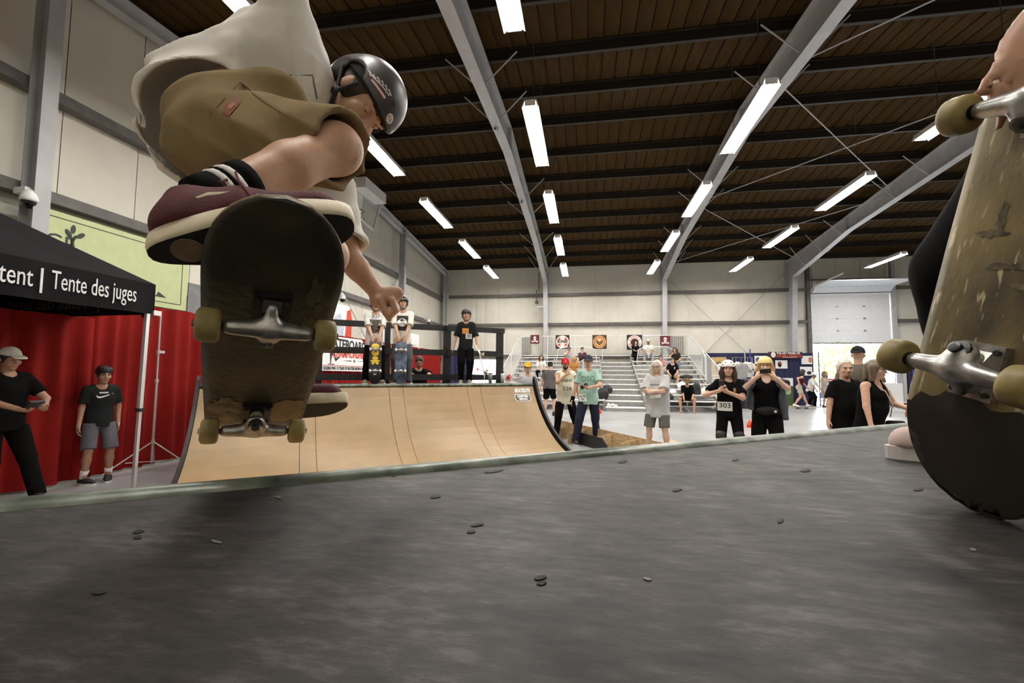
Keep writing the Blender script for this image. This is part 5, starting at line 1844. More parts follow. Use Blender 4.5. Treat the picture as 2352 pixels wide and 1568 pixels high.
def person(label, pos, H=1.7, turn=0.0, away=None, girth=1.0, belly=0.0, skin='fair', hair=None, top=None, bottom=None, shoes=None, pose=None,
           vox=0.012, group=None, extras=(), hs=1.0, hat=None, beard=None, glasses=None, broad=1.0, face=True, bust=0.0):
    """pos: ground point under the pelvis; turn: degrees from facing the camera (positive = toward the right of the picture)"""
    pose = pose or {}
    pos = V(*pos)
    to_cam = nrm(V(-pos[0], -pos[1], 0))
    rz = math.atan2(-to_cam[0], to_cam[1])+math.radians(turn)
    t = thing('person', label, 'person', pos, rz, group)
    s = H/1.75
    L = lambda p: np.array(p, float)*H
    UX, UY, UZ = V(1, 0, 0), V(0, 1, 0), V(0, 0, 1)
    pel = L(pose.get('pelvis', (0, 0, 0.53)))
    lean, side, twist = pose.get('lean', 0.03), pose.get('side', 0.0), pose.get('twist', 0.0)
    sd = nrm(V(math.sin(side), math.sin(lean)*math.cos(side), math.cos(lean)*math.cos(side)))
    sr = nrm(V(math.cos(twist), math.sin(twist), 0)-sd*np.dot(V(math.cos(twist), math.sin(twist), 0), sd))
    sf = np.cross(sd, sr)
    chest = pel+sd*0.20*H
    neck = pel+sd*0.305*H
    shw = 0.094*H*broad
    SH = {1: pel+sd*0.272*H+sr*shw, -1: pel+sd*0.272*H-sr*shw}
    HP = {1: pel+UX*0.052*H, -1: pel-UX*0.052*H}
    hy, hp, ht = pose.get('head', (0.0, 0.0, 0.0))     # yaw (to own left +), pitch down, tilt
    hfw = nrm(sf*math.cos(hy)*math.cos(hp)-sr*math.sin(hy)*math.cos(hp)-UZ*math.sin(hp))
    hr = nrm(np.cross(hfw, UZ if abs(hfw[2]) < 0.95 else sd))
    hu = np.cross(hr, hfw)
    if ht:
        hr, hu = hr*math.cos(ht)+hu*math.sin(ht), hu*math.cos(ht)-hr*math.sin(ht)
    hsz = (H/1.75)**0.45*hs
    hc = neck+nrm(sd*0.7+UZ*0.3)*(0.045*H+0.085*hsz)+hfw*0.02*hsz
    # limbs
    UA, FA, TH_, SHN = 0.168*H, 0.148*H, 0.248*H, 0.243*H
    hands, elb, knees, ank = {}, {}, {}, {}
    for sg, nm in ((1, 'R'), (-1, 'L')):
        tgt = pose.get('hand'+nm, (sg*0.165, 0.04, 0.47))
        hint = V(*pose.get('elbow'+nm, (sg*0.5, -0.8, -0.3)))
        elb[sg], hands[sg] = ik(SH[sg], L(tgt), UA, FA, hint)
        at = L(pose.get('foot'+nm, (sg*0.062, 0.0, 0.0)))+V(0, 0, 0.088*s)
        kh = V(*pose.get('knee'+nm, (sg*0.12, 1, 0.1)))
        knees[sg], ank[sg] = ik(HP[sg], at, TH_, SHN, kh)
    allp = [pel, chest, neck, hc]+list(hands.values())+list(elb.values())+list(knees.values())+list(ank.values())
    lo, hi = np.min(allp, 0)-0.24*s-0.03, np.max(allp, 0)+0.24*s+0.03
    g = girth
    # ---- body
    f = Field(lo, hi, vox)
    R3 = np.array([sr, sf, sd])
    f.ell(pel+V(0, -0.01, 0.01), (0.155*s*g, 0.11*s*g, 0.115*s), k=0.03)
    f.cone(pel+sd*0.05*s, chest, 0.125*s*g, 0.14*s*g, 0.04, sq=(sf, 0.68))
    f.ell(chest+sd*0.02*s, (0.15*s*g*broad, 0.10*s*g, 0.16*s), R3, k=0.04)
    f.cone(SH[1]-sr*0.02*s, SH[-1]+sr*0.02*s, 0.046*s, 0.046*s, 0.04)
    for sg in (1, -1):
        f.cone(neck-sd*0.015*s, SH[sg]-sr*sg*0.03*s+sd*0.01*s, 0.045*s, 0.04*s, 0.04)
    f.cone(neck-sd*0.03*s, hc-hu*0.05*hsz-hfw*0.015, 0.055*s*(0.6+0.4*g), 0.05*hsz, 0.03)
    head_prims(f, hc, hr, hfw, hu, hsz)
    for sg, nm in ((1, 'R'), (-1, 'L')):
        f.cone(SH[sg], elb[sg], 0.050*s*(0.5+0.5*g), 0.040*s*(0.5+0.5*g), 0.025)
        f.cone(elb[sg], hands[sg], 0.039*s*(0.5+0.5*g), 0.027*s, 0.015)
        fd = nrm(hands[sg]-elb[sg])
        hd = V(*pose['hdir'+nm]) if 'hdir'+nm in pose else fd
        pn = V(*pose.get('palm'+nm, (-sg, 0.15, 0.0)))
        if abs(np.dot(nrm(pn), nrm(hd))) > 0.95:
            pn = V(0, 0.3, -1)
        th_side = 1 if np.dot(np.cross(nrm(hd), nrm(pn)), V(*pose.get('thumb'+nm, (0, 1, 0.3)))) > 0 else -1
        hand(f, hands[sg], hd, pn, th_side, pose.get('curl'+nm, pose.get('curl', 0.4)), 0.95*s**0.6)
        f.cone(HP[sg], knees[sg], 0.083*s*g**0.7, 0.055*s, 0.03)
        f.cone(knees[sg], knees[sg]+(ank[sg]-knees[sg])*0.35-V(0, 0.012, 0), 0.053*s, 0.055*s, 0.02)
        f.cone(knees[sg]+(ank[sg]-knees[sg])*0.35-V(0, 0.012, 0), ank[sg], 0.055*s, 0.036*s, 0.02)
        fy = pose.get('toe'+nm, sg*-0.25)
        td = V(-math.sin(fy), math.cos(fy), 0)
        f.cone(ank[sg]-V(0, 0, 0.045*s)-td*0.03*s, ank[sg]-V(0, 0, 0.06*s)+td*0.15*s, 0.036*s, 0.026*s, 0.02)
    if belly:
        f.ell(pel+sd*0.1*H+sf*0.06*s, (0.14*s*g, 0.07*s+belly, 0.15*s), R3, k=0.05)
    bm = skin_mat(skin)
    solid(f, 'body', bm, t)
    hm = hair['mat'] if hair else hair_mat('brown', (0.05, 0.03, 0.018))
    if face:
        face_bits(t, hc, hr, hfw, hu, hsz, hm)
    P = lambda x, y, z: hc+(hr*x+hfw*y+hu*z)*hsz
    RH = np.array([hr, hfw, hu])
    # ---- hair
    if hair and hair.get('style') != 'none':
        st = hair['style']
        f = Field(np.minimum(hc, chest)-0.3*hsz, hc+0.25*hsz, min(vox, 0.012))
        hl = hair.get('line', 0.045)
        f.ell(P(0, -0.016, 0.028), np.array((0.086, 0.107, 0.1))*hsz, RH, k=0.01,
              clip=((P(0, 0.066, hl), hfw*0.9-hu*0.45), (P(0, 0, -0.055), -hu+hfw*0.55)))
        if st == 'long':
            n = hair.get('len', 0.24)
            for (x, y) in ((-0.075, -0.01), (-0.05, -0.07), (0, -0.085), (0.05, -0.07), (0.075, -0.01), (-0.08, 0.02), (0.08, 0.02)):
                a = P(x*0.9, y, 0.03)
                b = P(x*1.12, y*1.0-0.005, -0.06)
                e = b-UZ*(n-0.1)*hsz+hfw*(-0.02 if y < -0.05 else 0.015)
                f.cone(a, b, 0.036*hsz, 0.038*hsz, 0.025)
                f.cone(b, e, 0.038*hsz, 0.022*hsz, 0.025)
        elif st == 'bob':
            for (x, y) in ((-0.078, -0.0), (-0.055, -0.075), (0, -0.095), (0.055, -0.075), (0.078, -0.0)):
                f.cone(P(x, y, 0.03), P(x*1.1, y*1.02, -0.12), 0.04*hsz, 0.03*hsz, 0.03)
        elif st == 'mop':
            for k in range(7):
                a = -1.2+2.4*k/6
                f.cone(P(0.06*math.sin(a), 0.06*math.cos(a), 0.09), P(0.075*math.sin(a), 0.088*math.cos(a), 0.045+0.008*(k % 2)), 0.022*hsz, 0.012*hsz, 0.012)
        f.folds(0.0035, 70, 5, (1, 1, 0.4))
        solid(f, 'hair', hm, t)
    if beard and beard.name.endswith('goatee'):
        f = Field(hc-0.2*hsz, hc+0.2*hsz, 0.008)
        f.ell(P(0, 0.07, -0.088), np.array((0.034, 0.03, 0.03))*hsz, RH, k=0.01)
        f.ell(P(0, 0.098, -0.042), np.array((0.026, 0.008, 0.006))*hsz, RH, k=0.004)
        f.ell(P(0, 0.105, -0.056), np.array((0.02, 0.02, 0.009))*hsz, RH, k=0.004, op='sub')
        solid(f, 'beard', beard, t)
    elif beard:
        f = Field(hc-0.2*hsz, hc+0.2*hsz, min(vox, 0.011))
        f.ell(P(0, 0.038, -0.062), np.array((0.058, 0.064, 0.058))*hsz, RH, k=0.01, clip=((P(0, 0, -0.03), hu*0.8+hfw*0.1), (P(0, 0.02, 0), -hfw)))
        f.ell(P(0, 0.1, -0.052), np.array((0.024, 0.03, 0.012))*hsz, RH, k=0.005, op='sub')
        solid(f, 'beard', beard, t)
    if glasses:
        for sg in (-1, 1):
            MB().lathe([(0.019*hsz, -0.001), (0.019*hsz, 0.001)], 14, P(sg*0.033, 0.108, 0.01), hfw).build('lens', M('clear_lens', (0.8, 0.8, 0.8), 0.05, var=0, alpha=0.15), t, local=True)
            MB().tube([P(sg*0.033+0.021*math.cos(q/12*6.2832), 0.108, 0.01+0.017*math.sin(q/12*6.2832)) for q in range(13)], 0.0028, 6, caps=False).build('glasses_rim', glasses, t, local=True)
            MB().tube([P(sg*0.054, 0.104, 0.016), P(sg*0.079, 0.06, 0.014), P(sg*0.083, 0.0, 0.012)], 0.0025, 5).build('temple_arm', m_blackprint, t, local=True)
        MB().tube([P(-0.013, 0.112, 0.014), P(0.013, 0.112, 0.014)], 0.0025, 5).build('bridge', m_blackprint, t, local=True)
    # ---- hats
    if hat:
        k = hat['kind']
        hv = min(vox, 0.01)
        f = Field(hc-0.3*hsz, hc+0.3*hsz, hv)
        if k in ('cap', 'capback'):
            bz = hat.get('z', 0.045)
            f.ell(P(0, -0.014, 0.036), np.array((0.09, 0.111, 0.105))*hsz, RH, k=0, clip=((P(0, 0, bz), -hu),))
            sg = 1 if k == 'cap' else -1
            f.ell(P(0, sg*0.115, bz+0.004), np.array((0.075, 0.075, 0.009))*hsz, np.array([hr, nrm(hfw+hu*-0.22*sg), nrm(hu+hfw*0.22*sg)]), k=0.006)
        elif k == 'helmet':
            f.ell(P(0, -0.01, 0.035), np.array((0.105, 0.13, 0.118))*hsz, RH, k=0, clip=((P(0, 0.03, hat.get('z', 0.035)), -hu+hfw*0.12),))
            f.ell(P(0, -0.075, 0.0), np.array((0.088, 0.06, 0.07))*hsz, RH, k=0.02, clip=((P(0, 0, -0.045), -hu), (P(0, -0.02, 0), hfw)))
        elif k == 'bucket':
            f.ell(P(0, -0.014, 0.05), np.array((0.09, 0.109, 0.085))*hsz, RH, k=0, clip=((P(0, 0, 0.04), -hu),))
            f.ell(P(0, -0.01, 0.045), np.array((0.165, 0.18, 0.012))*hsz, RH, k=0.02)
        hat_o = solid(f, 'helmet' if k == 'helmet' else 'hat', hat['mat'], t)
        if k == 'helmet':
            sm = M('helmet_strap', (0.015, 0.013, 0.012), 0.7, var=0)
            for sg in (-1, 1):
                MB().tube([P(sg*0.093, 0.035, 0.03), P(sg*0.083, 0.02, -0.045), P(sg*0.05, 0.055, -0.1), P(0, 0.07, -0.117)], 0.006, 6).build('chin_strap', sm, t, local=True)
                MB().tube([P(sg*0.09, -0.055, 0.0), P(sg*0.083, 0.02, -0.045)], 0.006, 6).build('chin_strap', sm, t, local=True)
            if hat.get('holes', True):
                for sg in (-1, 1):
                    for (x, z) in ((0.038, 0.108), (0.075, 0.075)):
                        q = V(x*sg, 0, 0)
                        y = -0.01+0.13*math.sqrt(max(0, 1-(x/0.105)**2-((z-0.035)/0.118)**2))
                        MB().sphere(P(x*sg, y, z), (0.012*hsz, 0.006*hsz, 0.008*hsz), 8, 6, ax=RH).build('vent_hole', M('vent_dark', (0.01, 0.01, 0.01), 0.8, var=0), hat_o, local=True)
        if hat.get('logo'):
            y = 0.105 if k == 'cap' else 0.13
            z = 0.085 if k == 'cap' else 0.07
            if hat['logo'] == 'tri':
                MB().prism([P(-0.012, y, z-0.01), P(0.012, y, z-0.01), P(0, y-0.004, z+0.012)], hfw*0.004).build('logo', m_banner, hat_o, local=True)
            else:
                text(hat['logo'], 0.05*hsz, hat.get('logo_mat', m_banner), None, P(0, y-0.006, z), -hr, hu, 0.004).parent = hat_o
    # ---- top garment
    top_o = None
    if top:
        kind = top.get('kind', 'tee')
        e = top.get('fit', 0.02)
        hem = top.get('hem', -0.06)*H
        f = Field(lo, hi, vox)
        hp_ = pel+sd*hem
        gg = g
        hw = top.get('hemw', 0.182)
        clipb = ((hp_, -sd),)
        f.cone(pel+sd*(hem-0.05), chest, (hw*gg**0.8)*s+e*0.6, 0.142*s*gg+e*0.8, 0.05, sq=(sf, 0.74), clip=clipb)
        f.ell(chest+sd*0.02*s, (0.15*s*gg*broad+e, 0.10*s*gg+e, 0.162*s+e*0.5), R3, k=0.05)
        if kind != 'tank':
            f.cone(SH[1]-sr*0.02*s, SH[-1]+sr*0.02*s, 0.044*s+e*0.6, 0.044*s+e*0.6, 0.04)
            for sg in (1, -1):
                f.cone(neck-sd*0.02*s, SH[sg]-sr*sg*0.03*s+sd*0.005*s, 0.046*s+e*0.4, 0.042*s+e*0.5, 0.04)
        if belly:
            f.ell(pel+sd*0.1*H+sf*0.06*s, (0.145*s*g+e, 0.07*s+belly+e, 0.15*s+e), R3, k=0.06)
        if bust:
            f.ell(chest+sd*0.0+sf*0.07*s, (0.13*s*g, bust, 0.08*s), R3, k=0.05)
        sl = {'tee': 0.72, 'loose': 0.95, 'sleeveless': 0.12, 'tank': 0.0, 'long': 1.0}.get(kind, 0.72)
        for sg in (1, -1):
            if sl > 0:
                ua = elb[sg]-SH[sg]
                en = SH[sg]+ua*sl
                r1 = top.get('slr', 0.06)*s*(0.5+0.5*g)
                f.cone(SH[sg], SH[sg]+ua*min(1.0, sl+0.1), 0.050*s*(0.5+0.5*g)+e*0.4, r1+e*0.2, 0.03, clip=((en, ua),) if kind != 'long' else ())
                if kind == 'long':
                    fe = hands[sg]-elb[sg]
                    f.cone(elb[sg], hands[sg], r1, 0.042*s, 0.02, clip=((elb[sg]+fe*0.93, fe),))
            if kind == 'tank':
                f.cone(chest+sr*sg*0.09*s+sd*0.06*s, neck+sr*sg*0.06*s-sd*0.0, 0.05*s+e, 0.03*s+e, 0.03)
        # neck opening
        f.cone(neck+sf*0.025*s+sd*0.0, neck+sd*0.2, 0.062*s*(0.7+0.3*g)+e*0.3, 0.1*s, 0.012, op='sub')
        if kind == 'tank':
            f.ell(neck+sf*0.06*s-sd*0.02, (0.06*s, 0.1*s, 0.09*s), R3, k=0.02, op='sub')
        f.folds(top.get('fold', 0.006), top.get('freq', 26), abs(int(pos[0]*100)) % 1000, (1, 1, 0.55))
        top_o = solid(f, top.get('name', 'shirt'), top['mat'], t, label=top.get('label'))
    if top and top.get('prints'):
        me = top_o.data
        bv = BVHTree.FromPolygons([v.co[:] for v in me.vertices], [tuple(p.vertices) for p in me.polygons])
        for i, (kind, spec, mt, nm) in enumerate(top['prints']):
            decal(t, kind, spec, mt, bv, nm, 0.004+0.0012*i)
    # ---- bottom garment
    if bottom:
        kind = bottom.get('kind', 'pants')
        f = Field(lo, hi, vox)
        e = 0.016
        f.ell(pel+V(0, -0.01, 0.0), (0.155*s*g+e, 0.112*s*g+e, 0.125*s), k=0.03, clip=((pel+sd*0.075*H, sd),))
        wd = bottom.get('wide', 1.0)
        for sg in (1, -1):
            f.cone(HP[sg], knees[sg], 0.088*s*g**0.7*wd**0.5+e*0.6, (0.068*wd)*s+e*0.4, 0.03,
                   clip=((HP[sg]+(knees[sg]-HP[sg])*bottom.get('len', 0.9), knees[sg]-HP[sg]),) if kind == 'shorts' else ())
            if kind == 'pants':
                a2 = ank[sg]-V(0, 0, 0.03*s)
                f.cone(knees[sg], a2, 0.066*s*wd, 0.056*s*wd*bottom.get('cuff', 1.0), 0.02, clip=((a2, a2-knees[sg]),))
        if top and knees[1][2] < HP[1][2]-0.2*s and knees[-1][2] < HP[-1][2]-0.2*s:
            f.cut(pel+sd*(top.get('hem', -0.06)+0.03)*H, sd)
        f.folds(0.006, 24, abs(int(pos[1]*100)) % 997, (1, 1, 0.6))
        solid(f, 'shorts' if kind == 'shorts' else 'trousers', bottom['mat'], t)
    # ---- shoes
    if shoes:
        for sg, nm in ((1, 'R'), (-1, 'L')):
            fy = pose.get('toe'+nm, sg*-0.25)
            td = V(-math.sin(fy), math.cos(fy), 0)
            tr = V(td[1], -td[0], 0)
            a = ank[sg]-V(0, 0, 0.088*s)
            f = Field(a-0.24*s, a+0.26*s, min(vox, 0.012))
            f.cone(a+V(0, 0, 0.05*s)-td*0.045*s, a+V(0, 0, 0.045*s)+td*0.06*s, 0.043*s, 0.045*s, 0.03)
            f.cone(a+V(0, 0, 0.045*s)+td*0.06*s, a+V(0, 0, 0.034*s)+td*0.155*s, 0.046*s, 0.036*s, 0.03, sq=(V(0, 0, 1), 0.85))
            f.cone(a+V(0, 0, 0.06*s)-td*0.03*s, a+V(0, 0, 0.1*s)-td*0.018*s, 0.042*s, 0.042*s, 0.02)
            f.cut(a+V(0, 0, 0.018*s), (0, 0, -1))
            sh = solid(f, 'shoe', shoes['mat'], t)
            ol = []
            for k in range(20):
                q = 2*math.pi*k/20
                yy = math.cos(q)
                ol.append(a+td*(0.055+0.142*yy)*s+tr*math.sin(q)*(0.05+0.004*yy)*s)
            MB().prism(ol, (0, 0, 0.026*s)).build('sole', shoes.get('sole', m_cream), sh, local=True)
            if shoes.get('sock'):
                MB().tube([a+V(0, 0, 0.09*s)-td*0.015*s, a+V(0, 0, 0.12*s)-td*0.012*s, a+(knees[sg]-ank[sg])*0.3+V(0, 0, 0.088*s)], [0.046*s, 0.044*s, 0.052*s], 14).build('sock', shoes['sock'], t, local=True, smooth=True)
    info = dict(t=t, hc=hc, hands=hands, elb=elb, pel=pel, chest=chest, sf=sf, sr=sr, sd=sd, hfw=hfw, hr=hr, hu=hu, hsz=hsz, knees=knees, ank=ank, SH=SH, top=top_o, H=H, s=s)
    return info


def loc2w(info, p):
    return np.array(PM[info['t']] @ Vector(p))


def phone(label, info, p, ex, ey, mat=None, size=(0.037, 0.075, 0.005)):
    """a phone held at local point p; ex short edge, ey long edge (local directions)"""
    mw = np.array(PM[info['t']])[:3, :3]
    c = loc2w(info, p)
    ex, ey = mw @ nrm(ex), mw @ nrm(ey)
    ez = np.cross(ex, ey)
    t = thing('phone', label, 'phone', c)
    MB().obox(c, ex*size[0], ey*size[1], ez*size[2]).build('case', mat or m_blackprint, t)
    MB().obox(c+ez*size[2], ex*size[0]*0.9, ey*size[1]*0.93, ez*0.0006).build('screen', M('phone_glass', (0.01, 0.01, 0.012), 0.1, var=0), t)
    return t
# ------------------------------------------------------------------ skateboards
m_wheel = M('dirty_cream_wheel', (0.25, 0.19, 0.07), 0.5, var=0.3, scale=25)
m_truck = M('scratched_truck_metal', (0.42, 0.41, 0.39), 0.35, metal=0.9, var=0.35, scale=40, bump=0.03, bscale=120)
m_bolt = M('dark_bolt', (0.06, 0.06, 0.06), 0.4, metal=0.8, var=0)
m_grip = M('black_grip_tape', (0.012, 0.012, 0.013), 0.95, var=0.2, scale=80, bump=0.3, bscale=300)
m_plyedge = M('maple_edge', (0.28, 0.17, 0.075), 0.6, var=0.25, scale=20)


def board_z(y, L=0.40, bolt=0.225):
    a = abs(y)-bolt
    if a <= 0:
        return 0.0
    k = 0.34
    bl = 0.05
    return (a*a/(2*bl)*k if a < bl else (a-bl/2)*k)


def skateboard(label, mw, under=None, wheel=None, width=0.205, length=0.80, wb=0.18, group=None, prints=(), truck=None, edge=None, basem=None):
    """mw: 4x4 matrix; local x across, y along, z toward the grip side"""
    t = thing('skateboard', label, 'skateboard', mat=mw, group=group)
    under = under or m_plyedge
    wheel = wheel or m_wheel
    truck = truck or m_truck
    hw, hl = width/2, length/2
    ny, nx = 48, 14
    th = 0.0055

    def hwid(y):
        a = (abs(y)-(hl-0.125))/0.125
        base = hw*(1-0.04*abs(y)/hl)
        return base if a <= 0 else base*math.sqrt(max(0.0, 1-a**2.3))
    vs = []
    for sgn in (1, -1):
        for j in range(ny+1):
            y = -hl+2*hl*j/ny
            y = math.copysign(hl*(1-max(0.0, 1-abs(y)/hl)**1.25), y)
            w = hwid(y)
            for i in range(nx+1):
                u = i/nx*2-1
                x = w*u
                z = board_z(y)+0.005*(x/hw)**2*max(0, 1-max(0, abs(y)-0.2)*6)
                edge_in = 0.0012 if abs(u) > 0.999 else 0
                vs.append((x, y, z+sgn*(th-edge_in*2)))
    n = (ny+1)*(nx+1)
    fs, mi = [], []
    for j in range(ny):
        for i in range(nx):
            k = j*(nx+1)+i
            fs.append((k, k+1, k+nx+2, k+nx+1))
            mi.append(1)
            k += n
            fs.append((k, k+nx+1, k+nx+2, k+1))
            mi.append(0)
    for j in range(ny):
        for i in (0, nx):
            k = j*(nx+1)+i
            q = (k, k+nx+1, k+nx+1+n, k+n)
            fs.append(q if i == 0 else q[::-1])
            mi.append(2)
    for j in (0, ny):
        for i in range(nx):
            k = j*(nx+1)+i
            q = (k, k+n, k+n+1, k+1)
            fs.append(q if j == 0 else q[::-1])
            mi.append(2)
    mb = MB()
    mb.v = [tuple(v) for v in vs]
    mb.f, mb.mi = fs, mi
    deck = mb.build('deck', [under, m_grip, edge or m_plyedge], t, local=True, smooth=True)
    for q in (-1, 1):
        y = q*wb
        mbp = MB()
        mbp.box((-0.028, y-0.04, -0.017), (0.028, y+0.04, -th))
        base = mbp.build('baseplate', basem or truck, t, local=True)
        mb = MB()
        mb.prism([(-0.014, y-q*0.03, -0.017), (-0.014, y+q*0.032, -0.017), (-0.014, y+q*0.02, -0.034), (-0.014, y-q*0.012, -0.03)], (0.028, 0, 0))
        mb.build('pivot_block', basem or truck, base, local=True)
        hz = -0.054
        f = Field((-0.1, y-0.05, -0.085), (0.1, y+0.05, -0.015), 0.004)
        f.cone((-0.058, y, hz), (0.058, y, hz), 0.0095, 0.0095, 0.004)
        f.cone((-0.05, y, hz), (0, y-q*0.002, hz+0.006), 0.009, 0.017, 0.012)
        f.cone((0.05, y, hz), (0, y-q*0.002, hz+0.006), 0.009, 0.017, 0.012)
        f.cone((0, y, hz+0.004), (0, y+q*0.03, hz+0.022), 0.014, 0.008, 0.01)
        f.cone((0, y-q*0.016, hz+0.002), (0, y-q*0.022, hz+0.012), 0.019, 0.018, 0.006, sq=((0, 0, 1), 0.7))
        hang = solid(f, 'hanger', truck, t)
        MB().tube([(-hw+0.002, y, hz), (hw-0.002, y, hz)], 0.004, 8).build('axle', m_chrome, hang, local=True)
        kd = nrm(V(0, -q*0.5, -1))
        c0 = V(0, y-q*0.012, -0.02)
        MB().lathe([(0.0125, 0), (0.0135, 0.006), (0.0125, 0.012)], 14, c0, kd).build('bushing', M('bushing_rubber', (0.25, 0.2, 0.12), 0.6), hang, local=True, smooth=True)
        MB().lathe([(0.0145, 0.034), (0.0145, 0.04), (0.008, 0.041), (0.008, 0.049), (0.004, 0.05)], 12, c0, kd).build('kingpin_nut', m_bolt, hang, local=True)
        for sx in (-1, 1):
            cx = sx*(hw-0.019)
            wo = MB().lathe([(0.013, -0.0165), (0.0205, -0.0165), (0.0258, -0.013), (0.027, -0.007), (0.027, 0.007), (0.0258, 0.013), (0.0205, 0.0165), (0.013, 0.0165)], 28,
                            (cx, y, hz), (1, 0, 0)).build('wheel', wheel, t, local=True, smooth=True)
            MB().lathe([(0.0105, -0.0172), (0.0105, 0.0172)], 14, (cx, y, hz), (1, 0, 0)).build('bearing', m_bolt, wo, local=True)
            MB().lathe([(0.0062, 0.015), (0.0062, 0.021)], 6, (cx, y, hz), (sx, 0, 0)).build('axle_nut', m_chrome, wo, local=True)
        for sx in (-1, 1):
            for sy in (-1, 1):
                MB().lathe([(0.0042, -th-0.0165), (0.0042, -th-0.012)], 6, (sx*0.021, y+sy*0.031, 0)).build('bolt', m_bolt, base, local=True)
                MB().lathe([(0.0046, th-0.001), (0.004, th+0.0012)], 10, (sx*0.021, y+sy*0.031, 0)).build('bolt', m_bolt, t, local=True)
    for (poly, mt, nm) in prints:
        # polygons on the underside: (x, y) points, laid on it ring by ring
        c = np.mean(poly, 0)
        k = len(poly)
        zz = lambda x, y: board_z(y)+0.005*(x/hw)**2*max(0, 1-max(0, abs(y)-0.2)*6)-th-0.0009

        def keep(x, y):
            w = hwid(max(-hl, min(hl, y)))*0.985
            return max(-w, min(w, x)), max(-hl*0.99, min(hl*0.99, y))
        pts = [(c[0], c[1], zz(*c))]
        for q in range(1, 6):
            for (x, y) in poly:
                x, y = keep(c[0]+(x-c[0])*q/5, c[1]+(y-c[1])*q/5)
                pts.append((x, y, zz(x, y)))
        fs = [(0, 1+(i+1) % k, 1+i) for i in range(k)]
        for q in range(4):
            a0, b0 = 1+q*k, 1+(q+1)*k
            fs += [(a0+i, a0+(i+1) % k, b0+(i+1) % k, b0+i) for i in range(k)]
        MB().add(pts, fs).build(nm, mt, deck, local=True, smooth=True)
    return t


def frame4(o, x, y, z):
    return Matrix(((x[0], y[0], z[0], o[0]), (x[1], y[1], z[1], o[1]), (x[2], y[2], z[2], o[2]), (0, 0, 0, 1)))


def blob(cx, cy, rx, ry, n=16, w=0.0, k=3):
    return [(cx+rx*(1+w*math.cos(k*2*math.pi*i/n))*math.cos(2*math.pi*i/n), cy+ry*(1+w*math.cos(k*2*math.pi*i/n))*math.sin(2*math.pi*i/n)) for i in range(n)]


def ragged(cx, cy, rx, ry, seed, n=44, j=0.22):
    rr = random.Random(seed)
    out, v = [], 1.0
    for i in range(n):
        v += (rr.uniform(-1, 1)*j-(v-1)*0.35)
        t = 2*math.pi*i/n
        out.append((cx+rx*v*math.cos(t), cy+ry*v*math.sin(t)))
    return out
# ------------------------------------------------------------------ the people in the hall
def gp(px, Y, z=0.0):
    p = hit(px, 860, 1, Y)
    return V(p[0], p[1], z)


def dp(px, dn, z=None):
    p = hitp(px, 870, RN*dn, RN)
    return V(p[0], p[1], DH if z is None else z)


c_black = cloth('black', (0.004, 0.0037, 0.004), 0.95)
c_char = cloth('charcoal', (0.013, 0.0145, 0.0145))
c_white = cloth('white', (0.68, 0.66, 0.62))
c_cream = cloth('cream', (0.66, 0.62, 0.48))
c_mint = cloth('mint', (0.33, 0.50, 0.43))
c_grey = cloth('heather', (0.40, 0.40, 0.41))
c_dgrey = cloth('dark_grey', (0.085, 0.075, 0.075))
c_navy = cloth('dark_denim', (0.02, 0.022, 0.04))
c_brown = cloth('olive_brown', (0.10, 0.085, 0.06))
c_short = cloth('grey_shorts', (0.12, 0.11, 0.10))
c_khaki = cloth('khaki_light', (0.36, 0.29, 0.18))
c_denim = cloth('blue_denim', (0.16, 0.19, 0.26))
h_brown = hair_mat('dark_brown', (0.035, 0.02, 0.012))
h_black = hair_mat('black', (0.01, 0.009, 0.009))
h_blond = hair_mat('blond', (0.45, 0.26, 0.1))
h_white = hair_mat('white_grey', (0.62, 0.58, 0.5))
h_ash = hair_mat('ash_brown', (0.14, 0.1, 0.065))
s_black = M('black_shoe', (0.012, 0.012, 0.012), 0.6)
s_white = M('white_shoe', (0.7, 0.69, 0.66), 0.6)
m_bib = M('white_bib_paper', (0.72, 0.72, 0.7), 0.7, var=0.03)
m_ink = M('black_ink', (0.02, 0.02, 0.02), 0.7, var=0)
m_yel = M('yellow_print', (0.72, 0.5, 0.03), 0.5, var=0.05)
GS = 'people standing on the hall floor'
GB = 'people seated on the bleachers'
GDk = 'boys waiting on the far ramp deck'

# man in mint shirt
p = person('man in mint green tee and dark cap holding a phone', gp(1352, 9.35), 1.80, turn=-4, skin='fair', hair=dict(style='short', mat=h_ash),
           hat=dict(kind='cap', mat=cloth('navy_cap', (0.03, 0.03, 0.05))), top=dict(kind='tee', mat=c_mint, fit=0.03, hem=-0.08, slr=0.07,
           prints=[('text', ('DSG', 0.0, 1.315, 0.16, 0.26, 0.0), M('mint_ink', (0.09, 0.2, 0.15), 0.7), 'shirt_print'), ('rect', (0.02, 1.22, 0.2, 0.006), MATS.get('mint_ink') or M('mint_ink', (0.09, 0.2, 0.15)), 'shirt_print')]),
           bottom=dict(mat=c_navy, wide=1.2), shoes=dict(mat=s_black), group=GS, vox=0.011,
           pose=dict(handL=(0.0, 0.17, 0.635), elbowL=(-1, -0.2, -0.3), palmL=(0.3, -0.2, 1), hdirL=(0.8, 0.3, 0.25), curlL=0.9, handR=(0.19, 0.02, 0.47), curlR=0.35,
                     footR=(0.145, 0.06, 0), footL=(-0.085, -0.1, 0), toeR=0.3, toeL=-0.2, head=(0.05, 0.08, 0)))
phone('black phone in the left hand of the man in mint', p, p['hands'][-1]+V(0.07, 0.03, 0.035), (0.5, 0.2, 0.8), (0.8, 0.3, -0.5))
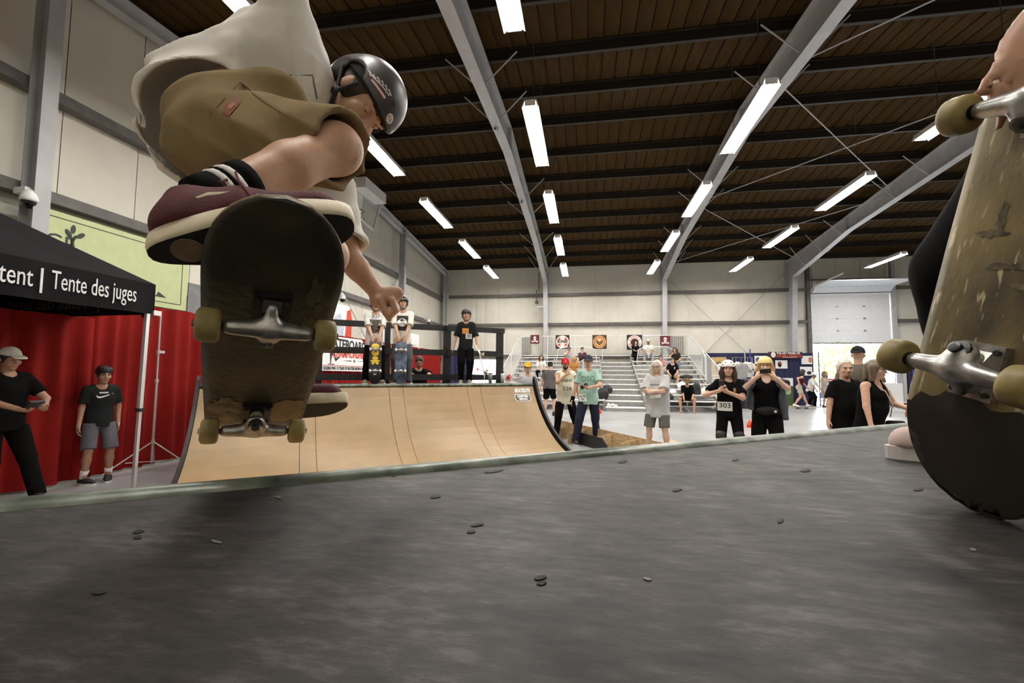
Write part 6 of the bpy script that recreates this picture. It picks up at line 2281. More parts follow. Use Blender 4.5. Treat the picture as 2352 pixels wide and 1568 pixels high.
MB().tube([p['hands'][1]+nrm(p['elb'][1]-p['hands'][1])*0.07, p['hands'][1]-nrm(p['elb'][1]-p['hands'][1])*0.06], [0.042, 0.04], 14).build('wrist_guard', c_black, p['t'], local=True)
tg = loc2w(p, V(0.13, 0.165, 0.96))
MB().obox(V(0.11, 0.172, 0.95), V(0.075, -0.01, 0), V(0, 0.002, 0), V(0.012, 0, 0.075)).build('paper_tag', m_bib, p['t'], local=True)
for (a, b) in ((0.06, 0.02), (-0.05, 0.03), (0.0, -0.03)):
    MB().obox(V(0.11+a*0.6, 0.1765-a*0.08, 0.95+b), V(0.02, -0.003, 0.006), V(0, 0.001, 0), V(-0.003, 0, 0.008)).build('tag_print', m_ink, p['t'], local=True)

# man in red cap
p = person('man in red cap and cream sleeveless shirt, hand at his mouth', gp(1298, 10.0), 1.76, turn=6, skin='tan', hair=dict(style='short', mat=h_brown), beard=h_brown,
           hat=dict(kind='cap', mat=cloth('red_cap', (0.42, 0.015, 0.02)), logo='B'), top=dict(kind='sleeveless', mat=c_cream, fit=0.035, hem=-0.09, fold=0.01, slr=0.085,
           prints=[('text', ('EVENT', -0.02, 1.27, 0.085, 0.24, 0.002), m_ink, 'shirt_print'), ('text', ('228', -0.02, 1.10, 0.11, 0.2, 0.0), m_ink, 'number_print')]),
           bottom=dict(mat=c_black, wide=1.15), shoes=dict(mat=s_black), group=GS, vox=0.011, belly=0.03,
           pose=dict(handR=(0.0, 0.135, 0.80), elbowR=(0.8, 0.2, -0.8), palmR=(-0.4, -1, 0), hdirR=(-0.6, -0.1, 0.6), curlR=1.0, handL=(-0.18, 0.02, 0.48),
                     footR=(0.12, 0.03, 0), footL=(-0.16, 0.0, 0), head=(0.0, 0.12, 0)))
# grey tee man from behind
person('man in dark grey tee and black shorts seen from behind', gp(1262, 15.4), 1.84, turn=168, skin='fair', hair=dict(style='short', mat=h_brown), girth=1.12,
       hat=dict(kind='capback', mat=cloth('black_cap', (0.015, 0.014, 0.018))), top=dict(kind='tee', mat=c_dgrey, fit=0.03, hem=-0.05), bottom=dict(kind='shorts', mat=c_black, wide=1.2),
       shoes=dict(mat=s_black, sole=s_black), group=GS, vox=0.013,
       pose=dict(lean=0.2, handL=(-0.2, 0.02, 0.43), handR=(0.17, 0.12, 0.5), footR=(0.08, 0.02, 0), footL=(-0.08, -0.02, 0), head=(0, 0.2, 0)))
# yellow cap man behind the ramp
person('man in yellow and red cap and grey tee behind the ramp edge', gp(1212, 10.25), 1.66, turn=4, skin='fair', hair=dict(style='short', mat=h_ash), girth=1.05,
       hat=dict(kind='cap', mat=cloth('yellow_cap', (0.62, 0.34, 0.02))), top=dict(kind='tee', mat=c_grey, fit=0.03, hem=-0.06,
       prints=[('rect', (-0.02, 1.18, 0.2, 0.012), c_dgrey, 'shirt_print')]), bottom=dict(mat=c_navy), shoes=dict(mat=s_black), group=GS, vox=0.011)
# grey haired person
p = person('person with long white hair, glasses and pale grey tee, arms crossed', gp(1510, 8.4), 1.68, turn=-16, skin='pale', girth=1.17, belly=0.05,
           hair=dict(style='long', mat=h_white, len=0.27, line=0.06), glasses=m_blackprint, top=dict(kind='loose', mat=cloth('pale_heather', (0.46, 0.46, 0.46)), fit=0.035, hem=-0.13, slr=0.085,
           prints=[('rect', (0.0, 1.24, 0.17, 0.012), c_dgrey, 'shirt_print')]), bottom=dict(kind='shorts', mat=c_short, wide=1.3, len=0.97), shoes=dict(mat=s_white), group=GS, vox=0.011,
           pose=dict(handR=(-0.045, 0.17, 0.675), elbowR=(1, 0.15, -0.6), palmR=(0, -1, -0.2), hdirR=(-0.6, -0.3, -0.2), curlR=0.8, handL=(0.03, 0.2, 0.66), elbowL=(-1, 0.15, -0.6), palmL=(0, -1, 0),
                     hdirL=(0.6, -0.2, 0.6), curlL=0.8, footR=(0.1, 0.0, 0), footL=(-0.1, 0.02, 0), head=(0.05, 0.1, 0)))
pw_ = thing('folded_paper', 'folded white paper under the crossed arms of the grey haired person', 'paper', loc2w(p, V(-0.03, 0.27, 1.05)))
cq = loc2w(p, V(-0.03, 0.262, 1.045))
mw3 = np.array(PM[p['t']])[:3, :3]
MB().obox(cq, mw3 @ V(0.1, 0, -0.01), mw3 @ V(0, 0.003, 0), mw3 @ V(0, 0.0, 0.03)).build('sheet', m_bib, pw_)
MB().obox(cq+mw3 @ V(0.0, 0.008, 0.004), mw3 @ V(0.09, 0, -0.004), mw3 @ V(0, 0.002, 0), mw3 @ V(0, 0.0, 0.025)).build('sheet', m_bib, pw_)
# white helmet woman 303
p = person('woman in white helmet and black outfit with paper number 303', gp(1672, 7.3), 1.62, turn=4, skin='fair', girth=1.02, hair=dict(style='long', mat=h_brown, len=0.26), bust=0.05,
           hat=dict(kind='helmet', mat=M('white_helmet', (0.78, 0.77, 0.74), 0.3, var=0.03)), top=dict(kind='tee', mat=c_black, fit=0.018, hem=-0.04,
           prints=[('rect', (0.06, 0.955, 0.2, 0.135), m_bib, 'number_bib'), ('text', ('303', 0.06, 0.965, 0.1, 0.15, 0.001), m_ink, 'number_print'), ('rect', (-0.075, 1.2, 0.035, 0.06), M('gold_patch', (0.35, 0.2, 0.07), 0.6), 'shirt_print')]),
           bottom=dict(mat=c_black, wide=1.0, cuff=0.9), shoes=dict(mat=s_black), group=GS, vox=0.010,
           pose=dict(handR=(0.085, 0.16, 0.735), elbowR=(1, -0.3, -0.6), palmR=(-1, -0.3, 0.3), hdirR=(-0.4, 0.35, 0.85), curlR=0.8, handL=(0.02, 0.16, 0.725), elbowL=(-1, -0.3, -0.5), palmL=(0.6, -0.4, 0.5),
                     hdirL=(0.85, 0.2, 0.45), curlL=0.8, footR=(0.085, 0, 0), footL=(-0.085, 0, 0)))
phone('black phone held by the woman with number 303', p, p['hands'][1]+V(-0.03, 0.035, 0.09), (0.8, 0, 0.15), (0.1, 0.5, 0.9))
for sg in (1, -1):
    kq = p['knees'][sg]
    ff = Field(kq-0.14, kq+0.16, 0.01)
    ff.cone(kq+V(0, 0.02, 0.06), kq+V(0, 0.02, -0.09), 0.078, 0.072, 0.02)
    ff.ell(kq+V(0, 0.07, -0.01), (0.06, 0.04, 0.075), k=0.02)
    solid(ff, 'knee_pad', M('knee_pad_black', (0.012, 0.01, 0.01), 0.5), p['t'])
MB().tube([p['knees'][1]+V(-0.05, 0.06, 0.055), p['knees'][1]+V(0.03, 0.085, 0.06)], 0.012, 6).build('pad_strap', m_bib, p['t'], local=True)
MB().tube([p['knees'][1]+V(-0.07, 0.05, -0.05), p['knees'][1]+V(-0.13, 0.06, -0.11)], 0.015, 6).build('pad_strap', c_black, p['t'], local=True)
# yellow helmet woman
p = person('woman in pale yellow helmet taking a picture with a phone', gp(1758, 7.3), 1.68, turn=2, skin='pale', girth=1.05, hair=dict(style='long', mat=h_blond, len=0.33), bust=0.05,
           hat=dict(kind='helmet', mat=M('yellow_helmet', (0.70, 0.56, 0.22), 0.35, var=0.04), holes=False), top=dict(kind='tank', mat=c_black, fit=0.02, hem=-0.05, name='tank_top'),
           bottom=dict(mat=c_black, wide=1.35, cuff=1.1), shoes=dict(mat=s_black), group=GS, vox=0.010,
           pose=dict(handR=(0.075, 0.22, 0.83), elbowR=(1, 0.1, -1), palmR=(-0.8, -0.5, 0), hdirR=(-0.35, 0.0, 0.9), curlR=0.9, handL=(-0.06, 0.22, 0.83), elbowL=(-1, 0.1, -1), palmL=(0.8, -0.5, 0), hdirL=(0.3, 0.0, 0.9), curlL=0.9,
                     footR=(0.075, 0, 0), footL=(-0.075, 0, 0), head=(0, 0.05, 0)))
phone('pale pink phone held up by the woman in the yellow helmet', p, (p['hands'][1]+p['hands'][-1])/2+V(0, 0.03, 0.085), (0, 0.1, 1), (1, 0, -0.12), mat=M('pink_case', (0.6, 0.38, 0.3), 0.4))
MB().sphere((p['hands'][1]+p['hands'][-1])/2+V(-0.035, 0.039, 0.095), (0.012, 0.003, 0.012), 10, 6).build('phone_lens', m_ink, p['t'], local=True)
c_over = cloth('blue_grey_overshirt', (0.075, 0.08, 0.10))
ff = Field(p['pel']-V(0.4, 0.35, 0.25), p['pel']+V(0.4, 0.4, 0.62), 0.012)
for sg in (1, -1):
    sh = p['SH'][sg]
    ff.cone(sh+V(sg*0.02, -0.02, -0.03), p['elb'][sg]+(sh-p['elb'][sg])*0.3, 0.066, 0.085, 0.03, clip=((p['elb'][sg]+(sh-p['elb'][sg])*0.3, p['elb'][sg]-sh),))
    ff.cone(sh+V(sg*0.03, -0.03, -0.15), p['pel']+V(sg*0.21, -0.04, 0.0 if sg > 0 else -0.1), 0.06, 0.085, 0.03, sq=((0, 1, 0), 1.3), clip=((p['pel']+V(0, 0, 0.02 if sg > 0 else -0.12), (0.0, 0, -1)),))
ff.cone(p['SH'][1]+V(0, -0.09, -0.1), p['SH'][-1]+V(0, -0.09, -0.1), 0.06, 0.06, 0.04)
ff.folds(0.01, 24, 9)
solid(ff, 'overshirt', c_over, p['t'])
ff = Field(p['pel']-V(0.25, 0.05, 0.15), p['pel']+V(0.25, 0.3, 0.12), 0.012)
ff.ell(p['pel']+V(0.0, 0.15, 0.01), (0.15, 0.055, 0.065), k=0.02)
ff.folds(0.006, 30, 3)
solid(ff, 'waist_bag', cloth('black_nylon', (0.014, 0.013, 0.013), 0.5), p['t'])
MB().obox(p['pel']+V(-0.105, 0.2, 0.01), V(0.014, 0.004, 0), V(-0.002, 0.008, 0), V(0, 0, 0.014)).build('bag_buckle', m_bib, p['t'], local=True)

# couple at the right
p = person('bald man with goatee in black tee looking right', gp(1937, 6.9), 1.62, turn=38, skin='fair', girth=1.2, belly=0.05, hair=dict(style='short', mat=h_white, line=0.085), beard=hair_mat('grey_goatee', (0.16, 0.09, 0.055)),
           top=dict(kind='tee', mat=c_black, fit=0.03, hem=-0.1, slr=0.078), bottom=dict(mat=c_grey, wide=1.2), shoes=dict(mat=s_white), group=GS, vox=0.010, hs=1.12,
           pose=dict(handR=(0.19, 0.05, 0.47), curlR=0.7, handL=(-0.17, 0.05, 0.47), head=(-0.25, 0.02, 0)))
p = person('woman in black tank top with cross-body bag and brown bob', gp(1992, 6.5), 1.62, turn=58, skin='fair', girth=1.17, bust=0.09, belly=0.03, hair=dict(style='bob', mat=h_ash), glasses=m_blackprint,
           top=dict(kind='tank', mat=c_black, fit=0.022, hem=-0.12, name='tank_top'), bottom=dict(mat=c_black, wide=1.15), shoes=dict(mat=s_black), group=GS, vox=0.010, hs=1.08,
           pose=dict(lean=0.14, handR=(0.2, 0.14, 0.45), elbowR=(0.6, -0.8, 0), curlR=0.5, handL=(-0.14, 0.2, 0.63), elbowL=(-0.7, -0.6, -0.5), curlL=0.9, palmL=(0.3, -0.5, 0.4), head=(0.15, 0.02, 0)))
sr_, sf_ = p['sr'], p['sf']
MB().tube([p['SH'][1]+V(-0.05, -0.02, 0.06), p['chest']+sf_*0.17+V(0.02, 0, 0.08), p['chest']+sf_*0.2+V(-0.05, 0, -0.08), p['pel']+V(-0.19, 0.13, 0.05)], 0.008, 6).build('bag_strap', M('pale_strap', (0.5, 0.45, 0.38), 0.5), p['t'], local=True)
bq = loc2w(p, p['pel']+V(-0.23, 0.16, -0.08))
tb2 = thing('handbag', 'black cross-body handbag at the hip of the woman in tank top', 'handbag', bq)
ff = Field(bq-0.2, bq+0.2, 0.012)
ff.box(bq, (0.1, 0.05, 0.085), rd=0.03)
solid(ff, 'bag_body', cloth('black_nylon', (0.014, 0.013, 0.013)), tb2, local=False)
MB().tube([bq+V(-0.09, -0.052, 0.03), bq+V(0.09, -0.052, 0.03)], 0.004, 6).build('zip', m_chrome, tb2)
# large man from behind
person('large man in dark cap and olive tee seen from behind', gp(1972, 8.3), 1.90, turn=172, skin='fair', girth=1.35, broad=1.15, hair=dict(style='none', mat=h_brown),
       hat=dict(kind='capback', mat=cloth('black_cap', (0.015, 0.014, 0.018)), z=0.03), top=dict(kind='tee', mat=c_brown, fit=0.03, hem=-0.07, slr=0.08), bottom=dict(mat=c_short, wide=1.2), shoes=dict(mat=s_black),
       group=GS, vox=0.012, hs=1.08, pose=dict(head=(0, 0.05, 0)))
# far skaters by the booth
p = person('woman in black helmet, dark top and beige shorts riding a skateboard', gp(1834, 20.9, 0.09), 1.62, turn=105, skin='fair', hair=dict(style='long', mat=h_black, len=0.25),
           hat=dict(kind='helmet', mat=M('black_helmet', (0.015, 0.015, 0.018), 0.3, var=0)), top=dict(kind='tank', mat=cloth('dark_red', (0.06, 0.012, 0.015)), fit=0.012, hem=0.08, name='crop_top'),
           bottom=dict(kind='shorts', mat=cloth('beige', (0.5, 0.46, 0.36)), wide=1.1, len=0.6), shoes=dict(mat=s_white), group=GS, vox=0.015,
           pose=dict(lean=0.22, handR=(0.22, -0.05, 0.6), elbowR=(0.6, -1, 0.2), handL=(-0.12, 0.22, 0.5), footR=(0.03, -0.12, 0), footL=(-0.06, 0.2, 0), pelvis=(0, 0, 0.5)))
mq = frame4(gp(1841, 20.85, 0.085), V(0.15, 0.98, 0), V(0.98, -0.15, 0), V(0, 0, -1)*-1)
skateboard('skateboard under the woman riding near the booths', Matrix(frame4(gp(1841, 20.85, 0.085), V(0.15, -0.98, 0), V(0.98, 0.15, 0), V(0, 0, 1))), group='skateboards')
person('person in white helmet and white tee bending near the booths', gp(1858, 21.9), 1.58, turn=80, skin='tan', hair=dict(style='short', mat=h_brown),
       hat=dict(kind='helmet', mat=M('white_helmet', (0.78, 0.77, 0.74), 0.3, var=0.03)), top=dict(kind='loose', mat=c_white, fit=0.03, hem=-0.07), bottom=dict(mat=c_black, wide=1.2), shoes=dict(mat=s_white), group=GS, vox=0.015,
       pose=dict(lean=0.3, handR=(0.16, 0.2, 0.45), handL=(-0.12, 0.26, 0.5), footR=(0.08, -0.05, 0), footL=(-0.08, 0.1, 0), head=(0, 0.2, 0), pelvis=(0, 0, 0.51)))
person('woman in grey dress standing in the bright door opening', gp(1893, 22.0), 1.60, turn=50, skin='tan', hair=dict(style='long', mat=h_ash, len=0.3), top=dict(kind='tank', mat=c_grey, fit=0.03, hem=-0.28, name='dress', hemw=0.17), bottom=None, shoes=dict(mat=s_black),
       group=GS, vox=0.015, pose=dict(handR=(0.1, 0.2, 0.6), handL=(-0.1, 0.22, 0.62)))
person('dark haired woman half hidden behind the held skateboard', gp(2122, 9.2), 1.60, turn=-25, skin='tan', hair=dict(style='long', mat=h_black, len=0.35), top=dict(kind='tee', mat=c_black, fit=0.02), bottom=dict(mat=c_black), shoes=dict(mat=s_black), group=GS, vox=0.012)

# boys on the far deck
d307 = [('rect', (0.0, 1.02, 0.20, 0.25), M('dark_shirt_print', (0.03, 0.022, 0.02), 0.8, var=0.5, scale=40, col2=(0.22, 0.19, 0.17)), 'shirt_print'),
        ('rect', (0.0, 1.19, 0.18, 0.11), m_bib, 'number_bib'), ('text', ('307', 0.0, 1.19, 0.1, 0.15, 0.001), m_ink, 'number_print')]
p1 = person('boy in white tee with number 307 behind a yellow-printed skateboard', dp(858, 8.28), 1.50, turn=3, girth=0.88, skin='fair', hair=dict(style='short', mat=h_brown), hat=dict(kind='helmet', mat=M('black_helmet', (0.015, 0.015, 0.018), 0.3, var=0)),
            top=dict(kind='loose', mat=c_white, fit=0.03, hem=-0.1, slr=0.075, prints=d307), bottom=dict(mat=c_black, wide=1.25), shoes=dict(mat=M('olive_shoe', (0.2, 0.19, 0.12), 0.7)), group=GDk, vox=0.010, hs=1.04,
            pose=dict(handR=(0.035, 0.2, 0.525), handL=(-0.035, 0.2, 0.525), elbowR=(1, -0.2, 0), elbowL=(-1, -0.2, 0), hdirR=(-0.1, 0.25, -1), hdirL=(0.1, 0.25, -1), palmR=(0.0, -1, -0.3), palmL=(0, -1, -0.3), curl=0.25, curlR=0.25, curlL=0.25,
                      footR=(0.09, 0, 0), footL=(-0.09, 0, 0)))
d2 = [('rect', (0.0, 1.10, 0.20, 0.27), M('dark_shirt_print2', (0.03, 0.022, 0.02), 0.8, var=0), 'shirt_print'),
      ('poly', [(0.07*math.cos(a)*(1.2 if abs(math.sin(a)) < 0.75 else 1.1), 1.11+0.075*math.sin(a)) for a in [k*math.pi/8 for k in range(16)]], m_bib, 'shirt_print')]
p2 = person('boy in white tee and black helmet holding a blue skateboard', dp(922, 8.28), 1.58, turn=-3, girth=0.88, skin='fair', hair=dict(style='short', mat=h_brown), hat=dict(kind='helmet', mat=M('black_helmet', (0.015, 0.015, 0.018), 0.3, var=0), logo='tri'),
            top=dict(kind='loose', mat=c_white, fit=0.03, hem=-0.1, slr=0.072, prints=d2), bottom=dict(mat=cloth('grey_jeans', (0.09, 0.09, 0.10)), wide=1.2), shoes=dict(mat=s_black), group=GDk, vox=0.010,
            pose=dict(handR=(0.03, 0.2, 0.50), handL=(-0.035, 0.2, 0.50), elbowR=(1, -0.2, 0), elbowL=(-1, -0.2, 0), hdirR=(-0.2, 0.25, -1), hdirL=(0.2, 0.25, -1), palmR=(0.0, -1, -0.3), palmL=(0, -1, -0.3), curlR=0.3, curlL=0.3,
                      footR=(0.085, 0, 0), footL=(-0.085, 0, 0)))
m_brd_k = M('black_board_paint', (0.02, 0.02, 0.022), 0.45, var=0.4, scale=14)
m_brd_b = M('worn_blue_board', (0.02, 0.03, 0.07), 0.45, var=0, scale=9, col2=(0.15, 0.19, 0.27))
yel = [(blob(0, 0.245, 0.065, 0.05), m_yel, 'board_print'), (blob(0, 0.13, 0.062, 0.055, w=0.06, k=5), m_yel, 'board_print'), (blob(0, 0.04, 0.05, 0.03), m_yel, 'board_print'),
       (blob(-0.045, -0.01, 0.03, 0.018), m_yel, 'board_print'), (blob(0.045, -0.01, 0.03, 0.018), m_yel, 'board_print'), (blob(0, -0.005, 0.035, 0.035), m_yel, 'board_print'),
       (blob(-0.035, -0.05, 0.025, 0.02), m_yel, 'board_print'), (blob(0.035, -0.05, 0.025, 0.02), m_yel, 'board_print'),
       ([(-0.025, -0.235), (-0.01, -0.215), (0.0, -0.235), (0.012, -0.215), (0.028, -0.235), (0.02, -0.25), (-0.02, -0.25)], m_bib, 'board_print')]
for (pp, um, pr, lab, wm) in ((p1, m_brd_k, yel, 'black skateboard with yellow cartoon-free shapes stood on end before the 307 boy', m_cream), (p2, m_brd_b, (), 'worn dark blue skateboard stood on end before the taller boy', m_cream)):
    mw3 = np.array(PM[pp['t']])[:3, :3]
    fwd, rgt = mw3 @ V(0, 1, 0), mw3 @ V(1, 0, 0)
    o = loc2w(pp, V(0, 0.34, 0.41))
    yv = nrm(V(0, 0, 1)-fwd*0.10)
    zv = -nrm(fwd-yv*np.dot(fwd, yv))
    xv = np.cross(yv, zv)
    if lab.startswith('black'):
        lab = 'black skateboard with yellow printed shapes stood on end by the 307 boy'
    skateboard(lab, frame4(o, xv, yv, zv), under=um, wheel=wm, prints=pr, group='skateboards', wb=0.185)
p3 = person('boy in dark helmet and charcoal tee with orange square print', dp(1069, 8.3), 1.42, turn=2, girth=0.88, skin='fair', hair=dict(style='mop', mat=h_brown), hat=dict(kind='helmet', mat=M('dark_brown_helmet', (0.04, 0.03, 0.03), 0.4, var=0.2)), hs=1.06,
            top=dict(kind='loose', mat=c_char, fit=0.025, hem=-0.08, slr=0.07, prints=[('rect', (0.015, 1.015, 0.125, 0.105), M('orange_square', (0.75, 0.28, 0.04), 0.6, var=0.05), 'shirt_print'), ('poly', blob(-0.005, 1.005, 0.022, 0.028), m_khaki if 'm_khaki' in globals() else c_khaki, 'shirt_print'),
                                                                                     ('rect', (-0.05, 0.915, 0.12, 0.095), m_bib, 'number_bib'), ('text', ('30', -0.05, 0.915, 0.09, 0.085, 0.002), m_ink, 'number_print')]),
            bottom=dict(mat=c_black, wide=1.25), shoes=dict(mat=M('olive_shoe', (0.2, 0.19, 0.12), 0.7)), group=GDk, vox=0.010,
            pose=dict(handR=(0.175, 0.03, 0.47), handL=(-0.16, 0.06, 0.5), curlL=1.0, curlR=0.3, footR=(0.06, 0, 0), footL=(-0.05, 0.02, 0), toeR=-0.1, toeL=0.05))
# his board, leaning away from the hand
mw3 = np.array(PM[p3['t']])[:3, :3]
hb0 = loc2w(p3, p3['hands'][-1]+V(-0.03, 0.02, -0.06))
ft = dp(1117, 8.25)
yv = nrm(hb0-ft)
rgt = mw3 @ V(1, 0, 0)
zv = nrm(rgt*0.99-(mw3 @ V(0, 1, 0))*0.12)
zv = nrm(zv-yv*np.dot(zv, yv))
xv = np.cross(yv, zv)
skateboard('skateboard seen edge-on leaning from the hand of the charcoal tee boy', frame4(ft+yv*0.41, xv, yv, zv), under=m_bib, wheel=m_wheel, group='skateboards', edge=m_cream)
# man leaning on the back of the deck
person('man in black polo leaning on the back of the far deck', dp(962, 9.5, 0.0), 1.82, turn=8, skin='tan', hair=dict(style='short', mat=h_brown), girth=1.08, top=dict(kind='tee', mat=c_black, fit=0.025, hem=-0.06, slr=0.07, prints=[('rect', (-0.07, 1.33, 0.05, 0.012), m_steel, 'shirt_print')]),
       bottom=dict(mat=c_black), shoes=dict(mat=s_black), vox=0.012, pose=dict(lean=0.24, pelvis=(0, -0.1, 0.525), handR=(0.06, 0.27, 0.745), handL=(-0.06, 0.27, 0.745), elbowR=(1, 0.0, -0.4), elbowL=(-1, 0.0, -0.4),
                                                                               hdirR=(-0.9, 0.3, 0), hdirL=(0.9, 0.3, 0), palmR=(0, -0.4, -1), palmL=(0, -0.4, -1), head=(0, 0.25, 0), footR=(0.07, -0.1, 0), footL=(-0.07, -0.1, 0)))
# boy at the red drape
sw = [(-0.075, 1.0), (-0.05, 0.985), (0.10, 1.035), (-0.03, 1.0), (-0.05, 1.005), (-0.06, 1.025)]
bpos = hit(218, 1108, 2, 0)
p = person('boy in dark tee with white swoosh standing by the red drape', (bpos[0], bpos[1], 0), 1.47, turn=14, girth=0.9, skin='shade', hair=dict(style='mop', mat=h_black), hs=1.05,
           top=dict(kind='tee', mat=c_char, fit=0.028, hem=-0.04, slr=0.068, prints=[('strip', ([(-0.075, 1.115), (-0.066, 1.085), (-0.045, 1.076), (-0.015, 1.083), (0.03, 1.102), (0.1, 1.135)], [(-0.074, 1.117), (-0.058, 1.102), (-0.04, 1.097), (-0.012, 1.102), (0.03, 1.114), (0.1, 1.137)]), m_bib, 'shirt_print'), ('rect', (0.0, 1.145, 0.09, 0.018), m_steel, 'shirt_print')]),
           bottom=dict(kind='shorts', mat=cloth('grey_cotton', (0.10, 0.095, 0.11)), wide=1.3, len=0.98), shoes=dict(mat=s_black, sock=c_white), vox=0.009, group=GS,
           pose=dict(handR=(0.15, 0.05, 0.45), handL=(-0.135, -0.02, 0.5), curlR=0.6, footR=(0.08, 0.02, 0), footL=(-0.085, 0.0, 0), toeR=0.5, toeL=-0.3, head=(0.1, 0.12, 0)))
# person at the left edge
bpos = hit(-12, 1164, 2, 0)
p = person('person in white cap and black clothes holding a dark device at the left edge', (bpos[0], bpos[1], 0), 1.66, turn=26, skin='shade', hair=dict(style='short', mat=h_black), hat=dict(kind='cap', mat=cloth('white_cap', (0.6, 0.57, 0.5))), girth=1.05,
           top=dict(kind='tee', mat=c_black, fit=0.03, hem=-0.05), bottom=dict(mat=c_black, wide=1.25), shoes=dict(mat=s_black), vox=0.010, group=GS,
           pose=dict(handR=(0.04, 0.22, 0.62), handL=(-0.1, 0.2, 0.61), elbowR=(1, -0.3, -0.5), elbowL=(-1, -0.3, -0.5), hdirL=(0.6, 0.5, 0.2), palmL=(0.2, -0.2, 1), palmR=(0, -0.2, 1), curl=0.8, footL=(-0.16, 0.1, 0), footR=(0.08, 0, 0), toeL=-0.5, head=(0.1, 0.15, 0)))
phone('dark tablet device in the hands of the person at the left edge', p, (p['hands'][1]+p['hands'][-1])/2+V(0, 0.05, 0.05), (1, 0.2, 0), (0, 0.6, 0.5), size=(0.07, 0.05, 0.012))
for k in range(3):
    a_ = p['ank'][-1]
    td_ = V(0.479, 0.878, 0)
    tr_ = V(0.878, -0.479, 0)
    MB().obox(a_+V(0, 0, -0.045)+td_*(0.02+0.022*k)-tr_*0.044, td_*0.005+V(0, 0, 0.002), tr_*0.004, V(0, 0, 0.018)+td_*0.012).build('shoe_stripe', m_bib, p['t'], local=True)


# ------------------------------------------------------------------ people on the bleachers
def sitter(label, px, row, H=1.68, turn=0, lean=0.12, fx=0.1, **kw):
    zs = 0.42+RISE*row
    y = BY0+RUN*row+0.36
    x = hit(px, 850, 1, y)[0]
    zf = zs-0.41 if row > 0 else 0.0
    ps = dict(pelvis=(0, 0, (zs-zf+0.085)/H), lean=lean, footR=(fx, 0.24, 0), footL=(-fx, 0.24, 0), kneeR=(0.2, 0.3, 1), kneeL=(-0.2, 0.3, 1),
              handR=(0.07, 0.22, (zs-zf)/H+0.1), handL=(-0.07, 0.22, (zs-zf)/H+0.1))
    ps.update(kw.pop('pose', {}))
    return person(label, (x, y, zf), H, turn=turn, pose=ps, vox=kw.pop('vox', 0.016), group=GB, **kw)


sitter('girl with long dark hair and white top on the left bleachers', 1243, 5, 1.6, skin='fair', hair=dict(style='long', mat=h_brown, len=0.38), top=dict(kind='loose', mat=c_white, fit=0.03), bottom=dict(mat=c_black), shoes=dict(mat=s_white))
sitter('person in pale grey top drinking on the upper left bleachers', 1307, 7, 1.7, skin='fair', hair=dict(style='short', mat=h_ash), hat=dict(kind='cap', mat=c_dgrey), top=dict(kind='loose', mat=c_grey, fit=0.025), bottom=dict(mat=c_denim), shoes=dict(mat=s_white),
       pose=dict(handR=(0.02, 0.14, 0.62), elbowR=(0.8, 0.3, -0.8)))
sitter('dark haired person in plum top on the upper left bleachers', 1339, 7, 1.66, turn=-25, skin='pale', hair=dict(style='short', mat=h_black), top=dict(kind='tee', mat=cloth('plum', (0.06, 0.035, 0.045)), fit=0.025), bottom=dict(mat=c_grey), shoes=dict(mat=s_black), pose=dict(head=(0.5, 0.1, 0)))
sitter('blonde woman in orange leaning forward behind the man in mint', 1318, 5, 1.62, lean=0.5, skin='fair', hair=dict(style='long', mat=h_blond, len=0.3), top=dict(kind='tee', mat=cloth('orange', (0.55, 0.26, 0.08)), fit=0.025), bottom=dict(mat=c_khaki), shoes=dict(mat=s_white), pose=dict(head=(0, 0.35, 0)))
sitter('person in black with crossed arms on the top row', 1459, 9, 1.66, turn=20, skin='pale', hair=dict(style='long', mat=h_black, len=0.28), top=dict(kind='tee', mat=c_black, fit=0.025), bottom=dict(mat=c_black), shoes=dict(mat=s_black),
       pose=dict(handR=(-0.08, 0.16, 0.47), handL=(0.08, 0.18, 0.45), footL=(0.12, 0.32, 0.06), footR=(0.06, 0.22, 0)))
sitter('bearded man in white tee and pale cap on the top row', 1490, 9, 1.78, skin='tan', hair=dict(style='short', mat=h_brown), beard=h_brown, hat=dict(kind='cap', mat=c_cream), girth=1.12, top=dict(kind='tee', mat=c_white, fit=0.025), bottom=dict(mat=cloth('pale_jeans', (0.3, 0.31, 0.34))), shoes=dict(mat=s_white))
sitter('woman with sunglasses on her head near the right bleacher rail', 1554, 7, 1.66, turn=-15, lean=0.3, skin='fair', hair=dict(style='long', mat=h_brown, len=0.25), top=dict(kind='tee', mat=cloth('dark_brown', (0.03, 0.022, 0.018)), fit=0.025), bottom=dict(mat=c_denim), shoes=dict(mat=s_white),
       pose=dict(handR=(0.05, 0.16, 0.58), elbowR=(0.6, 0.5, -0.8)))
sitter('man in black tee and khaki shorts on the right bleachers', 1545, 4, 1.76, skin='fair', hair=dict(style='short', mat=h_brown), girth=1.12, top=dict(kind='tee', mat=c_black, fit=0.025, prints=[('rect', (-0.08, 0.86, 0.05, 0.1), c_grey, 'shirt_print')]), bottom=dict(kind='shorts', mat=c_khaki, wide=1.15), shoes=dict(mat=s_white), vox=0.014)
sitter('person in pink half hidden behind the white haired person', 1518, 5, 1.6, skin='fair', hair=dict(style='short', mat=h_black), top=dict(kind='tee', mat=cloth('pink', (0.5, 0.2, 0.22)), fit=0.025), bottom=dict(mat=c_denim), shoes=dict(mat=s_white))
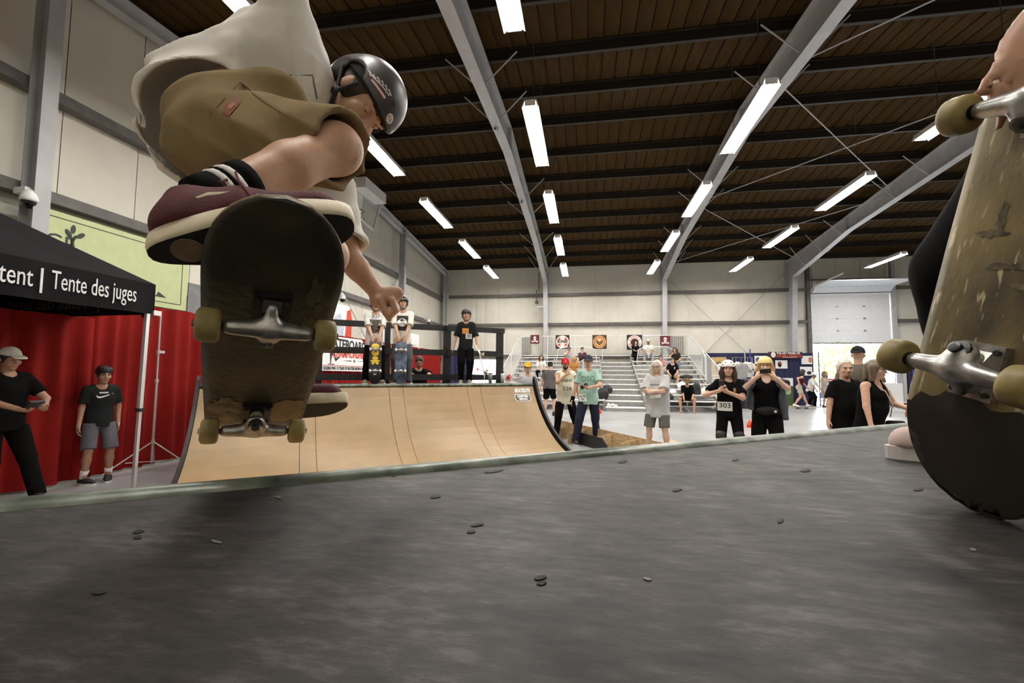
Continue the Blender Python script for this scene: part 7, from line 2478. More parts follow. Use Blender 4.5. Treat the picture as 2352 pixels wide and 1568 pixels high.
sitter('barefoot man in bucket hat and black clothes on the front row', 1577, 0, 1.74, lean=0.35, fx=0.13, skin='tan', hair=dict(style='short', mat=h_brown), hat=dict(kind='bucket', mat=cloth('straw_brown', (0.12, 0.085, 0.05))), top=dict(kind='loose', mat=c_black, fit=0.025), bottom=dict(kind='shorts', mat=c_black, wide=1.2, len=0.8), shoes=None, vox=0.013,
       pose=dict(handR=(0.06, 0.28, 0.26), handL=(-0.1, 0.26, 0.3), head=(0, 0.2, 0)))
# ------------------------------------------------------------------ the jumping skater in the foreground
HB_R = np.array([[-0.7716, 0.5642, -0.2938], [-0.6338, -0.6423, 0.4310], [0.0545, 0.5187, 0.8532]])
HB_O = V(-0.6291, 0.8013, 1.4435)
hx_, hy_, hz_ = nrm(HB_R[:, 0]), nrm(HB_R[:, 1]), nrm(HB_R[:, 2])
hx_ = nrm(np.cross(hy_, hz_))
hz_ = np.cross(hx_, hy_)


def hb(x, y, z):
    """point in the hero board's own frame"""
    return HB_O+hx_*x+hy_*y+hz_*z


m_under = M('worn_black_board_underside', (0.012, 0.0115, 0.007), 0.5, var=0, scale=7, col2=(0.048, 0.039, 0.018), bump=0.15, bscale=60)
skateboard('worn dark skateboard under the jumping skater', frame4(HB_O, hx_, hy_, hz_), under=m_under, wb=0.19, length=0.77,
           prints=[(ragged(-0.062, 0.13, 0.014, 0.05, 1), M('bare_scrape', (0.10, 0.075, 0.03), 0.6, var=0.4, scale=30), 'scrape_mark'),
                   (ragged(-0.062, -0.19, 0.036, 0.055, 2, j=0.12), M('bare_tail_wood', (0.22, 0.145, 0.07), 0.55, var=0.25, scale=20), 'bare_wood'),
                   (ragged(0.064, -0.19, 0.036, 0.055, 3), M('grubby_tail_wood', (0.05, 0.035, 0.016), 0.6, var=0, scale=45, col2=(0.2, 0.14, 0.07)), 'bare_wood'),
                   (ragged(-0.06, 0.24, 0.012, 0.03, 4), M('faint_scrape', (0.06, 0.05, 0.03), 0.6), 'scrape_mark'),
                   (ragged(-0.072, 0.2, 0.006, 0.012, 5), M('faint_scrape', (0.16, 0.14, 0.1)), 'scrape_mark')],
           basem=M('black_baseplate', (0.02, 0.02, 0.02), 0.4, metal=0.6, var=0.3, scale=30),
           edge=M('dark_board_edge', (0.13, 0.085, 0.04), 0.6, var=0.4, scale=25))
hero = thing('person', 'helmeted skater in white tee and khaki shorts jumping on a skateboard', 'person', HB_O)
hskin = M('skin_hero', (0.52, 0.31, 0.21), 0.5, var=0.10, scale=25, spec=0.35, sss=0.15, bump=0.03, bscale=160)
c_hshirt = cloth('hero_white', (0.68, 0.66, 0.61), 0.9, 0.05, 0.01)
c_hshort = cloth('hero_khaki', (0.20, 0.145, 0.075), 0.9, 0.15, 0.015)
c_inner = cloth('shadow_lining', (0.02, 0.016, 0.012))
m_maroon_s = M('maroon_suede', (0.075, 0.016, 0.02), 0.8, var=0.2, scale=40, bump=0.15, bscale=200)
m_rubber = M('cream_rubber', (0.62, 0.55, 0.40), 0.6, var=0.12, scale=20)
m_outs = M('dark_outsole', (0.012, 0.010, 0.009), 0.7, var=0.2)
m_gum = M('brown_heel_patch', (0.20, 0.13, 0.08), 0.7, var=0.15, scale=40)


def big_shoe(heel, toe, up, parent, patch=True):
    heel, toe = np.array(heel), np.array(toe)
    td = nrm(toe-heel)
    up = nrm(up-td*np.dot(up, td))
    sd_ = np.cross(td, up)
    L = np.linalg.norm(toe-heel)
    k = L/0.28
    P = lambda a, b, c: heel+td*a*k+sd_*b*k+up*c*k

    def wid(a):
        t = a/0.28
        return 0.036+0.013*math.sin(min(1, max(0, (t-0.15)/0.8))*math.pi*0.62)
    ol = []
    for q in range(36):
        ang = 2*math.pi*q/36
        cx = 0.14+0.14*math.cos(ang)
        e = abs(math.sin(ang))**0.75*math.copysign(1, math.sin(ang))
        ol.append((cx, e*wid(cx)))
    vs, fs = [], []
    prof = [(0.90, 0.0), (1.0, 0.006), (1.02, 0.016), (1.0, 0.030), (0.9, 0.034)]
    for (sc, h) in prof:
        for (a, b) in ol:
            vs.append(P(0.14+(a-0.14)*(0.985+0.015*sc)*(1 if sc > 0.95 else 0.985), b*sc, h+0.012*max(0, (a-0.2)/0.08)**2))
    n = len(ol)
    for i in range(len(prof)-1):
        for q in range(n):
            fs.append((i*n+q, i*n+(q+1) % n, (i+1)*n+(q+1) % n, (i+1)*n+q))
    fs.append(tuple(range(n))[::-1])
    fs.append(tuple(range((len(prof)-1)*n, len(prof)*n)))
    so = MB().add(vs, fs).build('sole', m_rubber, parent, smooth=True)
    rg = [v-up*0.0012*k for v in vs[:n]]
    h2_ = n//2
    qf = []
    for q in range(h2_):
        a_, b_ = q, (q+1) % n
        c_, d_ = (n-q) % n, (n-q-1) % n
        fc_ = [i for j, i in enumerate((b_, a_, c_, d_)) if i not in (b_, a_, c_, d_)[:j]]
        if len(fc_) > 2:
            qf.append(tuple(fc_))
    MB().add(rg, qf).build('outsole', m_outs, so)
    if patch:
        pp = [P(0.052+0.021*math.cos(q/16*6.283), 0.021*math.sin(q/16*6.283)+0.002, -0.0028) for q in range(16)]
        MB().prism(pp, -up*0.001).build('heel_patch', m_gum, so)
    f = Field(np.minimum(heel, toe)-0.16, np.maximum(heel, toe)+0.16, 0.005)
    f.cone(P(0.045, 0, 0.05), P(0.13, 0, 0.05), 0.037*k, 0.041*k, 0.02)
    f.cone(P(0.13, 0, 0.048), P(0.225, 0.002, 0.042), 0.043*k, 0.040*k, 0.03, sq=(up, 0.85))
    f.cone(P(0.04, 0, 0.055), P(0.05, 0, 0.095), 0.037*k, 0.037*k, 0.02)
    f.cone(P(0.07, 0, 0.07), P(0.115, 0, 0.085), 0.036*k, 0.03*k, 0.03)
    f.cone(P(0.055, 0, 0.09), P(0.06, 0, 0.13), 0.03*k, 0.036*k, 0.008, op='sub')
    f.cut(P(0, 0, 0.03), -up)
    uo = solid(f, 'shoe', m_maroon_s, parent, local=False)
    # side stripe and laces
    for sg in (-1, 1):
        MB().tube([P(0.05, sg*0.0375, 0.05), P(0.09, sg*0.041, 0.062), P(0.13, sg*0.043, 0.055), P(0.165, sg*0.0435, 0.044)], [0.003, 0.006, 0.006, 0.003], 8).build('side_stripe', m_rubber, uo)
    for j in range(4):
        a = 0.115+j*0.02
        h = 0.103-j*0.011
        MB().tube([P(a, -0.026, h-0.006), P(a+0.004, 0, h+0.004), P(a+0.008, 0.026, h-0.006)], 0.0032, 6).build('lace', M('maroon_lace', (0.10, 0.02, 0.025), 0.8), uo)
    for sg in (-1, 1):
        MB().tube([P(0.11, 0, 0.108), P(0.105, sg*0.025, 0.125), P(0.1, sg*0.035, 0.105), P(0.11, 0, 0.108)], 0.0032, 6).build('lace', MATS['maroon_lace'], uo)
    return P, k


sole_up = hz_
PF, kf = big_shoe(hb(0.165, 0.252, 0.012), hb(-0.105, 0.352, 0.045), hz_*1.0+hy_*-0.05, hero)
PB, kb = big_shoe(hb(0.035, -0.305, 0.04), hb(-0.215, -0.262, 0.045), hz_, hero, patch=False)
ankR = PF(0.055, 0, 0.105)
ankL = PB(0.055, 0, 0.105)
kneR = zd(772, 342, 0.955)
hipR = zd(492, 318, 1.06)
kneL = zd(752, 585, 1.20)
hipL = zd(505, 335, 1.25)
pelv = zd(470, 300, 1.17)
ches = zd(640, 170, 1.30)
shR = zd(664, 100, 1.27)
shL = zd(732, 315, 1.44)
elR = zd(650, -90, 1.18)
haR = zd(600, -300, 1.15)
elL = zd(800, 590, 1.37)
haL = zd(862, 668, 1.385)
hcen = zd(826, 236, 1.44)
h_up = nrm(CR*0.86+CU*0.42+CF*0.10)
h_fw = CR*0.38-CU*0.84-CF*0.30
h_fw = nrm(h_fw-h_up*np.dot(h_fw, h_up))
h_rt = np.cross(h_fw, h_up)
neckp = zd(748, 215, 1.42)
allp = np.array([ankR, ankL, kneR, hipR, kneL, hipL, shR, shL, elR, haR, elL, haL, hcen])
lo, hi = allp.min(0)-0.26, allp.max(0)+0.26
f = Field(lo, hi, 0.0062)
f.cone(pelv+CF*0.04, ches, 0.09, 0.11, 0.04)
f.cone(ches, neckp, 0.07, 0.048, 0.03)
f.cone(shR, shL, 0.04, 0.04, 0.03)
f.cone(neckp, hcen-h_up*0.05, 0.05, 0.05, 0.02)
head_prims(f, hcen, h_rt, h_fw, h_up, 0.98)
for (hp, kn, an) in ((hipR, kneR, ankR), (hipL, kneL, ankL)):
    f.cone(hp, kn, 0.08, 0.05, 0.03)
    f.ell(kn, (0.048, 0.048, 0.048), k=0.02)
    mid = kn+(an-kn)*0.38
    back = nrm(np.cross(np.cross(kn-hp, an-kn), an-kn))
    f.cone(kn, mid, 0.046, 0.043, 0.02)
    f.cone(mid+back*0.006, an, 0.043, 0.029, 0.02)
f.cone(shR, elR, 0.036, 0.034, 0.02)
f.cone(elR, haR, 0.037, 0.026, 0.015)
hand(f, haR, nrm(haR-elR), CF, 1, 0.3, 0.95)
f.cone(shL, elL, 0.045, 0.036, 0.02)
f.cone(elL, elL+(haL-elL)*0.35, 0.035, 0.034, 0.015)
f.cone(elL+(haL-elL)*0.35, haL, 0.034, 0.024, 0.015)
hdir = nrm(zd(898, 688, 1.385)-zd(862, 668, 1.385))
# closed left hand, knuckles to the right, fingers curling down
f.ell(haL+hdir*0.04, (0.042, 0.035, 0.024), np.array([hdir, CU, CF]), k=0.015)
for i in range(4):
    b = haL+hdir*(0.066-0.003*i)+CF*(-0.026+0.017*i)+CU*0.004
    m1 = b+nrm(hdir*0.45-CU*0.9)*0.034
    m2 = m1+nrm(-hdir*0.55-CU*0.75)*0.026
    m3 = m2+nrm(-hdir*0.9+CU*0.1)*0.018
    f.cone(b, m1, 0.0105, 0.0095, 0.005)
    f.cone(m1, m2, 0.0095, 0.0088, 0.003)
    f.cone(m2, m3, 0.0088, 0.0078, 0.003)
tb_ = haL+hdir*0.02-CU*0.018-CF*0.024
f.cone(tb_, tb_+nrm(hdir*0.75-CU*0.75)*0.04, 0.013, 0.011, 0.008)
f.cone(tb_+nrm(hdir*0.75-CU*0.75)*0.04, tb_+nrm(hdir*0.75-CU*0.75)*0.04+nrm(hdir*0.5-CU*0.8)*0.03, 0.011, 0.0085, 0.004)
solid(f, 'body', hskin, hero, local=False)
# face
PF2 = lambda x, y, z: hcen+(h_rt*x+h_fw*y+h_up*z)*0.98
RHh = np.array([h_rt, h_fw, h_up])
for sg in (-1, 1):
    e = MB().sphere(PF2(sg*0.032, 0.070, 0.010), 0.0112, 12, 8, ax=RHh).build('eye', M('eye_white', (0.7, 0.68, 0.64)), hero, smooth=True)
    MB().sphere(PF2(sg*0.032, 0.0792, 0.004), (0.006, 0.003, 0.004), 10, 6, ax=RHh).build('iris', M('eye_iris', (0.03, 0.02, 0.015)), e)
    MB().sphere(PF2(sg*0.032, 0.0752, 0.0135), (0.0145, 0.0128, 0.0115), 12, 8, ax=RHh).build('eyelid', hskin, hero, smooth=True)
    MB().tube([PF2(sg*0.016, 0.098, 0.031), PF2(sg*0.034, 0.093, 0.036), PF2(sg*0.052, 0.078, 0.031)], [0.004, 0.0045, 0.003], 6).build('eyebrow', h_brown, hero)
    MB().sphere(PF2(sg*0.0085, 0.105, -0.032), (0.0045, 0.004, 0.003), 8, 6, ax=RHh).build('nostril', m_ink, hero)
MB().sphere(PF2(0, 0.0985, -0.0535), (0.021, 0.006, 0.007), 12, 6, ax=RHh).build('lips', M('lips', (0.36, 0.13, 0.1)), hero)
f = Field(hcen-0.25, hcen+0.25, 0.006)
f.ell(PF2(0, -0.016, 0.02), (0.083, 0.103, 0.094), RHh, k=0.01, clip=((PF2(0, 0.05, 0.03), h_fw*0.9-h_up*0.3), (PF2(0, 0, -0.05), -h_up+h_fw*0.6)))
f.folds(0.003, 90, 2)
solid(f, 'hair', h_brown, hero, local=False)
# helmet
m_helm = M('grey_black_helmet', (0.05, 0.043, 0.045), 0.38, var=0.2, scale=6, spec=0.5)
m_foam = M('helmet_lining', (0.008, 0.007, 0.007), 0.9, var=0)
f = Field(hcen-0.3, hcen+0.3, 0.005)
hclip = ((PF2(0, 0.03, 0.035), -h_up+h_fw*0.10),)
f.ell(PF2(0, -0.008, 0.035), (0.108, 0.134, 0.120), RHh, k=0, clip=hclip)
f.ell(PF2(0, -0.075, 0.01), (0.092, 0.066, 0.085), RHh, k=0.015, clip=((PF2(0, 0, -0.04), -h_up), (PF2(0, -0.02, 0), h_fw)))
f.ell(PF2(0, -0.008, 0.03), (0.094, 0.12, 0.106), RHh, k=0, op='sub')
f.ell(PF2(0.1, -0.01, 0.02), (0.05, 0.042, 0.035), RHh, k=0.01, op='sub')
f.ell(PF2(-0.1, -0.01, 0.02), (0.05, 0.042, 0.035), RHh, k=0.01, op='sub')
helm = solid(f, 'helmet', m_helm, hero, local=False)
f = Field(hcen-0.3, hcen+0.3, 0.006)
f.ell(PF2(0, -0.008, 0.032), (0.0965, 0.1225, 0.1085), RHh, k=0, clip=((PF2(0, 0.03, 0.03), -h_up+h_fw*0.10),))
f.ell(PF2(0, -0.008, 0.028), (0.084, 0.108, 0.098), RHh, k=0, op='sub')
solid(f, 'helmet_lining', m_foam, helm, local=False)
for sg in (-1, 1):
    MB().tube([PF2(sg*0.094, 0.035, 0.02), PF2(sg*0.084, 0.018, -0.05), PF2(sg*0.05, 0.05, -0.104), PF2(0, 0.066, -0.119)], 0.0065, 8).build('chin_strap', M('helmet_strap', (0.015, 0.013, 0.012)), hero)
    MB().tube([PF2(sg*0.09, -0.06, 0.0), PF2(sg*0.084, 0.018, -0.05)], 0.0065, 8).build('chin_strap', MATS['helmet_strap'], hero)
    MB().sphere(PF2(sg*0.086, 0.015, -0.052), (0.008, 0.014, 0.016), 10, 6, ax=RHh).build('strap_buckle', m_ink, hero)

# shirt: loose torso, a tail hanging open behind the seat, sleeves
f = Field(lo, hi, 0.006)
tq = zd(640, 165, 1.31)
f.cone(zd(455, 243, 1.25), tq, 0.132, 0.150, 0.06)
f.cone(tq, zd(690, 172, 1.37), 0.144, 0.085, 0.05)
f.cone(zd(668, 122, 1.26), shR+(elR-shR)*0.85, 0.082, 0.060, 0.04, clip=((shR+(elR-shR)*0.8, elR-shR),))
f.cone(zd(702, 222, 1.40), shL, 0.085, 0.072, 0.05)
f.cone(shL, shL+(elL-shL)*1.0, 0.072, 0.068, 0.03, clip=((shL+(elL-shL)*0.93, elL-shL),))
bc = zd(506, 305, 1.25)
f.ell(bc, (0.178, 0.178, 0.178), k=0.03)
f.folds(0.0055, 26, 11, (1, 1, 1))
f.folds(0.002, 55, 12, (1, 0.6, 1.3))
f.ripple(CU*0.85-CR*0.5, 70, 0.011, 3)
f.ripple(CR*0.9+CU*0.35, 50, 0.009, 8)
f.ell(bc-CF*0.03, (0.160, 0.160, 0.160), k=0.01, op='sub')
f.cut(zd(480, 385, 1.17), nrm(-CF*0.62-CU*0.78), bc, 0.45)
f.cone(shL+(elL-shL)*0.55, shL+(elL-shL)*1.15, 0.045, 0.058, 0.01, op='sub')
f.cone(neckp, neckp+(hcen-neckp)*1.2, 0.06, 0.08, 0.01, op='sub')
shirt_o = solid(f, 'shirt', c_hshirt, hero, local=False)

# shorts: seat and two baggy legs, near leg open at the knee
f = Field(lo, hi, 0.006)
f.ell(zd(520, 322, 1.17), (0.122, 0.122, 0.122), k=0.04)
f.cone(zd(515, 290, 1.15), zd(610, 262, 1.16), 0.112, 0.105, 0.07)
th_d = nrm(kneR-hipR)
hemR = hipR+(kneR-hipR)*1.05
f.cone(hipR+th_d*0.02, kneR+th_d*0.06, 0.112, 0.080, 0.06, clip=((hemR, th_d*0.95-CU*0.2),))
th2 = nrm(kneL-hipL)
f.cone(hipL, kneL+th2*0.02, 0.125, 0.09, 0.05, clip=((hipL+(kneL-hipL)*0.92, th2),))
f.folds(0.0055, 30, 21)
f.ripple(CU*0.8+CR*0.6, 80, 0.0065, 5)
f.ripple(CU*0.95-CR*0.3, 55, 0.004, 15)
f.cone(hipR+(kneR-hipR)*0.55, kneR+th_d*0.1, 0.06, 0.071, 0.01, op='sub')
f.cone(hipL+(kneL-hipL)*0.6, kneL+th2*0.1, 0.07, 0.076, 0.01, op='sub')
shorts_o = solid(f, 'shorts', c_hshort, hero, local=False)


def cam_decal(target, poly, mat, name, off=0.0015, sub=5, parent=None):
    """patch lying on a surface: polygon corners given by where they are seen, pushed onto the surface"""
    me = target.data
    mw = PM.get(target, Matrix.Identity(4))
    inv = mw.inverted()
    bv = BVHTree.FromPolygons([v.co[:] for v in me.vertices], [tuple(p.vertices) for p in me.polygons])
    c = np.mean(poly, 0)
    n = len(poly)
    rings = []
    for k in range(sub+1):
        t = k/sub
        rings.append([(c[0]+(p[0]-c[0])*t, c[1]+(p[1]-c[1])*t) for p in poly] if k else [tuple(c)])
    vs, fs, ok = [], [], True
    o = inv @ Vector(CP)
    lastp = None
    for r_ in rings:
        for (x, y) in r_:
            d = inv.to_3x3() @ Vector(ray(x, y))
            d.normalize()
            h = bv.ray_cast(o, d)
            if h[0] is None:
                p = lastp if lastp is not None else o+d
            else:
                nn = h[1] if h[1].dot(d) < 0 else -h[1]
                p = h[0]+nn*off
            lastp = p
            vs.append(tuple(p))
    for i in range(n):
        fs.append((0, 1+i, 1+(i+1) % n))
    for k in range(1, sub):
        a, b = 1+(k-1)*n, 1+k*n
        for i in range(n):
            fs.append((a+i, b+i, b+(i+1) % n, a+(i+1) % n))
    return MB().add(vs, fs).build(name, mat, parent if parent is not None else target, local=True)


def dense(poly, m=6):
    out = []
    for a, b in zip(poly, poly[1:]+poly[:1]):
        for k in range(m):
            out.append((a[0]+(b[0]-a[0])*k/m, a[1]+(b[1]-a[1])*k/m))
    return out


m_tag = M('rust_logo_tag', (0.17, 0.045, 0.018), 0.6, var=0.15, scale=60)
cam_decal(shorts_o, dense([(515, 245), (545, 222), (553, 237), (527, 268), (513, 262)]), m_tag, 'logo_tag', 0.0018)
cam_decal(shorts_o, dense([(524, 246), (538, 236), (542, 243), (530, 255)], 3), M('rust_logo_mark', (0.32, 0.12, 0.05), 0.6), 'logo_mark', 0.0028)
m_seam = cloth('khaki_seam', (0.15, 0.10, 0.05))


def line_decal(target, pts, w, mat, name, off=0.0012):
    poly = []
    up_, dn_ = [], []
    for i, p in enumerate(pts):
        a, b = pts[max(0, i-1)], pts[min(len(pts)-1, i+1)]
        L = math.hypot(b[0]-a[0], b[1]-a[1])
        nx, ny = -(b[1]-a[1])/L*w, (b[0]-a[0])/L*w
        up_.append((p[0]+nx, p[1]+ny))
        dn_.append((p[0]-nx, p[1]-ny))
    for i in range(len(pts)-1):
        cam_decal(target, [up_[i], up_[i+1], dn_[i+1], dn_[i]], mat, name, off, 1)


line_decal(shorts_o, [(483, 266), (515, 228), (553, 190), (580, 214), (612, 237), (645, 258), (664, 270)], 1.3, m_seam, 'pocket_seam')
m_bibg = M('bib_paper', (0.66, 0.64, 0.6), 0.7, var=0.06)
cam_decal(shirt_o, dense([(614, 168), (716, 172), (722, 205), (726, 226), (690, 208), (640, 188)]), m_bibg, 'number_bib', 0.002, 6)
line_decal(shirt_o, [(614, 168), (665, 172), (716, 172), (722, 205), (726, 226)], 1.6, M('bib_edge', (0.12, 0.1, 0.09), 0.7), 'bib_edge', 0.0035)
# helmet stickers
m_stw = M('white_sticker', (0.7, 0.68, 0.66), 0.5, var=0.05)
m_str = M('red_sticker', (0.30, 0.05, 0.045), 0.5, var=0.1)


def ring(cx, cy, rx, ry, a=0.0, n=18):
    return [(cx+rx*math.cos(t)*math.cos(a)-ry*math.sin(t)*math.sin(a), cy+rx*math.cos(t)*math.sin(a)+ry*math.sin(t)*math.cos(a)) for t in [2*math.pi*k/n for k in range(n)]]


cam_decal(helm, ring(895, 272, 8, 12.5, 0.15), m_stw, 'round_sticker', 0.001)
line_decal(helm, [(890, 266), (897, 265), (891, 273), (899, 272), (893, 280)], 0.8, m_ink, 'sticker_mark', 0.002)
cam_decal(helm, ring(903, 238, 4.8, 9, -0.1), m_ink, 'vent_hole', 0.0012)
cam_decal(helm, ring(815, 157, 16, 5, 0.1), m_stw, 'oval_sticker', 0.001)
cam_decal(helm, ring(815, 157, 12, 2.2, 0.1), m_ink, 'oval_mark', 0.002)
line_decal(helm, [(846, 162), (852, 168), (850, 174), (858, 172), (862, 180), (868, 178), (872, 188), (878, 186), (880, 196), (886, 196), (888, 206), (893, 206), (896, 216), (899, 220)], 1.6, m_stw, 'script_sticker', 0.0012)
line_decal(helm, [(848, 168), (856, 176), (864, 184), (872, 192), (880, 201), (888, 212), (894, 220)], 1.5, m_stw, 'script_sticker', 0.0012)
cam_decal(helm, dense([(850, 182), (857, 178), (888, 222), (880, 228)], 4), m_str, 'red_sticker', 0.001)
line_decal(helm, [(853, 184), (862, 194), (870, 205), (878, 216), (884, 226)], 2.2, m_stw, 'sticker_lettering', 0.002)
cam_decal(helm, ring(832, 176, 3.2, 2.2, 0.4, 10), m_ink, 'rivet_hole', 0.0012)

# sock: black with two white bands
for (P_, an, kn, nm) in ((PF, ankR, kneR, 'near'), (PB, ankL, kneL, 'far')):
    d = nrm(kn-an)
    a0 = an-d*0.03
    segs = [(0.0, 0.035, c_black), (0.035, 0.047, c_white), (0.047, 0.055, c_black), (0.055, 0.067, c_white), (0.067, 0.095, c_black)]
    so = None
    for (s0, s1, mt) in segs:
        o = MB().tube([a0+d*(0.035+s0), a0+d*(0.035+(s0+s1)/2), a0+d*(0.035+s1)], [0.040+0.03*s0, 0.0415+0.03*s0, 0.040+0.03*s1], 20).build('sock' if so is None else 'sock_band', mt, hero if so is None else so, smooth=True)
        so = so or o
# loose lace end beside the sock and a thread at the shorts hem
MB().tube([zd(541, 395, 0.70), zd(548, 415, 0.69), zd(566, 436, 0.675), zd(585, 460, 0.66)], 0.0022, 6).build('lace_end', MATS['maroon_lace'], hero)
MB().tube([zd(826, 330, 0.94), zd(829, 350, 0.94), zd(818, 372, 0.945), zd(800, 394, 0.95)], 0.0011, 5).build('thread', m_rubber, hero)

# ------------------------------------------------------------------ skateboard held upright at the right edge, and its owner
RB_R = np.array([[-0.2587, 0.119, 0.9586], [0.9277, -0.246, 0.2809], [0.2693, 0.9619, -0.0468]])
ry_, rz_ = nrm(RB_R[:, 1]), nrm(RB_R[:, 2])
rx_ = nrm(np.cross(ry_, rz_))
rz_ = np.cross(rx_, ry_)
RB_O = V(0.5917, 0.71, 1.5836)+V(0, 0, 0.026)
m_rbu = M('scraped_yellow_board', (0.27, 0.20, 0.075), 0.5, var=0, scale=7, col2=(0.035, 0.028, 0.015), bump=0.05, bscale=90, stretch=(1, 0.6, 1))
nt = m_rbu.node_tree
# long scratches on top of the blotches
pbs = nt.nodes['Principled BSDF']
tc = nt.nodes.new('ShaderNodeTexCoord')
mp2 = nt.nodes.new('ShaderNodeMapping')
mp2.inputs['Scale'].default_value = (60, 12, 1)
mp2.inputs['Rotation'].default_value = (0, 0, 0.35)
nt.links.new(tc.outputs['Object'], mp2.inputs['Vector'])
ns = nt.nodes.new('ShaderNodeTexNoise')
ns.inputs['Scale'].default_value = 1.6
ns.inputs['Detail'].default_value = 3
nt.links.new(mp2.outputs[0], ns.inputs['Vector'])
rs_ = nt.nodes.new('ShaderNodeValToRGB')
rs_.color_ramp.elements[0].position = 0.60
rs_.color_ramp.elements[1].position = 0.68
nt.links.new(ns.outputs['Fac'], rs_.inputs['Fac'])
mixn = nt.nodes.new('ShaderNodeMixRGB')
mixn.inputs['Color2'].default_value = (0.42, 0.35, 0.2, 1)
old = pbs.inputs['Base Color'].links[0].from_socket
nt.links.new(old, mixn.inputs['Color1'])
nt.links.new(rs_.outputs['Color'], mixn.inputs['Fac'])
nt.links.new(mixn.outputs[0], pbs.inputs['Base Color'])
skateboard('scraped yellow-brown skateboard standing on its tail at the right edge', frame4(RB_O, rx_, ry_, rz_), under=m_rbu,
           prints=[(ragged(x_, y_, rx2, ry2, k_*7+int(x_*1000), 50, 0.3), M('black_board_print', (0.03, 0.024, 0.012), 0.6, var=0, scale=60, col2=(0.16, 0.12, 0.05)), 'board_print') for (x_, y_, rx2, ry2, k_) in ((0.04, 0.015, 0.02, 0.006, 3), (-0.02, 0.03, 0.02, 0.016, 5), (-0.055, 0.015, 0.02, 0.03, 4), (0.0, -0.03, 0.03, 0.005, 3), (-0.04, -0.06, 0.03, 0.010, 5), (0.03, 0.035, 0.006, 0.02, 6))] +
                  [(ragged(0.0, -0.32, 0.13, 0.105, 9, 60, 0.1), M('burnt_tail', (0.022, 0.016, 0.01), 0.6, var=0.3), 'tail_wear')])
# the owner: mostly out of the picture
own = thing('person', 'person in black holding the upright skateboard at the right edge', 'person', (1.15, 0.9, DH))
kne = zd(2178, 600, 1.0)
foot_toe = hit(2033, 1050, 2, DH)
foot_toe[2] = DH
shoe_d = nrm(V(0.86, -0.18, 0))
heelp = foot_toe+shoe_d*0.25
anko = heelp-shoe_d*0.055+V(0, 0, 0.09)
hipo = V(anko[0]+0.10, anko[1]-0.16, DH+0.80)
hip2 = hipo+V(0.05, -0.2, 0)
an2 = V(hip2[0]+0.12, hip2[1]+0.02, DH+0.09)
kn2, _ = ik(hip2, an2, 0.39, 0.38, V(-1, 0.3, 0))
kno, _ = ik(hipo, anko, 0.39, 0.38, V(-1, 0.5, 0.2))
cho = hipo+V(0.04, -0.1, 0.38)
sho = cho+V(-0.06, 0.06, 0.08)
grip = RB_O+ry_*0.385+rz_*0.03
hno = zd(2392, 55, 0.63)
sho = hno+nrm(cho+V(0, 0, 0.05)-hno)*0.42+V(0, 0, 0.03)
elo, hno = ik(sho, hno, 0.25, 0.24, V(0.9, -0.3, -0.3))
pts = np.array([hipo, hip2, anko, an2, kno, kn2, cho, sho, hno, elo, grip, cho+V(0, 0, 0.45)])
lo, hi = pts.min(0)-0.25, pts.max(0)+0.25
f = Field(lo, hi, 0.009)
f.cone((hipo+hip2)/2, cho, 0.12, 0.13, 0.04)
f.cone(cho, cho+V(0, 0, 0.2), 0.1, 0.05, 0.04)
hco = cho+V(-0.04, 0.02, 0.32)
hfo = nrm(V(-0.9, 0.35, -0.1))
hro = nrm(np.cross(hfo, V(0, 0, 1)))
head_prims(f, hco, hro, hfo, np.cross(hro, hfo), 1.0)
f.cone(cho+V(0, 0, 0.16), hco, 0.05, 0.05, 0.02)
for (h_, k_, a_) in ((hipo, kno, anko), (hip2, kn2, an2)):
    f.cone(h_, k_, 0.08, 0.055, 0.03)
    f.cone(k_, a_, 0.052, 0.035, 0.02)
f.cone(sho, elo, 0.05, 0.04, 0.02)
f.cone(elo, hno, 0.039, 0.028, 0.02)
s2 = V(2*cho[0]-sho[0], 2*cho[1]-sho[1], sho[2])
f.cone(sho, s2, 0.06, 0.06, 0.04)
e2 = s2+V(0.05, -0.05, -0.27)
h2 = e2+V(-0.05, 0.1, -0.22)
f.cone(s2, e2, 0.05, 0.04, 0.02)
f.cone(e2, h2, 0.038, 0.027, 0.02)
hand(f, h2, nrm(h2-e2), V(-1, 0, 0), 1, 0.5)
hand(f, hno, zd(2322, 205, 0.62)-hno, CF*0.85+CR*0.45, 1, 0.3, 0.95, thumb=0.2)
solid(f, 'body', skin_mat('tan'), own, local=False)
f = Field(lo, hi, 0.01)
f.cone((hipo+hip2)/2-V(0, 0, 0.05), cho, 0.15, 0.155, 0.05, clip=(((hipo+hip2)/2-V(0, 0, 0.1), (0, 0, -1)),))
f.cone(cho, cho+V(0, 0, 0.1), 0.15, 0.07, 0.05)
f.cone(sho, s2, 0.075, 0.075, 0.04)
f.cone(sho, elo, 0.07, 0.062, 0.03)
f.cone(elo, hno, 0.06, 0.045, 0.02, clip=((hno+(elo-hno)*0.12, hno-elo),))
f.cone(s2, e2, 0.07, 0.062, 0.03)
f.folds(0.007, 26, 31)
solid(f, 'sweatshirt', c_grey, own, local=False)
f = Field(lo, hi, 0.009)
for (h_, k_, a_) in ((hipo, kno, anko), (hip2, kn2, an2)):
    f.cone(h_, k_, 0.11, 0.085, 0.04)
    a2 = k_+(a_-k_)*0.86
    f.cone(k_, a2, 0.085, 0.07, 0.03, clip=((a2, a_-k_),))
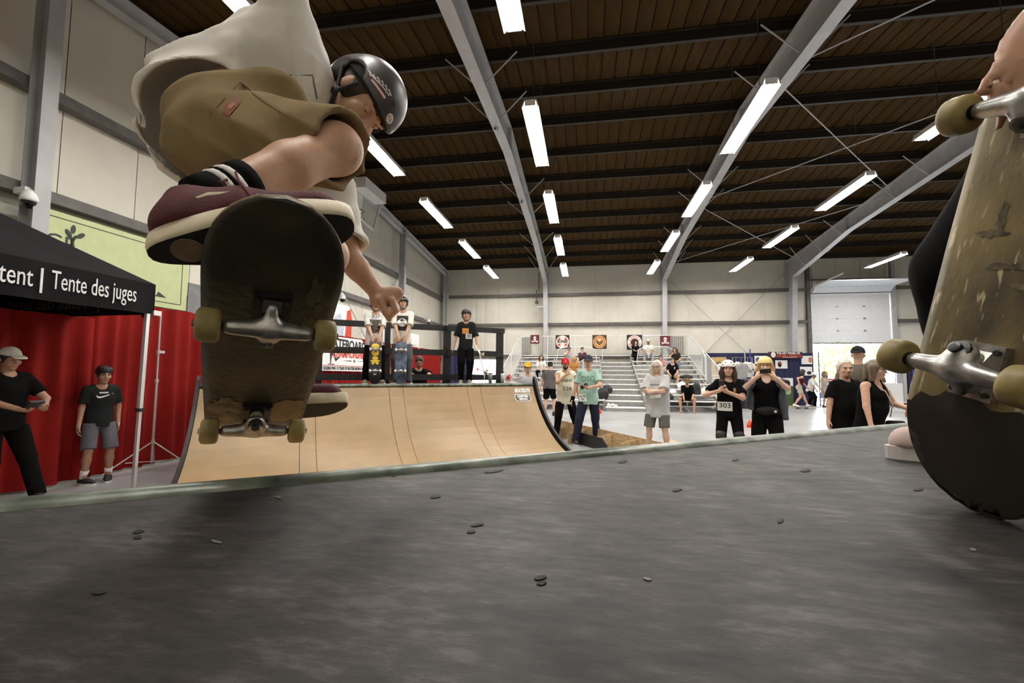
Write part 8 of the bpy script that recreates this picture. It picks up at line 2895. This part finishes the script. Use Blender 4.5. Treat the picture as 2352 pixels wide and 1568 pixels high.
f.ell((hipo+hip2)/2, (0.17, 0.16, 0.13), k=0.04, clip=(((hipo+hip2)/2+V(0, 0, 0.08), (0, 0, 1)),))
f.folds(0.006, 26, 33)
solid(f, 'trousers', c_black, own, local=False)
face_bits(own, *[np.array(PM[own].inverted() @ Vector(hco))], hro, hfo, np.cross(hro, hfo), 1.0, h_brown)
f = Field(hco-0.25, hco+0.25, 0.01)
uo_ = np.cross(hro, hfo)
f.ell(hco+uo_*0.028-hfo*0.016, (0.086, 0.107, 0.1), np.array([hro, hfo, uo_]), k=0.01, clip=((hco+hfo*0.066+uo_*0.045, hfo*0.9-uo_*0.45), (hco-uo_*0.055, -uo_+hfo*0.55)))
solid(f, 'hair', h_brown, own, local=False)
m_pink = M('pale_pink_slip_on', (0.55, 0.42, 0.38), 0.7, var=0.06)
for (tp_, dd) in ((foot_toe, shoe_d), (V(an2[0], an2[1], DH)-nrm(V(0.9, -0.3, 0))*0.19, nrm(V(0.9, -0.3, 0)))):
    sdv = V(-dd[1], dd[0], 0)
    ol = []
    for q in range(30):
        ang = 2*math.pi*q/30
        cx = 0.135-0.135*math.cos(ang)
        ol.append(tp_+dd*cx+sdv*math.sin(ang)*(0.047-0.008*cx/0.27))
    f = Field(tp_-0.35, tp_+0.35, 0.007)
    f.cone(tp_+dd*0.05+V(0, 0, 0.04), tp_+dd*0.13+V(0, 0, 0.048), 0.04, 0.043, 0.03)
    f.cone(tp_+dd*0.13+V(0, 0, 0.045), tp_+dd*0.225+V(0, 0, 0.05), 0.043, 0.038, 0.03)
    f.cone(tp_+dd*0.18+V(0, 0, 0.09), tp_+dd*0.19+V(0, 0, 0.13), 0.042, 0.045, 0.01, op='sub')
    f.cut(tp_+V(0, 0, 0.028), (0, 0, -1))
    f.cut(tp_+V(0, 0, 0.085), (0, 0, 1))
    sh = solid(f, 'shoe', m_pink, own, local=False)
    MB().prism(ol, (0, 0, 0.032)).build('sole', M('white_sole', (0.66, 0.62, 0.58), 0.6), sh)
bpy.context.view_layer.update()
